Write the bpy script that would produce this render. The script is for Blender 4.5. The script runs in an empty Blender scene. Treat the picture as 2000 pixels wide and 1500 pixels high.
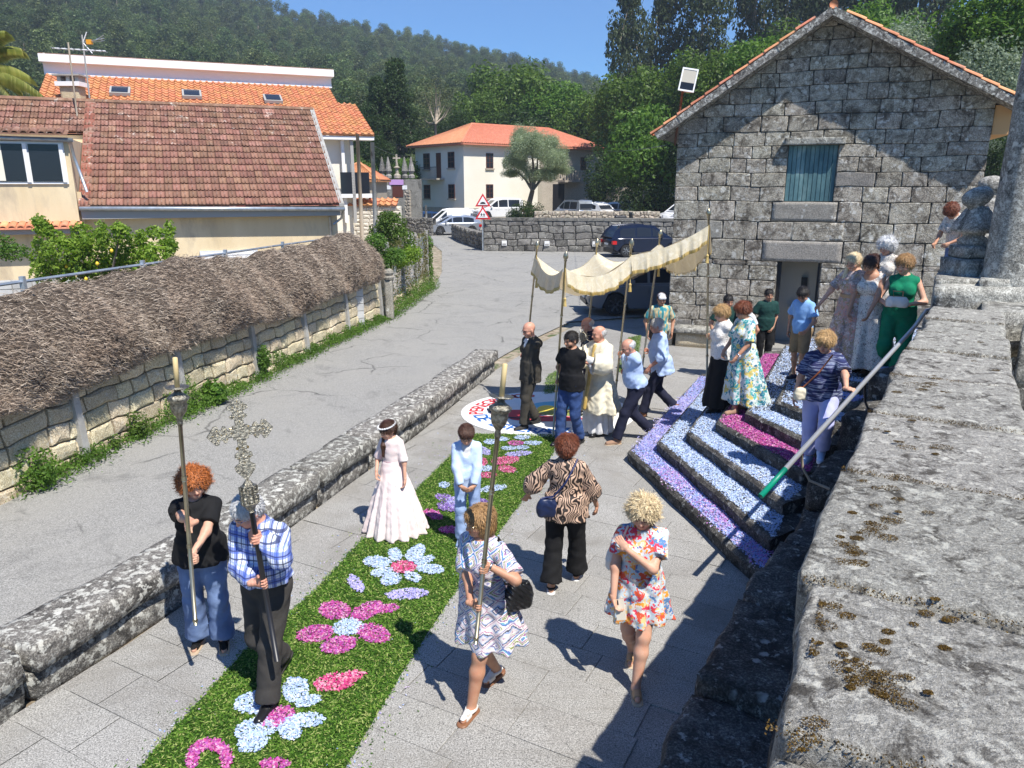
import bpy, math, random
import numpy as np
from mathutils import Vector, Matrix
# ---------------------------------------------------------------- camera, sky, sun, exposure
SC = bpy.context.scene
COL = SC.collection
F = 1450.0; PITCH = math.radians(15); CH = 3.8          # calibrated lens: focal length in photo pixels, tilt, height above the plaza
cam_d = bpy.data.cameras.new('camera'); cam = bpy.data.objects.new('camera', cam_d); COL.objects.link(cam)
cam.location = (0, 0, CH); cam.rotation_euler = (math.radians(90) - PITCH, 0, 0)
cam_d.sensor_width = 36; cam_d.lens = 36 * F / 2000; cam_d.clip_start = 0.05; cam_d.clip_end = 4000
SC.camera = cam
SUNV = Vector((.60 * .52, -.80 * .52, .855)).normalized()   # towards the sun
EL = math.asin(SUNV.z)
W = bpy.data.worlds.new("World"); SC.world = W; W.use_nodes = True
sky = W.node_tree.nodes.new('ShaderNodeTexSky'); sky.sky_type = 'NISHITA'; sky.sun_disc = False
sky.sun_elevation = EL; sky.sun_rotation = math.atan2(SUNV.x, SUNV.y); sky.altitude = 100
sky.air_density = 1.0; sky.dust_density = 0.15; sky.ozone_density = 3.0
bg = W.node_tree.nodes['Background']; bg.inputs[1].default_value = 0.074
tint = W.node_tree.nodes.new('ShaderNodeMix'); tint.data_type = 'RGBA'; tint.blend_type = 'MULTIPLY'; tint.inputs[0].default_value = 1; tint.inputs[7].default_value = (.50, .92, 1.38, 1)
W.node_tree.links.new(sky.outputs[0], tint.inputs[6]); W.node_tree.links.new(tint.outputs[2], bg.inputs[0])
sd = bpy.data.lights.new('sun', 'SUN'); sd.energy = 5.0; sd.angle = math.radians(.5); sd.color = (1, .955, .88)
sun = bpy.data.objects.new('sun', sd); COL.objects.link(sun); sun.rotation_euler = SUNV.to_track_quat('Z', 'Y').to_euler(); sun.location = (20, -30, 50)
SC.view_settings.view_transform = 'Standard'; SC.view_settings.look = 'None'
SC.view_settings.exposure = 0.60; SC.view_settings.gamma = 1; SC.view_settings.use_curve_mapping = False
rng = np.random.default_rng(7); random.seed(7)
R = math.radians
# ---------------------------------------------------------------- measuring: a photo pixel onto a plane of the place
def _ray(px, py):
 u = (px - 1000) / F; v = (py - 750) / F
 return (u, math.cos(PITCH) - v * math.sin(PITCH), -math.sin(PITCH) - v * math.cos(PITCH))
def G(px, py, z=0.0):
 r = _ray(px, py); t = (z - CH) / r[2]; return Vector((r[0] * t, r[1] * t, z))
def GY(px, py, y):
 r = _ray(px, py); t = y / r[1]; return Vector((r[0] * t, y, CH + r[2] * t))
# ---------------------------------------------------------------- objects
def tag(o, label=None, cat=None, group=None, kind=None):
 if label: o['label'] = label
 if cat: o['category'] = cat
 if group: o['group'] = group
 if kind: o['kind'] = kind
 return o
def empty(name, loc=(0, 0, 0), rz=0.0, **k):
 o = bpy.data.objects.new(name, None); o.empty_display_size = .2; COL.objects.link(o)
 o.location = loc; o.rotation_euler = (0, 0, rz); return tag(o, **k)
def mesh(name, V, faces, mats, smooth=False, midx=None):
 """V (n,3); faces = list of index arrays (m,3)/(m,4) or a list of tuples"""
 me = bpy.data.meshes.new(name); V = np.asarray(V, dtype=np.float32).reshape(-1, 3)
 if isinstance(faces, (list, tuple)) and len(faces) and isinstance(faces[0], np.ndarray):
  ls = np.concatenate([f.ravel() for f in faces]).astype(np.int32)
  tot = np.concatenate([np.full(len(f), f.shape[1]) for f in faces]).astype(np.int32)
 elif isinstance(faces, np.ndarray):
  ls = faces.ravel().astype(np.int32); tot = np.full(len(faces), faces.shape[1], np.int32)
 else:
  ls = np.array([i for f in faces for i in f], np.int32); tot = np.array([len(f) for f in faces], np.int32)
 me.vertices.add(len(V)); me.vertices.foreach_set('co', V.ravel())
 me.loops.add(len(ls)); me.loops.foreach_set('vertex_index', ls)
 st = np.concatenate([[0], np.cumsum(tot)[:-1]]).astype(np.int32)
 me.polygons.add(len(tot)); me.polygons.foreach_set('loop_start', st); me.polygons.foreach_set('loop_total', tot)
 me.polygons.foreach_set('use_smooth', np.full(len(tot), bool(smooth)))
 for m in (mats if isinstance(mats, (list, tuple)) else [mats]): me.materials.append(m)
 if midx is not None: me.polygons.foreach_set('material_index', np.asarray(midx, np.int32))
 me.update(calc_edges=True); return me
def link(name, me, parent=None, world=False, **k):
 o = bpy.data.objects.new(name, me); COL.objects.link(o)
 if parent is not None:
  o.parent = parent
  if world: o.matrix_parent_inverse = Matrix.Translation(-parent.location)
 return tag(o, **k)
def add(name, V, faces, mat, parent=None, world=False, smooth=False, midx=None, **k):
 return link(name, mesh(name, V, faces, mat, smooth, midx), parent, world, **k)
def copy_tree(o, loc, rz=None, scale=None, parent=None, **k):
 c = o.copy(); COL.objects.link(c)
 if parent is None: c.location = loc
 if rz is not None: c.rotation_euler = (0, 0, rz)
 if scale is not None: c.scale = (scale,) * 3 if not hasattr(scale, '__len__') else scale
 if parent is not None: c.parent = parent
 for ch in list(o.children): copy_tree(ch, None, parent=c)
 return tag(c, **k)
class MB:
 """collects shapes into one mesh"""
 def __init__(s): s.V = []; s.Fs = []; s.n = 0; s.M = []
 def add(s, V, Fs, m=0):
  V = np.asarray(V, float).reshape(-1, 3)
  for f in Fs: s.Fs.append(tuple(int(i) + s.n for i in f)); s.M.append(m)
  s.V.append(V); s.n += len(V); return s
 def box(s, lo, hi, T=None, m=0):
  x0, y0, z0 = lo; x1, y1, z1 = hi
  V = [(x0, y0, z0), (x1, y0, z0), (x1, y1, z0), (x0, y1, z0), (x0, y0, z1), (x1, y0, z1), (x1, y1, z1), (x0, y1, z1)]
  if T is not None: V = [tuple(T @ Vector(v)) for v in V]
  return s.add(V, [(0, 3, 2, 1), (4, 5, 6, 7), (0, 1, 5, 4), (1, 2, 6, 5), (2, 3, 7, 6), (3, 0, 4, 7)], m)
 def tube(s, pts, rs, seg=8, m=0, cap=True):
  pts = [Vector(p) for p in pts]; n = len(pts)
  if not hasattr(rs, '__len__'): rs = [rs] * n
  V = []; up = Vector((0.13, 0.05, 1)).normalized(); d0 = (pts[1] - pts[0]).normalized()
  if abs(d0.dot(up)) > .9: up = Vector((1, 0.1, 0)).normalized()
  for i, p in enumerate(pts):
   d = (pts[min(i + 1, n - 1)] - pts[max(i - 1, 0)]).normalized()
   a = d.cross(up).normalized(); b = a.cross(d).normalized(); up = b if i else up
   for j in range(seg):
    t = 2 * math.pi * j / seg; V.append(p + (a * math.cos(t) + b * math.sin(t)) * rs[i])
  Fs = [(i * seg + j, i * seg + (j + 1) % seg, (i + 1) * seg + (j + 1) % seg, (i + 1) * seg + j) for i in range(n - 1) for j in range(seg)]
  if cap: Fs += [tuple(range(seg)), tuple((n - 1) * seg + j for j in reversed(range(seg)))]
  return s.add([tuple(v) for v in V], Fs, m)
 def lathe(s, prof, T=None, seg=16, m=0, sx=1, sy=1):
  V = []
  for r, z in prof:
   for j in range(seg):
    t = 2 * math.pi * j / seg; v = Vector((r * math.cos(t) * sx, r * math.sin(t) * sy, z)); V.append(tuple(T @ v) if T is not None else tuple(v))
  n = len(prof)
  Fs = [(i * seg + j, i * seg + (j + 1) % seg, (i + 1) * seg + (j + 1) % seg, (i + 1) * seg + j) for i in range(n - 1) for j in range(seg)]
  Fs += [tuple(reversed(range(seg))), tuple((n - 1) * seg + j for j in range(seg))]
  return s.add(V, Fs, m)
 def prism(s, poly, z0, z1, T=None, m=0):
  n = len(poly); V = [(x, y, z0) for x, y in poly] + [(x, y, z1) for x, y in poly]
  if T is not None: V = [tuple(T @ Vector(v)) for v in V]
  return s.add(V, [tuple(reversed(range(n))), tuple(range(n, 2 * n))] + [(i, (i + 1) % n, n + (i + 1) % n, n + i) for i in range(n)], m)
 def build(s, name, mat, parent=None, world=False, smooth=False, **k):
  V = np.concatenate(s.V)
  return link(name, mesh(name, V, s.Fs, mat, smooth, s.M), parent, world, **k)
def sm(o, ang=40):
 me = o.data; me.polygons.foreach_set('use_smooth', np.ones(len(me.polygons), bool))
 try: me.set_sharp_from_angle(angle=R(ang))
 except Exception: pass
 return o
# ---------------------------------------------------------------- materials
def rgb(c): return (c[0], c[1], c[2], 1) if len(c) == 3 else c
def hx(h):
 v = [int(h[i:i + 2], 16) / 255 for i in (0, 2, 4)]
 return tuple(x / 12.92 if x <= .04045 else ((x + .055) / 1.055) ** 2.4 for x in v)
class NT:
 def __init__(s, name):
  s.m = bpy.data.materials.new(name); s.m.use_nodes = True; s.t = s.m.node_tree; s.b = s.t.nodes['Principled BSDF']; s._c = None
 def n(s, typ, ins=None, **props):
  nd = s.t.nodes.new('ShaderNode' + typ)
  for k, v in props.items(): setattr(nd, k, v)
  for k, v in (ins or {}).items(): s.set(nd.inputs[k], v)
  return nd
 def set(s, sock, v):
  if isinstance(v, bpy.types.NodeSocket): s.t.links.new(v, sock)
  else:
   if hasattr(sock.default_value, '__len__') and hasattr(v, '__len__') and len(sock.default_value) == 4: v = rgb(v)
   sock.default_value = v
 def co(s, kind='Object', scale=None, rot=None):
  o = s.n('TexCoord').outputs[kind]
  if scale is not None or rot is not None:
   mp = s.n('Mapping', {0: o}); 
   if scale is not None: mp.inputs['Scale'].default_value = scale
   if rot is not None: mp.inputs['Rotation'].default_value = rot
   o = mp.outputs[0]
  return o
 def noise(s, co, scale, detail=4, rough=.55, dist=0):
  return s.n('TexNoise', {'Vector': co, 'Scale': scale, 'Detail': detail, 'Roughness': rough, 'Distortion': dist}).outputs[0]
 def ramp(s, fac, stops, interp='LINEAR'):
  r = s.n('ValToRGB', {0: fac}); cr = r.color_ramp; cr.interpolation = interp
  while len(cr.elements) < len(stops): cr.elements.new(.5)
  for e, (p, c) in zip(cr.elements, stops): e.position = p; e.color = rgb(c) if hasattr(c, '__len__') else (c, c, c, 1)
  return r.outputs[0]
 def mix(s, f, a, b, mode='MIX'):
  x = s.n('Mix', data_type='RGBA', blend_type=mode)
  s.set(x.inputs[0], f); s.set(x.inputs[6], a); s.set(x.inputs[7], b); return x.outputs[2]
 def math(s, op, a, b=0.0, clamp=False):
  x = s.n('Math', operation=op, use_clamp=clamp); s.set(x.inputs[0], a); s.set(x.inputs[1], b); return x.outputs[0]
 def bump(s, h, strength=.4, dist=.02):
  b = s.n('Bump', {'Height': h, 'Strength': strength, 'Distance': dist}); s.set(s.b.inputs['Normal'], b.outputs[0])
 def out(s, col=None, rough=None, metal=None, spec=None):
  if col is not None: s.set(s.b.inputs['Base Color'], col)
  if rough is not None: s.set(s.b.inputs['Roughness'], rough)
  if metal is not None: s.set(s.b.inputs['Metallic'], metal)
  if spec is not None: s.set(s.b.inputs['Specular IOR Level'], spec)
  return s.m
 def rand(s, island=True):
  o = s.n('ObjectInfo').outputs['Random']
  return s.math('FRACT', s.math('ADD', s.n('NewGeometry').outputs['Random Per Island'], o)) if island else o
 def vary(s, col, amt, island=False, hue=0.0):
  r = s.rand(island); v = s.n('MapRange', {0: r, 3: 1 - amt, 4: 1 + amt}).outputs[0]
  h = s.n('HueSaturation', {'Color': col, 'Value': v})
  if hue:
   r2 = s.math('FRACT', s.math('MULTIPLY', r, 7.31)); s.set(h.inputs['Hue'], s.n('MapRange', {0: r2, 3: .5 - hue, 4: .5 + hue}).outputs[0])
  return h.outputs[0]
def mat(name, ramp, scale=3, detail=5, rough=.8, bump=0, bscale=None, bdist=.02, spots=(), rnd=0, island=False, hue=0, metal=0, spec=None, dist=0, co='Object', cscale=None):
 t = NT(name); c = t.co(co, cscale)
 if not hasattr(ramp[0], '__len__'): col = rgb(ramp); 
 else: col = t.ramp(t.noise(c, scale, detail, .6, dist), ramp)
 for (sc, lo, hi, color, typ) in spots:
  if typ == 'voro':
   w = t.mix(.15, c, t.n('TexNoise', {'Vector': c, 'Scale': sc * 2.5, 'Detail': 3}).outputs[1])
   v = t.n('TexVoronoi', {'Vector': w, 'Scale': sc, 'Randomness': 1.0}); f = t.math('MULTIPLY_ADD', v.outputs[0], -1.0); 
   f.node.inputs[2].default_value = 1.0
  else: f = t.noise(c, sc, 5, .65, .3)
  col = t.mix(t.ramp(f, [(lo, 0.0), (hi, 1.0)]), col, rgb(color))
 if rnd or hue: col = t.vary(col, rnd, island, hue)
 if bump: t.bump(t.noise(c, bscale or scale * 6, 6, .65), bump, bdist)
 return t.out(col, rough, metal, spec)
M = {}
def plain(name, c, rough=.6, metal=0, spec=None, bump=0, bscale=60, bdist=.004):
 return mat(name, c, rough=rough, metal=metal, spec=spec, bump=bump, bscale=bscale, bdist=bdist)
# ---------------------------------------------------------------- distance-field modelling for bodies and clothes
def arr(v): return np.array(v, np.float32)
class Field:
 def __init__(s, h): s.h = h; s.P = []
 def cap(s, a, b, ra, rb, k=.03, clips=(), flat=None): s.P.append(('c', arr(a), arr(b), ra, rb, k, clips, flat)); return s
 def ell(s, c, r, Rm=None, k=.03, clips=()): s.P.append(('e', arr(c), arr(r), None if Rm is None else np.array(Rm, np.float32), 0, k, clips, None)); return s
 def sub(s, c, r, Rm=None, k=.01): s.P.append(('s', arr(c), arr(r), None if Rm is None else np.array(Rm, np.float32), 0, k, (), None)); return s
 def skirt(s, c0, r0, c1, r1, n=9, amp=.03, k=.03, ph=0.0): s.P.append(('k', arr(c0), arr(r0), arr(c1), arr(r1), k, (n, amp, ph), None)); return s
 def bounds(s, p):
  if p[0] == 'c': r = max(p[3], p[4]); r = r * (1 if p[7] is None else max(1, p[7][1])); return np.minimum(p[1], p[2]) - r, np.maximum(p[1], p[2]) + r
  if p[0] in 'es': r = max(p[2]); return p[1] - r, p[1] + r
  r = np.array([max(p[2][0], p[4][0]), max(p[2][1], p[4][1]), 0]) * 1.25
  return np.minimum(p[1], p[3]) - r, np.maximum(p[1], p[3]) + r
 def mesh(s, planes=(), wrinkle=0.0, wscale=1.0, noise=None):
  h = s.h; bs = [s.bounds(p) for p in s.P if p[0] != 's']
  lo = np.min([b[0] for b in bs], 0) - 3 * h - .01; hi = np.max([b[1] for b in bs], 0) + 3 * h + .01
  n = np.ceil((hi - lo) / h).astype(int) + 1
  ax = [(lo[i] + h * np.arange(n[i])).astype(np.float32) for i in range(3)]
  D = np.full(n, .5, np.float32)
  for p in s.P:
   a, b = s.bounds(p); mg = p[5] + 3 * h
   i0 = np.maximum(((a - mg - lo) / h).astype(int), 0); i1 = np.minimum(((b + mg - lo) / h).astype(int) + 2, n)
   if np.any(i1 <= i0): continue
   sl = tuple(slice(i0[j], i1[j]) for j in range(3))
   X = ax[0][sl[0]][:, None, None]; Y = ax[1][sl[1]][None, :, None]; Z = ax[2][sl[2]][None, None, :]
   if p[0] == 'c':
    ba = p[2] - p[1]; L = max(float(ba @ ba), 1e-9); x = X - p[1][0]; y = Y - p[1][1]; z = Z - p[1][2]
    t = np.clip((x * ba[0] + y * ba[1] + z * ba[2]) / L, 0, 1)
    x = x - t * ba[0]; y = y - t * ba[1]; z = z - t * ba[2]
    if p[7] is not None:
     nn, f = p[7]; q = (x * nn[0] + y * nn[1] + z * nn[2]); g = (1 / f - 1) * q; x = x + g * nn[0]; y = y + g * nn[1]; z = z + g * nn[2]
    d = np.sqrt(x * x + y * y + z * z) - (p[3] + (p[4] - p[3]) * t)
   elif p[0] in 'es':
    x = X - p[1][0]; y = Y - p[1][1]; z = Z - p[1][2]
    if p[3] is not None:
     m = p[3]; x, y, z = m[0][0] * x + m[1][0] * y + m[2][0] * z, m[0][1] * x + m[1][1] * y + m[2][1] * z, m[0][2] * x + m[1][2] * y + m[2][2] * z
    r = p[2]; k0 = np.sqrt((x / r[0]) ** 2 + (y / r[1]) ** 2 + (z / r[2]) ** 2); k1 = np.sqrt((x / r[0] ** 2) ** 2 + (y / r[1] ** 2) ** 2 + (z / r[2] ** 2) ** 2) + 1e-6
    d = k0 * (k0 - 1) / k1
   else:
    z0, z1 = p[1][2], p[3][2]; t = np.clip((Z - z0) / (z1 - z0), 0, 1); nn, amp, ph = p[6]
    cx = p[1][0] + (p[3][0] - p[1][0]) * t; cy = p[1][1] + (p[3][1] - p[1][1]) * t
    te = t ** .85
    rx = p[2][0] + (p[4][0] - p[2][0]) * te; ry = p[2][1] + (p[4][1] - p[2][1]) * te
    x = (X - cx) / rx; y = (Y - cy) / ry; q = np.sqrt(x * x + y * y) + 1e-6; th = np.arctan2(y, x)
    rip = 1 + amp * (.25 + .75 * t) * (np.sin(nn * th + ph + .8 * np.sin(2 * th + ph)) + .45 * np.sin((2 * nn - 3) * th + 1.3 + ph)) * np.minimum(t * 3, 1)
    d = (q - rip) * np.minimum(rx, ry) * .8
    d = np.maximum(d, z1 - Z - .008 * np.sin(nn * th)); d = np.maximum(d, Z - z0)
   if p[0] in 'ce':
    for (pt, nv) in p[6]:
     d = np.maximum(d, (X - pt[0]) * nv[0] + (Y - pt[1]) * nv[1] + (Z - pt[2]) * nv[2])
   o = D[sl]; k = p[5]
   if p[0] == 's': D[sl] = np.maximum(o, -d)
   else:
    hh = np.maximum(k - np.abs(o - d), 0) / k; D[sl] = np.minimum(o, d) - hh * hh * k * .25
  X = ax[0][:, None, None]; Y = ax[1][None, :, None]; Z = ax[2][None, None, :]
  if wrinkle:
   w = wscale
   f = np.sin(X * 31 * w + 2.2 * np.sin(Z * 23 * w + Y * 9 * w)) * np.sin(Z * 37 * w + 2.4 * np.sin(Y * 19 * w + X * 13 * w)) + .5 * np.sin(Y * 53 * w + Z * 47 * w + 2 * np.sin(X * 37 * w))
   f = f + .9 * np.sin(X * 13 + Z * 17 + 1.6 * np.sin(Y * 11 + Z * 7)) * np.sin(Z * 11 - X * 9 + 1.8 * np.sin(Y * 15))
   D += wrinkle * f.astype(np.float32)
  if noise:
   a, w = noise
   f = np.sin(X * w + 1.7 * np.sin(Y * w * .7)) * np.sin(Y * w * 1.1 + 1.9 * np.sin(Z * w * .8)) * np.sin(Z * w * .93 + 1.8 * np.sin(X * w * .75))
   D += (a * f).astype(np.float32)
  for (pt, nv) in planes: D = np.maximum(D, (X - pt[0]) * nv[0] + (Y - pt[1]) * nv[1] + (Z - pt[2]) * nv[2])
  return surface(D, lo, h)
def surface(D, lo, h):
 """naive surface nets"""
 D[0] = D[-1] = 1; D[:, 0] = D[:, -1] = 1; D[:, :, 0] = D[:, :, -1] = 1
 I = D < 0; c = [(i, j, k) for i in (0, 1) for j in (0, 1) for k in (0, 1)]
 n = np.array(D.shape) - 1; cnt = np.zeros(n, np.int8)
 for i, j, k in c: cnt += I[i:i + n[0], j:j + n[1], k:k + n[2]]
 act = np.argwhere((cnt > 0) & (cnt < 8)); idx = np.full(n, -1, np.int32); idx[tuple(act.T)] = np.arange(len(act))
 P = np.zeros((len(act), 3), np.float32); N = np.zeros(len(act), np.float32)
 val = {o: D[act[:, 0] + o[0], act[:, 1] + o[1], act[:, 2] + o[2]] for o in c}
 for a in c:
  for d in range(3):
   if a[d]: continue
   b = list(a); b[d] = 1; b = tuple(b); va, vb = val[a], val[b]; m = (va < 0) != (vb < 0)
   t = np.where(m, va / np.where(m, va - vb, 1), 0); q = np.tile(np.array(a, np.float32), (len(act), 1)); q[:, d] += t
   P += q * m[:, None]; N += m
 V = (act + P / N[:, None]) * h + lo
 Fs = []
 for d in range(3):
  u, v = (d + 1) % 3, (d + 2) % 3
  s0 = [slice(None)] * 3; s1 = [slice(None)] * 3; s0[d] = slice(0, -1); s1[d] = slice(1, None)
  A = I[tuple(s0)]; B = I[tuple(s1)]; e = np.argwhere(A != B); flip = A[tuple(e.T)]
  def cell(du, dv):
   q = e.copy(); q[:, u] -= du; q[:, v] -= dv; return idx[tuple(q.T)]
  f = np.stack([cell(1, 1), cell(0, 1), cell(0, 0), cell(1, 0)], 1); f[~flip] = f[~flip][:, ::-1]; Fs.append(f)
 return V, np.concatenate(Fs)
def Rx(a): c, s = math.cos(a), math.sin(a); return np.array([[1, 0, 0], [0, c, -s], [0, s, c]])
def Ry(a): c, s = math.cos(a), math.sin(a); return np.array([[c, 0, s], [0, 1, 0], [-s, 0, c]])
def Rz(a): c, s = math.cos(a), math.sin(a); return np.array([[c, -s, 0], [s, c, 0], [0, 0, 1]])
def ik(a, t, l1, l2, hint):
 a = np.array(a, float); t = np.array(t, float); d = t - a; L = np.linalg.norm(d)
 if L > (l1 + l2) * .995: d = d / L * (l1 + l2) * .995; L = (l1 + l2) * .995
 L = max(L, abs(l1 - l2) + .02); u = d / np.linalg.norm(d); x = (l1 * l1 - l2 * l2 + L * L) / (2 * L); y = math.sqrt(max(l1 * l1 - x * x, 0))
 hn = np.array(hint, float); hn -= u * (hn @ u); hn /= (np.linalg.norm(hn) + 1e-9)
 return a + u * x + hn * y, a + u * L
def unit(v): v = np.array(v, float); return v / (np.linalg.norm(v) + 1e-9)
SKIN_CACHE = {}
def skinmats(c):
 if c not in SKIN_CACHE:
  t = NT('skin'); co = t.co(); base = rgb(c); red = (c[0] * .92, c[1] * .72, c[2] * .66, 1)
  col = t.mix(t.ramp(t.noise(co, 14, 4), [(.45, 0.0), (.7, .7)]), base, red); t.bump(t.noise(co, 120, 3), .15, .002)
  t.b.inputs['Subsurface Weight'].default_value = .08; t.b.inputs['Subsurface Radius'].default_value = (.02, .008, .005)
  s = t.out(col, .5, spec=.35)
  SKIN_CACHE[c] = [s, plain('eye', (.02, .015, .012), .2), plain('lip', (c[0] * .8, c[1] * .42, c[2] * .4), .45), plain('eyebrow', (.06, .04, .03), .8), plain('toenail', (.35, .03, .04), .3)]
 return SKIN_CACHE[c]
SKIN = {'fair': (.62, .36, .25), 'tan': (.50, .27, .17), 'ruddy': (.58, .30, .21), 'dark': (.40, .21, .13)}
HAIRM = {}
def hairmat(key, c, c2=None, scale=40, bump=.6):
 if key not in HAIRM:
  t = NT('hair'); co = t.co(scale=(1, 1, .25)); c2 = c2 or tuple(x * .4 for x in c)
  f = t.noise(co, scale * 3, 5, .7, .6); col = t.ramp(f, [(.32, c2), (.5, c), (.72, tuple(min(1, x * 1.5) for x in c))]); t.bump(f, bump, .012)
  HAIRM[key] = t.out(col, .42, spec=.45)
 return HAIRM[key]
def person(label, pos, H=1.65, face=(0, -1), w=1.0, fem=False, belly=0.0, bust=None, lean=4, side=0, twist=0, head=(15, 0, 0), feet=None, hands=None, elb=(None, None),
           skin='fair', hair=None, wear=(), res=.011, hres=.006, glasses=None, group=None, shoes=None, child=False, bare_feet=False):
 s = H / 1.7; fx, fy = unit((face[0], face[1], 0))[:2]; rz = math.atan2(-fx, fy)
 root = empty('person', pos, rz, label=label, cat='person', group=group)
 Ri = Rz(-rz); pos = np.array(pos, float)
 def loc(p): return Ri @ (np.array(p, float) - pos)
 def dloc(v): return Ri @ np.array(v, float)
 hipw = (.085 if not fem else .09) * s * (1 if w < 1.15 else 1.08); LT, LS, AN = .425 * s, .42 * s, .075 * s
 feet = feet or [(-.10, 0, 0, 8), (.10, .02, 0, 8)]
 feet = [(f[0], f[1], f[2] if len(f) > 2 else 0, f[3] if len(f) > 3 else 8, f[4] if len(f) > 4 else 0) for f in feet]
 mx = (feet[0][0] + feet[1][0]) / 2; my = (feet[0][1] + feet[1][1]) / 2
 pz = 9
 for sg, f in zip((-1, 1), feet):
  r2 = (mx + sg * hipw - f[0]) ** 2 + (my - f[1]) ** 2; lift = AN * 1.0 + f[2] + (.12 * s * math.sin(R(f[4])) if f[4] > 0 else 0)
  pz = min(pz, math.sqrt(max((LT + LS) ** 2 * .992 - r2, .1)) + lift)
 pel = np.array([mx, my, pz])
 TR = Rx(R(-lean)) @ Ry(R(side)); TT = TR @ Rz(R(twist))
 def T(x, y, z): return pel + TR @ np.array([x * s, y * s, z * s])
 def TC(x, y, z): return pel + TT @ np.array([x * s, y * s, z * s])
 shw = (.150 if fem else .172) * (1 + (w - 1) * .35) * (.9 if child else 1)
 J = {'hip': [pel + np.array([-hipw, 0, 0]), pel + np.array([hipw, 0, 0])], 'sh': [TC(-shw, -.01, .452), TC(shw, -.01, .452)]}
 neck = TC(0, -.015, .53); hp, hy = R(head[0]), R(head[1]); hroll = R(head[2]) if len(head) > 2 else 0
 HR = TT @ Rz(hy) @ Rx(-hp) @ Ry(hroll); hc = neck + HR @ np.array([0, .02 * s, .125 * s]); hs = s * (1.15 if child else 1.06)
 def HH(x, y, z): return hc + HR @ (np.array([x, y, z]) * hs)
 # legs
 knee, ank, toe = [], [], []
 for i, (sg, f) in enumerate(zip((-1, 1), feet)):
  pt = R(f[4]); up = .12 * s * math.sin(pt) if pt > 0 else 0
  a = np.array([f[0], f[1] + (.05 * s * (1 - math.cos(pt))), f[2] + AN + up]); ty = R(-sg * -f[3] if False else sg * f[3])
  k_, a_ = ik(J['hip'][i], a, LT, LS, (sg * .12, 1, 0)); knee.append(k_); ank.append(a_)
  fd = np.array([math.sin(ty), math.cos(ty), 0]); fd = fd * math.cos(pt) + np.array([0, 0, -1]) * math.sin(pt); toe.append(fd)
 # arms
 LA, LF = .285 * s, .25 * s; elbow, wrist, hd, hn, grip = [], [], [], [], []
 hands = hands or [None, None]
 for i, sg in enumerate((-1, 1)):
  h = hands[i]; sh = J['sh'][i]
  if h is None: h = ('at', (sg * (shw + .07) * s, my + .06 * s, pz + (-.03 + .0) * s), (0, .1, -1), (-sg, .0, 0), .35)
  if h[0] == 'grip':      # ('grip', world point on the pole, pole direction world, side the palm comes from local)
   p = loc(h[1]); ad = unit(dloc(h[2])); pn = unit(np.array(h[3], float) - ad * (np.array(h[3], float) @ ad))   # from hand towards pole
   fo = unit(p - pn * .05 - sh); d = unit(np.cross(ad, pn)); 
   if d @ fo < 0: d = -d
   d = unit(d * .9 + pn * .25); nrm = unit(pn - d * (pn @ d)); wr = p - nrm * .030 * s - d * .085 * s; curl = 1.0
  else:
   wr = np.array(h[1], float); d = unit(h[2]); nrm = unit(np.array(h[3], float) - d * (np.array(h[3], float) @ d)); curl = h[4] if len(h) > 4 else .35
  e_hint = elb[i] if elb[i] is not None else (sg * .55, -.5, -.7)
  e_, w_ = ik(sh, wr, LA, LF, e_hint); elbow.append(e_); wrist.append(w_); hd.append(d); hn.append(nrm); grip.append(curl)
 bust = (.9 if fem and not child else 0) if bust is None else bust
 def torso(fd, o=0.0, lo=True, k=.05):
  g = w
  fd.ell(T(0, -.01, .04), np.array([.155 * g + o / s, .115 * g + o / s, .13 + o / s]) * s, TR, k)
  if lo and fem: fd.ell(T(0, -.035, -.01), np.array([.15 * g + o / s, .11 * g + o / s, .11 + o / s]) * s, TR, k)
  fd.ell(T(0, .005 + belly * .04, .17), np.array([(.125 if fem else .14) * g + belly * .035 + o / s, (.10 + belly * .05) * g + o / s, .15 + o / s]) * s, TR, k)
  fd.ell(TC(0, 0, .34), np.array([(.14 if fem else .16) * (1 + (g - 1) * .7) + o / s, .105 * (1 + (g - 1) * .8) + o / s, .16 + o / s]) * s, TT, k)
  fd.cap(TC(-shw * .85, -.012, .455), TC(0, -.012, .475), .046 * s + o * .7, .05 * s + o * .7, k, flat=(TT[:, 1], 1.2)); fd.cap(TC(shw * .85, -.012, .455), TC(0, -.012, .475), .046 * s + o * .7, .05 * s + o * .7, k, flat=(TT[:, 1], 1.2))
  fd.cap(TC(0, -.02, .47), TC(0, -.012, .53), .07 * s + o, .05 * s + o * .7, k)
  if bust:
   for sg in (-1, 1): fd.ell(TC(sg * .07, .085, .325), np.array([.07, .065, .075]) * s * (.8 + .25 * bust) + o, TT, .03)
 def arm(fd, i, o=0.0, t0=0.0, t1=2.0, k=.03):
  """t in arm lengths: 0 shoulder, 1 elbow, 2 wrist; the end is cut flat"""
  g = 1 + (w - 1) * .6; sh, e, wr = J['sh'][i], elbow[i], wrist[i]; r = np.array([.046, .039, .037, .025]) * g * s * (.92 if fem else 1)
  if t1 <= 1:
   end = sh + (e - sh) * t1; n = unit(e - sh); fd.cap(sh, sh + (e - sh) * min(t1 + .12, 1.1), r[0] + min(o, .012), r[0] + (r[1] - r[0]) * t1 + o, k * .7, clips=[(end, n)])
  else:
   fd.cap(sh, e, r[0] + min(o, .014), r[1] + o, k * .7); end = e + (wr - e) * (t1 - 1); n = unit(wr - e)
   fd.cap(e, e + (wr - e) * min(t1 - 1 + .1, 1.0 if t1 >= 2 else 1.2), r[2] + o, r[2] + (r[3] - r[2]) * (t1 - 1) + o, k, clips=[(end, n)] if t1 < 2 else ())
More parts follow.
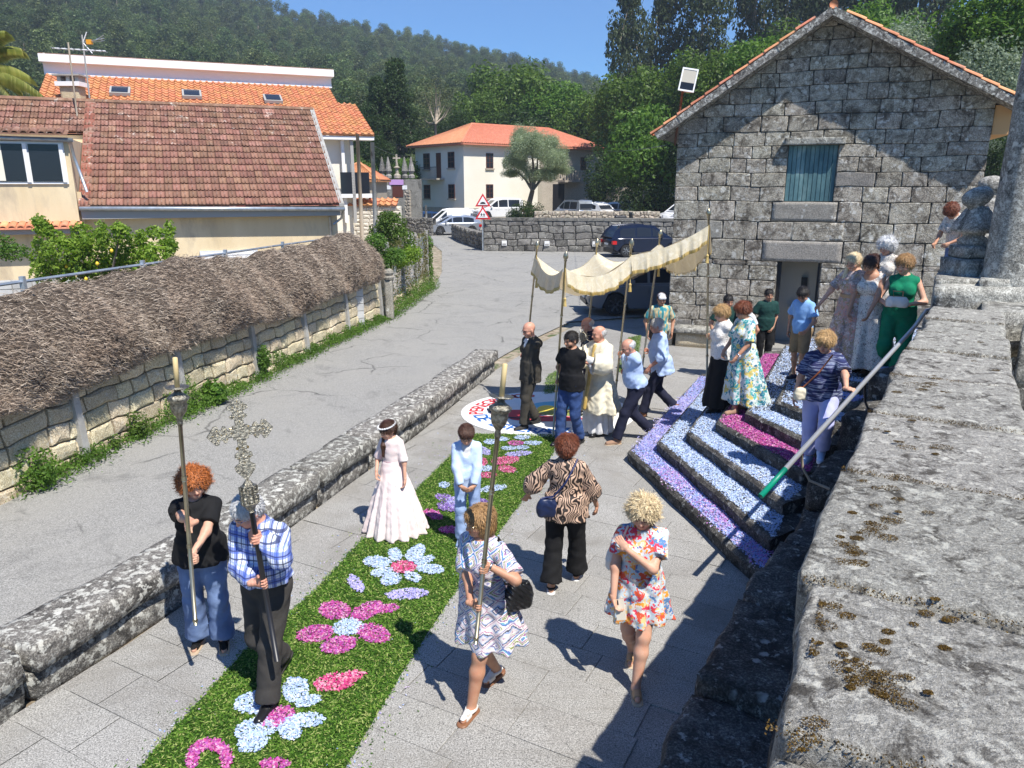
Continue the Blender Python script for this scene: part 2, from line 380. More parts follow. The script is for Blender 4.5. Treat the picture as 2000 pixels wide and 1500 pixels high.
 def leg(fd, i, o=0.0, t1=2.0, k=.03, flare=0.0):
  g = 1 + (w - 1) * .8; hp_, kn, an = J['hip'][i], knee[i], ank[i]; r = np.array([.086, .054, .050, .034]) * g * s; c = kn + (an - kn) * .33
  if t1 <= 1:
   end = hp_ + (kn - hp_) * t1; fd.cap(hp_, hp_ + (kn - hp_) * (t1 + .08), r[0] + o, r[0] + (r[1] - r[0]) * t1 + o, k, clips=[(end, unit(kn - hp_))])
  else:
   fd.cap(hp_, kn, r[0] + o, r[1] + o, k); end = kn + (an - kn) * (t1 - 1)
   if flare: fd.cap(kn, kn + (an - kn) * (t1 - .93), r[1] + o, r[3] + o + flare, k, clips=[(end, unit(an - kn))])
   else:
    fd.cap(kn, c, r[1] * .92 + o, .052 * g * s + o, k); fd.cap(c, c + (an - c) * min((t1 - 1.33) / .67 + .05, 1.02), .052 * g * s + o, r[3] + o, k, clips=[(end, unit(an - kn))] if t1 < 2 else ())
 def hand(fd, i):
  wr, d, nrm = wrist[i], hd[i], hn[i]; b = unit(np.cross(nrm, d)); sg = (-1, 1)[i]; c = grip[i]; q = s * (.93 if fem else 1.0) * (.95 if child else 1)
  if sg > 0: b = -b if False else b
  # b: towards the thumb
  tb = b if (np.cross(d, nrm) @ b) < 0 else -b
  tb = tb * (1 if i == 1 else -1) * (1); 
  pc = wr + d * .05 * q
  fd.ell(pc, np.array([.038, .046, .015]) * q, np.stack([tb, d, nrm], 1), .012); fd.cap(wr - d * .02, wr + d * .02, .024 * q, .022 * q, .015)
  for j, (off, L) in enumerate(((.028, .9), (.010, 1.0), (-.009, .93), (-.027, .74))):
   p = wr + d * .083 * q + tb * off * q; a = .25 + c * .75
   for m_, (ln, da) in enumerate(((.038, .75), (.025, 1.15), (.02, .8))):
    dd = unit(d * math.cos(a) + nrm * math.sin(a)); p2 = p + dd * ln * q * L; fd.cap(p, p2, (.0092 - .0008 * m_) * q, (.0088 - .0008 * m_) * q, .004); p = p2; a += da * c * .95 + .05
  p = wr + d * .03 * q + tb * .03 * q; dd = unit(d * .65 + tb * .75 + nrm * (.25 + .5 * c)); p2 = p + dd * .04 * q; fd.cap(wr + d * .02 * q + tb * .012 * q, p, .014 * q, .0125 * q, .01); fd.cap(p, p2, .0125 * q, .0105 * q, .008)
  dd = unit(d * (.9 - .4 * c) + tb * (.1) + nrm * (.2 + .9 * c)); fd.cap(p2, p2 + dd * .028 * q, .0105 * q, .0085 * q, .006)
 # ---- body
 full_legs = any(g_['k'] in ('dress', 'shorts', 'skirt') for g_ in wear)
 bf = Field(res); torso(bf)
 for i in (0, 1):
  arm(bf, i); leg(bf, i)
  a, fd_ = ank[i], toe[i]; sidev = np.cross(fd_, (0, 0, 1.0)); upv = unit(np.cross(sidev, fd_))
  bf.cap(a - upv * .02 * s, a - upv * .045 * s - fd_ * .03 * s, .034 * s, .03 * s, .02)
  bf.cap(a - upv * .03 * s + fd_ * .01 * s, a - upv * .052 * s + fd_ * .13 * s, .034 * s, .022 * s, .02)
 bf.cap(TC(0, -.02, .5), hc - HR @ np.array([0, .02, .05]) * hs, .054 * s * (1 if not fem else .85), .05 * s * (1 if not fem else .88), .02)
 parts = [bf.mesh()]
 hf = Field(hres)
 def E(x, y, z, rx, ry, rz_, k=.02): hf.ell(HH(x, y, z), np.array([rx, ry, rz_]) * hs, HR, k)
 fw = .93 if fem or child else 1.0
 E(0, -.012, .025, .074, .094, .083); E(0, .018, -.03, .062 * fw, .07, .075 * fw, .03); E(0, .05, -.072, .03 * fw, .03, .026, .03)
 E(0, .062, .018, .05, .03, .02, .02)                                    # brow
 hf.cap(HH(0, .078, .008), HH(0, .099, -.026), .009 * hs, .0135 * hs, .012)   # nose
 for sg in (-1, 1):
  hf.sub(HH(sg * .03, .094, -.001), np.array([.019, .016, .011]) * hs, HR); E(sg * .03, .073, -.001, .0135, .012, .0085, .004)
  E(sg * .04, .055, -.03, .024, .026, .022, .02); E(sg * .076, -.006, -.008, .008, .019, .03, .006)
 hf.sub(HH(0, .094, -.046), np.array([.024, .012, .0035]) * hs, HR, .004); E(0, .081, -.0415, .021, .010, .005, .004); E(0, .079, -.053, .019, .010, .006, .004)
 hf.cap(hc - HR @ np.array([0, .02, .04]) * hs, TC(0, -.012, .545), .05 * s * (1 if not fem else .88), .05 * s * (1 if not fem else .88), .03)
 hv, hq = hf.mesh(); parts.append((hv, hq)); hands_on = []
 for i in (0, 1):
  f2 = Field(.0048 if hres <= .006 else .0065); hand(f2, i); parts.append(f2.mesh())
 V = np.concatenate([p[0] for p in parts]); off = np.cumsum([0] + [len(p[0]) for p in parts]); Q = np.concatenate([p[1] + o for p, o in zip(parts, off)])
 mi = np.zeros(len(Q), int); cen = V[Q].mean(1); L = ((cen - hc) @ HR) / hs
 for sg in (-1, 1):
  mi[((L[:, 0] - sg * .03) / .0125) ** 2 + ((L[:, 2] + .0015) / .0058) ** 2 + ((L[:, 1] - .08) / .03) ** 2 < 1] = 1
  mi[(np.abs(L[:, 0] - sg * .031) < .02) & (np.abs(L[:, 2] - .021 + .08 * abs(0) ) < .0045) & (L[:, 1] > .05)] = 3
 mi[(L[:, 0] / .024) ** 2 + ((L[:, 2] + .047) / .0105) ** 2 + ((L[:, 1] - .086) / .022) ** 2 < 1] = 2
 add('body', V, Q, skinmats(SKIN.get(skin, skin) if isinstance(skin, str) else skin), root, smooth=True, midx=mi)
 # ---- hair
 if hair:
  typ, hm = hair[0], hair[1]; f = Field(.0075 if hres <= .006 else .009); nz = (.004, 120)
  def EH(x, y, z, rx, ry, rz_, k=.02): f.ell(HH(x, y, z), np.array([rx, ry, rz_]) * hs, HR, k)
  if typ in ('short', 'fringe'):
   EH(0, -.018, .036, .083, .101, .084); EH(0, -.045, -.015, .072, .07, .06)
   if typ == 'fringe': EH(0, .05, .075, .06, .04, .03)
   f.sub(HH(0, .095, -.035), np.array([.083, .085, .078]) * hs, HR); f.sub(HH(0, .03, -.11), np.array([.12, .12, .06]) * hs, HR); nz = (.004, 150)
  elif typ == 'sides':
   EH(0, -.03, .012, .082, .092, .062); f.sub(HH(0, .06, .02), np.array([.11, .085, .2]) * hs, HR); f.sub(HH(0, -.02, .1), np.array([.068, .09, .08]) * hs, HR)
  elif typ == 'puff':     # short set hair with volume
   EH(0, -.02, .045, .098, .11, .092); EH(0, -.06, .0, .085, .075, .07); EH(0, .05, .085, .07, .045, .035)
   f.sub(HH(0, .105, -.045), np.array([.083, .085, .09]) * hs, HR); f.sub(HH(0, .02, -.135), np.array([.13, .13, .07]) * hs, HR); nz = (.009, 75)
  elif typ == 'curly':
   g_ = hair[2] if len(hair) > 2 else 1.0
   EH(0, -.015, .045, .112 * g_, .118 * g_, .1 * g_); EH(0, -.05, -.02, .12 * g_, .09 * g_, .085 * g_)
   for q in range(38):
    a = rng.uniform(0, 6.28); b_ = rng.uniform(-.35, 1.2); v = np.array([math.cos(a) * math.cos(b_), math.sin(a) * math.cos(b_), math.sin(b_)])
    if v[1] > .55 and v[2] < .35: continue
    c_ = np.array([0, -.02, .03]) + v * np.array([.115, .118, .108]) * g_; EH(c_[0], c_[1], c_[2], .022, .022, .022, .012)
   f.sub(HH(0, .12, -.035), np.array([.072, .088, .092]) * hs, HR); f.sub(HH(0, .02, -.16), np.array([.1, .12, .07]) * hs, HR); nz = (.0075, 170)
  elif typ == 'bob':
   EH(0, -.018, .036, .09, .105, .088); EH(0, -.035, -.04, .096, .088, .095); EH(0, .055, .07, .06, .035, .03)
   f.sub(HH(0, .11, -.055), np.array([.07, .095, .11]) * hs, HR); f.sub(HH(0, 0, -.175), np.array([.15, .15, .06]) * hs, HR); nz = (.004, 70)
  elif typ in ('long', 'pony', 'bun'):
   EH(0, -.018, .036, .083, .101, .084); EH(0, -.05, -.01, .07, .065, .065)
   f.sub(HH(0, .1, -.045), np.array([.078, .085, .09]) * hs, HR)
   if typ == 'long':
    side_ = hair[2] if len(hair) > 2 else -1
    f.cap(HH(0, -.07, 0), TC(side_ * .03, -.06, .50), .07 * s, .06 * s, .03, flat=(TT[:, 1], .7)); f.cap(TC(side_ * .05, -.07, .5), TC(side_ * .1, -.05, .30), .062 * s, .03 * s, .03, flat=(TT[:, 1], .6))
    f.cap(HH(side_ * .07, .0, -.02), TC(side_ * .085, .08, .42), .03 * s, .035 * s, .03); f.cap(TC(side_ * .085, .08, .42), TC(side_ * .09, .1, .28), .035 * s, .018 * s, .03)
   elif typ == 'pony': f.cap(HH(0, -.1, .07), HH(0, -.155, .02), .028, .035, .02); f.cap(HH(0, -.155, .02), HH(0, -.15, -.14), .035, .018, .02)
   else: EH(0, -.115, .05, .042, .04, .04)
   nz = (.003, 90)
  v, q = f.mesh(noise=nz); ns_ = int((5200 if hres <= .006 else 2200) * (.3 if typ == 'sides' else 1)); k = rng.integers(0, len(v), ns_); P_ = v[k]; nrm = P_ - (hc + HR @ np.array([0, -.02, .0])); nrm /= np.linalg.norm(nrm, axis=1)[:, None]; cv = typ == 'curly'
  top_ = hc + HR @ np.array([0, -.03, .13]) * hs; fl_ = P_ - top_; fl_ -= (fl_ * nrm).sum(1)[:, None] * nrm; fl_ /= np.linalg.norm(fl_, axis=1)[:, None] + 1e-6; d_ = fl_ + rng.normal(size=(ns_, 3)) * (.9 if cv else .22) + nrm * rng.uniform(.05, .5 if cv or typ == 'puff' else .2, (ns_, 1)); d_ /= np.linalg.norm(d_, axis=1)[:, None]
  L_ = rng.uniform(.018, .04, (ns_, 1)) * (.8 if typ in ('short', 'sides', 'fringe') else 1.1); s_ = np.cross(d_, nrm); s_ /= np.linalg.norm(s_, axis=1)[:, None] + 1e-6; w_ = rng.uniform(.001, .0022, (ns_, 1)); m1 = P_ + d_ * L_ * .5 + nrm * .005; e_ = P_ + d_ * L_ + (nrm * -.003 if not cv else rng.normal(size=(ns_, 3)) * .006)
  sv = np.stack([P_ - s_ * w_, P_ + s_ * w_, m1 + s_ * w_, m1 - s_ * w_, e_ + s_ * w_ * .4, e_ - s_ * w_ * .4], 1).reshape(-1, 3); b0 = len(v) + np.arange(ns_)[:, None] * 6; q = np.concatenate([q, b0 + np.array([[0, 1, 2, 3]]), b0 + np.array([[3, 2, 4, 5]])]); add('hair', np.concatenate([v, sv]), q, hm, root, smooth=True)
 # ---- clothes
 for g_ in wear:
  k_ = g_['k']; o = g_.get('o', .012); m_ = g_['m']; name = g_.get('n', k_); f = Field(g_.get('r', .0125 if res <= .011 else .015)); wr_ = g_.get('wr', .0028)
  def Zp(z): return (T(0, 0, z))
  if k_ in ('shirt', 'jacket', 'dress', 'blouse'):
   torso(f, o, lo=True)
   sl = g_.get('sl', .55)
   for i in (0, 1):
    if sl > 0: arm(f, i, o + g_.get('so', .008), t1=sl)
   if k_ == 'dress':
    rx, ry = g_['r1']; zb = g_['hem']; cb = g_.get('c', (mx, my)); rt = (.135 * w + .018) * s
    f.skirt(T(0, -.01, .14), (rt, rt * .82, 0), (cb[0], cb[1], zb), (rx, ry, 0), g_.get('nr', 9), g_.get('amp', .06), .05, g_.get('ph', 0))
    pl = []
   else:
    hem = g_.get('hem', -.03); rt = .16 * w * s + o; fl = g_.get('fl', 1.05)
    f.skirt(T(0, -.01, .15), (rt * .95, rt * .78, 0), tuple(T(0, -.01, hem)), (rt * fl + belly * .02, rt * .8 * fl + belly * .03, 0), 7, .03, .05, 1.0)
    pl = [(T(0, 0, hem), -TR[:, 2])]
   nk = g_.get('neck', .515)
   if g_.get('strap'):
    f.sub(TC(0, 0, .54), np.array([.13, .2, g_['strap']]) * s, TT)
    for sg in (-1, 1): f.cap(TC(sg * .1, .07, .4), TC(sg * .105, -.03, .53), .012, .012, .01)
   elif g_.get('v'):
    f.sub(TC(0, .13, .50), np.array([.05 * g_['v'], .14, .13 * g_['v']]) * s, TT); f.sub(TC(0, .0, .575), np.array([.075, .095, .05]) * s, TT)
   else: f.sub(TC(0, .02, .565), np.array([.075, .095, .055]) * s, TT)
   for (c_, r_) in g_.get('cut', ()): f.sub(T(*c_), np.array(r_) * s, TR)
   v, q = f.mesh(planes=pl, wrinkle=wr_); add(name, v, q, m_, root, smooth=True)
  elif k_ in ('trousers', 'shorts'):
   t1 = g_.get('t1', 1.97); f.ell(T(0, -.012, .03), np.array([.157 * w, .12 * w, .125]) * s + o, TR, .05)
   if fem: f.ell(T(0, -.035, -.01), np.array([.15 * w, .11 * w, .11]) * s + o, TR, .05)
   for i in (0, 1): leg(f, i, o + g_.get('lo', .006), t1=t1, flare=g_.get('fl', .022))
   v, q = f.mesh(planes=[(T(0, 0, g_.get('waist', .1)), TR[:, 2])], wrinkle=wr_ * 1.3, wscale=.8); add(name, v, q, m_, root, smooth=True)
  elif k_ == 'skirt':
   rx, ry = g_['r1']; f.skirt(T(0, -.01, .12), (.15 * w * s + o, .125 * w * s + o, 0), (g_.get('c', (mx, my))[0], g_.get('c', (mx, my))[1], g_['hem']), (rx, ry, 0), g_.get('nr', 9), g_.get('amp', .05), .04, 0)
   f.ell(T(0, -.01, .04), np.array([.157 * w, .12 * w, .12]) * s + o, TR, .05)
   v, q = f.mesh(wrinkle=wr_); add(name, v, q, m_, root, smooth=True)
  elif k_ == 'collar':
   f = Field(.008); 
   for sg in (-1, 1):
    f.cap(TC(0, -.075, .535), TC(sg * .055, -.03, .535), .012, .014, .01); f.cap(TC(sg * .055, -.03, .535), TC(sg * .03, .07, .495), .014, .013, .01); f.cap(TC(sg * .03, .07, .495), TC(sg * .055, .088, .455), .013, .010, .01)
   v, q = f.mesh(); add('collar', v, q, m_, root, smooth=True)
  elif k_ == 'belt':
   f = Field(.01); f.ell(T(0, -.012, .03), np.array([.157 * w, .12 * w, .125]) * s + o + .012, TR, .05)
   if g_.get('wide'): torso(f, o + .012)
   z_ = g_.get('z', .085); hw = g_.get('h', .018)
   v, q = f.mesh(planes=[(T(0, 0, z_ + hw), TR[:, 2]), (T(0, 0, z_ - hw), -TR[:, 2])]); add(g_.get('n', 'belt'), v, q, m_, root, smooth=True)
 # ---- shoes
 sh = shoes or {'m': M['black_leather'], 't': 'shoe'}
 for i in (0, 1):
  a, fd_ = ank[i], toe[i]; sidev = np.cross(fd_, (0, 0, 1.0)); upv = unit(np.cross(sidev, fd_)); f = Field(.008)
  bpt = lambda y, z: a + fd_ * y * s + upv * z * s
  if sh['t'] == 'shoe':
   f.cap(bpt(-.04, -.04), bpt(.02, -.042), .04 * s, .042 * s, .02); f.cap(bpt(0, -.045), bpt(.15, -.055), .042 * s, .034 * s, .03, flat=(sidev, 1.12)); f.cap(bpt(-.01, -.01), bpt(.0, -.03), .043 * s, .044 * s, .02, clips=[(bpt(0, .012), upv)])
   v, q = f.mesh(planes=[(bpt(0, -.072), -upv)]); par = add('shoe', v, q, sh['m'], root, smooth=True)
   f = Field(.008); f.cap(bpt(-.042, -.07), bpt(.155, -.072), .042 * s, .04 * s, .01, flat=(sidev, 1.1)); v, q = f.mesh(planes=[(bpt(0, -.083), -upv), (bpt(0, -.066), upv)]); add('sole', v, q, sh.get('sole', M['sole_dark']), par, smooth=True)
  else:
   hz = sh.get('heel', .012)
   f.cap(bpt(-.04, -.078), bpt(.14, -.08), .042 * s, .043 * s, .01, flat=(sidev, 1.08)); v, q = f.mesh(planes=[(bpt(0, -.078 - hz - .012), -upv), (bpt(0, -.064), upv)]); par = add('shoe', v, q, sh['sole'], root, smooth=True)
   f = Field(.0065 if hres <= .006 else .008)
   def foot_(o_):
    f.cap(bpt(0, -.02), bpt(-.03, -.045), .034 * s + o_, .03 * s + o_, .02); f.cap(bpt(.01, -.03), bpt(.13, -.052), .034 * s + o_, .022 * s + o_, .02)
   foot_(.009)
   v, q = f.mesh(planes=[(bpt(.115, 0), fd_), (bpt(.05, 0), -fd_)]); add('strap', v, q, sh['m'], par, smooth=True)
   if sh.get('ankle', True):
    f = Field(.0065 if hres <= .006 else .008); foot_(.009); v, q = f.mesh(planes=[(bpt(0, -.01), upv), (bpt(0, -.035), -upv)]); add('strap', v, q, sh['m'], par, smooth=True)
 if glasses:
  b = MB()
  for sg in (-1, 1):
   pts = [HH(sg * .031 + .02 * math.cos(t), .094, .0 + .015 * math.sin(t)) for t in np.linspace(0, 6.283, 13)]; b.tube(pts, .0016, 5, cap=False)
   b.tube([HH(sg * .05, .09, .004), HH(sg * .077, .0, .0)], .0016, 5)
  b.tube([HH(-.011, .096, .003), HH(.011, .096, .003)], .0016, 5); b.build('glasses', glasses, root)
 return dict(root=root, T=T, TC=TC, HH=HH, HR=HR, wrist=wrist, hd=hd, hn=hn, ank=ank, toe=toe, s=s, rz=rz, sh=J['sh'], elbow=elbow, pel=pel, TT=TT,
    w2=lambda p: Vector(pos) + Vector(Rz(rz) @ np.array(p, float)), loc=loc)
# ---------------------------------------------------------------- clothes, materials
def cloth(name, c, c2=None, rough=.85, sheen=0, sc=9, bump=.25):
 t = NT(name); co = t.co(); c2 = c2 or tuple(x * .8 for x in c)
 col = t.ramp(t.noise(co, sc, 4), [(.35, c2), (.65, c)]); t.bump(t.math('ADD', t.noise(co, 22, 3), t.math('MULTIPLY', t.noise(co, 300, 2), .25)), bump, .02); return t.out(col, rough, spec=.25)
def floral(name, base, cols, scale=16, size=.42, dist=.35, seed=0):
 t = NT(name); c = t.co(); c = t.n('Mapping', {0: c, 1: (seed, seed * .7, 0)}).outputs[0]
 wv = t.mix(dist * .25, c, t.n('TexNoise', {'Vector': c, 'Scale': scale * 1.2, 'Detail': 2}).outputs[1])
 v = t.n('TexVoronoi', {'Vector': wv, 'Scale': scale}); r = t.n('SeparateColor', {0: v.outputs['Color']}).outputs[0]
 n = len(cols); cr = t.ramp(r, [(i / n, k) for i, k in enumerate(cols)], 'CONSTANT')
 m = t.ramp(v.outputs['Distance'], [(size - .08, 1.0), (size, 0.0)]); col = t.mix(m, rgb(base), cr)
 v2 = t.n('TexVoronoi', {'Vector': wv, 'Scale': scale * 2.3}); r2 = t.n('SeparateColor', {0: v2.outputs['Color']}).outputs[1]
 cr2 = t.ramp(r2, [(i / n, k) for i, k in enumerate(cols[::-1])], 'CONSTANT'); m2 = t.math('MULTIPLY', t.ramp(v2.outputs['Distance'], [(.2, 1.0), (.3, 0.0)]), t.math('GREATER_THAN', r2, .35))
 col = t.mix(m2, col, cr2); t.bump(t.noise(c, 25, 3), .25, .02); return t.out(col, .8, spec=.25)
def plaid(name):
 t = NT(name); c = t.co(rot=(0, 0, .3)); x, y, z = [t.n('SeparateXYZ', {0: c}).outputs[i] for i in (0, 1, 2)]
 def st(a, f, lo, hi, ph=0.0):
  q = t.math('FRACT', t.math('ADD', t.math('MULTIPLY', a, f), ph)); return t.math('MULTIPLY', t.math('GREATER_THAN', q, lo), t.math('LESS_THAN', q, hi))
 xa = t.math('ADD', x, t.math('MULTIPLY', y, .8)); col = rgb((.66, .70, .80))
 for a in (xa, z):
  col = t.mix(t.math('MULTIPLY', st(a, 9, .05, .42), .68), col, rgb((.03, .09, .44))); col = t.mix(t.math('MULTIPLY', st(a, 9, .70, .79), .85), col, rgb((.02, .03, .09)))
  col = t.mix(t.math('MULTIPLY', st(a, 9, .16, .24), .8), col, rgb((.02, .03, .14))); col = t.mix(t.math('MULTIPLY', st(a, 9, .52, .59), .55), col, rgb((.2, .3, .62)))
 t.bump(t.noise(c, 22, 3), .3, .02); return t.out(col, .8)
def swirl(name):
 t = NT(name); c = t.co(); d = t.n('TexNoise', {'Vector': c, 'Scale': 7, 'Detail': 1}).outputs[1]; cc = t.mix(.22, c, d)
 w = t.n('TexWave', {'Vector': cc, 'Scale': 15, 'Distortion': 3.0, 'Detail': 1, 'Detail Scale': 1.0}).outputs['Fac'] if False else t.n('TexWave', {'Vector': cc, 'Scale': 14, 'Distortion': 5.0, 'Detail': 1.0}).outputs[1]
 col = t.ramp(w, [(.40, (.018, .012, .010)), (.5, (.12, .07, .045)), (.6, (.56, .38, .27))]); t.bump(t.noise(c, 25, 3), .25, .02); return t.out(col, .7)
def stripes(name):
 t = NT(name); c = t.co(scale=(5, 5, 62)); n = t.noise(c, 1.0, 3, .6, .6)
 col = t.ramp(n, [(.40, (.012, .016, .075)), (.52, (.02, .03, .12)), (.58, (.30, .34, .45)), (.66, (.06, .08, .2))]); return t.out(col, .85)
def ikat(name):
 t = NT(name); c = t.co(); x, y, z = [t.n('SeparateXYZ', {0: c}).outputs[i] for i in (0, 1, 2)]
 a = t.math('ADD', t.math('PINGPONG', t.math('MULTIPLY', x, 1.0), .06), t.math('PINGPONG', z, .07)); a = t.math('ADD', a, t.math('MULTIPLY', t.noise(c, 60, 3), .025))
 q = t.math('FRACT', t.math('MULTIPLY', a, 17)); n = t.noise(c, 5, 1)
 A = t.ramp(q, [(0, (.70, .66, .68)), (.22, (.10, .16, .42)), (.36, (.16, .40, .52)), (.48, (.74, .70, .68)), (.62, (.30, .10, .28)), (.74, (.66, .63, .55)), (.86, (.22, .26, .08))], 'CONSTANT')
 B = t.ramp(q, [(0, (.68, .62, .64)), (.3, (.42, .20, .30)), (.42, (.70, .66, .66)), (.58, (.06, .06, .10)), (.70, (.30, .38, .58)), (.86, (.72, .68, .70))], 'CONSTANT')
 col = t.mix(t.ramp(n, [(.46, 0.0), (.54, 1.0)]), A, B); t.bump(t.noise(c, 25, 3), .25, .02); return t.out(col, .8)
M['black_leather'] = plain('black_leather', (.012, .012, .013), .3); M['sole_dark'] = plain('sole_dark', (.02, .018, .016), .7)
M['tan_suede'] = cloth('tan_suede', (.34, .21, .14)); M['cork'] = cloth('cork', (.5, .38, .26)); M['white_leather'] = plain('white_leather', (.72, .68, .62), .45)
M['brown_leather'] = plain('brown_leather', (.22, .10, .05), .45); M['tan_leather'] = plain('tan_leather', (.48, .28, .14), .5); M['blue_canvas'] = cloth('blue_canvas', (.30, .42, .62)); M['white_rubber'] = plain('white_rubber', (.7, .7, .68), .6)
M['black_cloth'] = cloth('black_cloth', (.011, .011, .012)); M['navy'] = cloth('navy', (.018, .020, .042)); M['charcoal'] = cloth('charcoal', (.052, .048, .044)); M['suit_olive'] = cloth('suit_olive', (.058, .052, .042))
M['denim'] = cloth('denim', (.17, .24, .40), (.10, .15, .28), sc=5, bump=.4); M['jeans_blue'] = cloth('jeans_blue', (.045, .09, .24), (.025, .05, .14), sc=5, bump=.4)
M['shirt_blue'] = cloth('shirt_blue', (.44, .56, .80), (.38, .50, .74)); M['white_cotton'] = cloth('white_cotton', (.76, .76, .76)); M['cream'] = cloth('cream', (.78, .72, .56), (.70, .63, .46)); M['gold_cloth'] = cloth('gold_cloth', (.62, .46, .18), (.5, .34, .10), rough=.5)
M['pale_blue_suit'] = cloth('pale_blue_suit', (.52, .64, .84), (.47, .59, .80)); M['pale_blue_trousers'] = cloth('pale_blue_trousers', (.34, .46, .72)); M['sky_tee'] = cloth('sky_tee', (.26, .48, .85)); M['khaki'] = cloth('khaki', (.30, .21, .12)); M['green_polo'] = cloth('green_polo', (.012, .052, .045))
M['emerald'] = cloth('emerald', (.004, .20, .10), (.003, .15, .075)); M['lilac_jeans'] = cloth('lilac_jeans', (.46, .48, .76), (.42, .44, .72)); M['pink_sash'] = cloth('pink_sash', (.66, .42, .44)); M['pink_tulle'] = cloth('pink_tulle', (.82, .72, .68), (.78, .64, .61), sc=5); M['watch_gold'] = plain('watch_gold', (.7, .55, .3), .25, 1)
M['watch_steel'] = plain('watch_steel', (.7, .7, .7), .25, 1); M['orange_strap'] = plain('orange_strap', (.42, .13, .05), .5)
M['fl_bright'] = floral('floral_dress_cloth', (.50, .60, .66), [(.72, .10, .05), (.74, .30, .04), (.72, .05, .10), (.78, .55, .25), (.10, .22, .45), (.75, .70, .62)], 21, .58, .5)
M['fl_teal'] = floral('teal_floral_cloth', (.62, .68, .66), [(.04, .28, .30), (.10, .42, .42), (.62, .50, .14), (.03, .16, .26), (.70, .72, .70)], 17, .62, .7)
M['fl_white'] = floral('speckled_floral_cloth', (.70, .66, .60), [(.05, .07, .06), (.30, .10, .07), (.10, .12, .10), (.70, .66, .60), (.70, .66, .6)], 40, .45, .5)
M['fl_dusty'] = floral('dusty_floral_cloth', (.46, .34, .30), [(.60, .30, .24), (.28, .22, .20), (.64, .52, .46), (.34, .26, .14)], 22, .60, .6)
M['ikat'] = ikat('ikat_cloth'); M['plaid'] = plaid('plaid_cloth'); M['swirl'] = swirl('swirl_cloth'); M['stripes'] = stripes('striped_cloth')
def lace_mat():
 t = NT('white_lace'); c = t.co(scale=(1, 1, 1)); v = t.n('TexVoronoi', {'Vector': c, 'Scale': 52}); col = t.ramp(v.outputs[0], [(.12, (.30, .20, .15)), (.34, (.74, .72, .68))]); t.bump(v.outputs[0], .5, .01); return t.out(col, .8)
M['lace'] = lace_mat(); M['navajo'] = mat('patterned_shirt', [(.4, (.02, .22, .25)), (.5, (.10, .35, .38)), (.55, (.60, .42, .14)), (.66, (.55, .50, .36))], 5, 2, cscale=(4, 4, .6))
HR_ = dict(ginger=hairmat('ginger', (.42, .13, .03), (.16, .04, .01), 22), grey=hairmat('grey', (.55, .54, .52), (.25, .24, .23)), white=hairmat('white', (.62, .62, .62), (.30, .30, .30)), blond=hairmat('blond', (.50, .32, .14), (.24, .12, .04)), pale=hairmat('pale', (.72, .58, .36), (.34, .22, .10), 22),
           brown=hairmat('brown', (.07, .028, .014), (.02, .01, .006)), black=hairmat('black', (.014, .011, .010), (.005, .004, .004)), auburn=hairmat('auburn', (.19, .055, .022), (.06, .02, .01)), honey=hairmat('honey', (.38, .22, .09), (.14, .06, .02)))
SS = dict(m=M['black_leather'], t='shoe')
# ---------------------------------------------------------------- poles of the canopy and the carried staffs (base point, top point)
def PL(b, t): return (Vector(b), Vector(t))
POLE = {'P1': PL(G(1080, 853), GY(1104, 516, 10.75)), 'P2': PL(G(1195, 833), GY(1232, 490, 11.2)), 'P3': PL(GY(1380, 790, 11.15), GY(1384, 432, 11.1)),
  'R': PL(GY(1485, 970, 6.2), GY(1785, 640, 8.55)), 'Q1': PL(G(1019, 790), GY(1048, 492, 12.75)), 'Q2': PL(GY(1133, 800, 12.75), GY(1165, 487, 12.8)), 'Q3': PL(GY(1246, 780, 12.85), GY(1288, 470, 12.85)),
  'S1': PL(GY(382, 1220, 5.02), GY(348, 780, 5.08)), 'S2': PL(GY(929, 1256, 4.50), GY(977, 800, 4.62)), 'S3': PL(GY(541, 1290, 4.60), GY(480, 930, 4.72))}
def on(k, py):
 """the point of a pole that the photo shows at height py"""
 b, t = POLE[k]; lo, hi = -.3, 1.3
 for _ in range(40):
  m = (lo + hi) / 2; p = b.lerp(t, m); d = p - Vector((0, 0, CH)); dep = d.y * math.cos(PITCH) - d.z * math.sin(PITCH); v = 750 + F * (-(d.y * math.sin(PITCH) + d.z * math.cos(PITCH))) / dep
  if v > py: lo = m
  else: hi = m
 return b.lerp(t, lo), (t - b).normalized()
def grip(k, py, side): p, a = on(k, py); return ('grip', p, a, side)
def foot(px, py, top, z=0.0):
 if z == 's':
  for k in range(9, 0, -1):
   p = G(px, py, RISE * k)
   if inpoly(np.array([[p.x, p.y]]), ST[k - 1])[0]: z = RISE * k + .008; break
  else: z = 0
  print('stair', px, round(z, 2))
 p = G(px, py, z); H = GY(px, top, p.y).z - z; return p, H
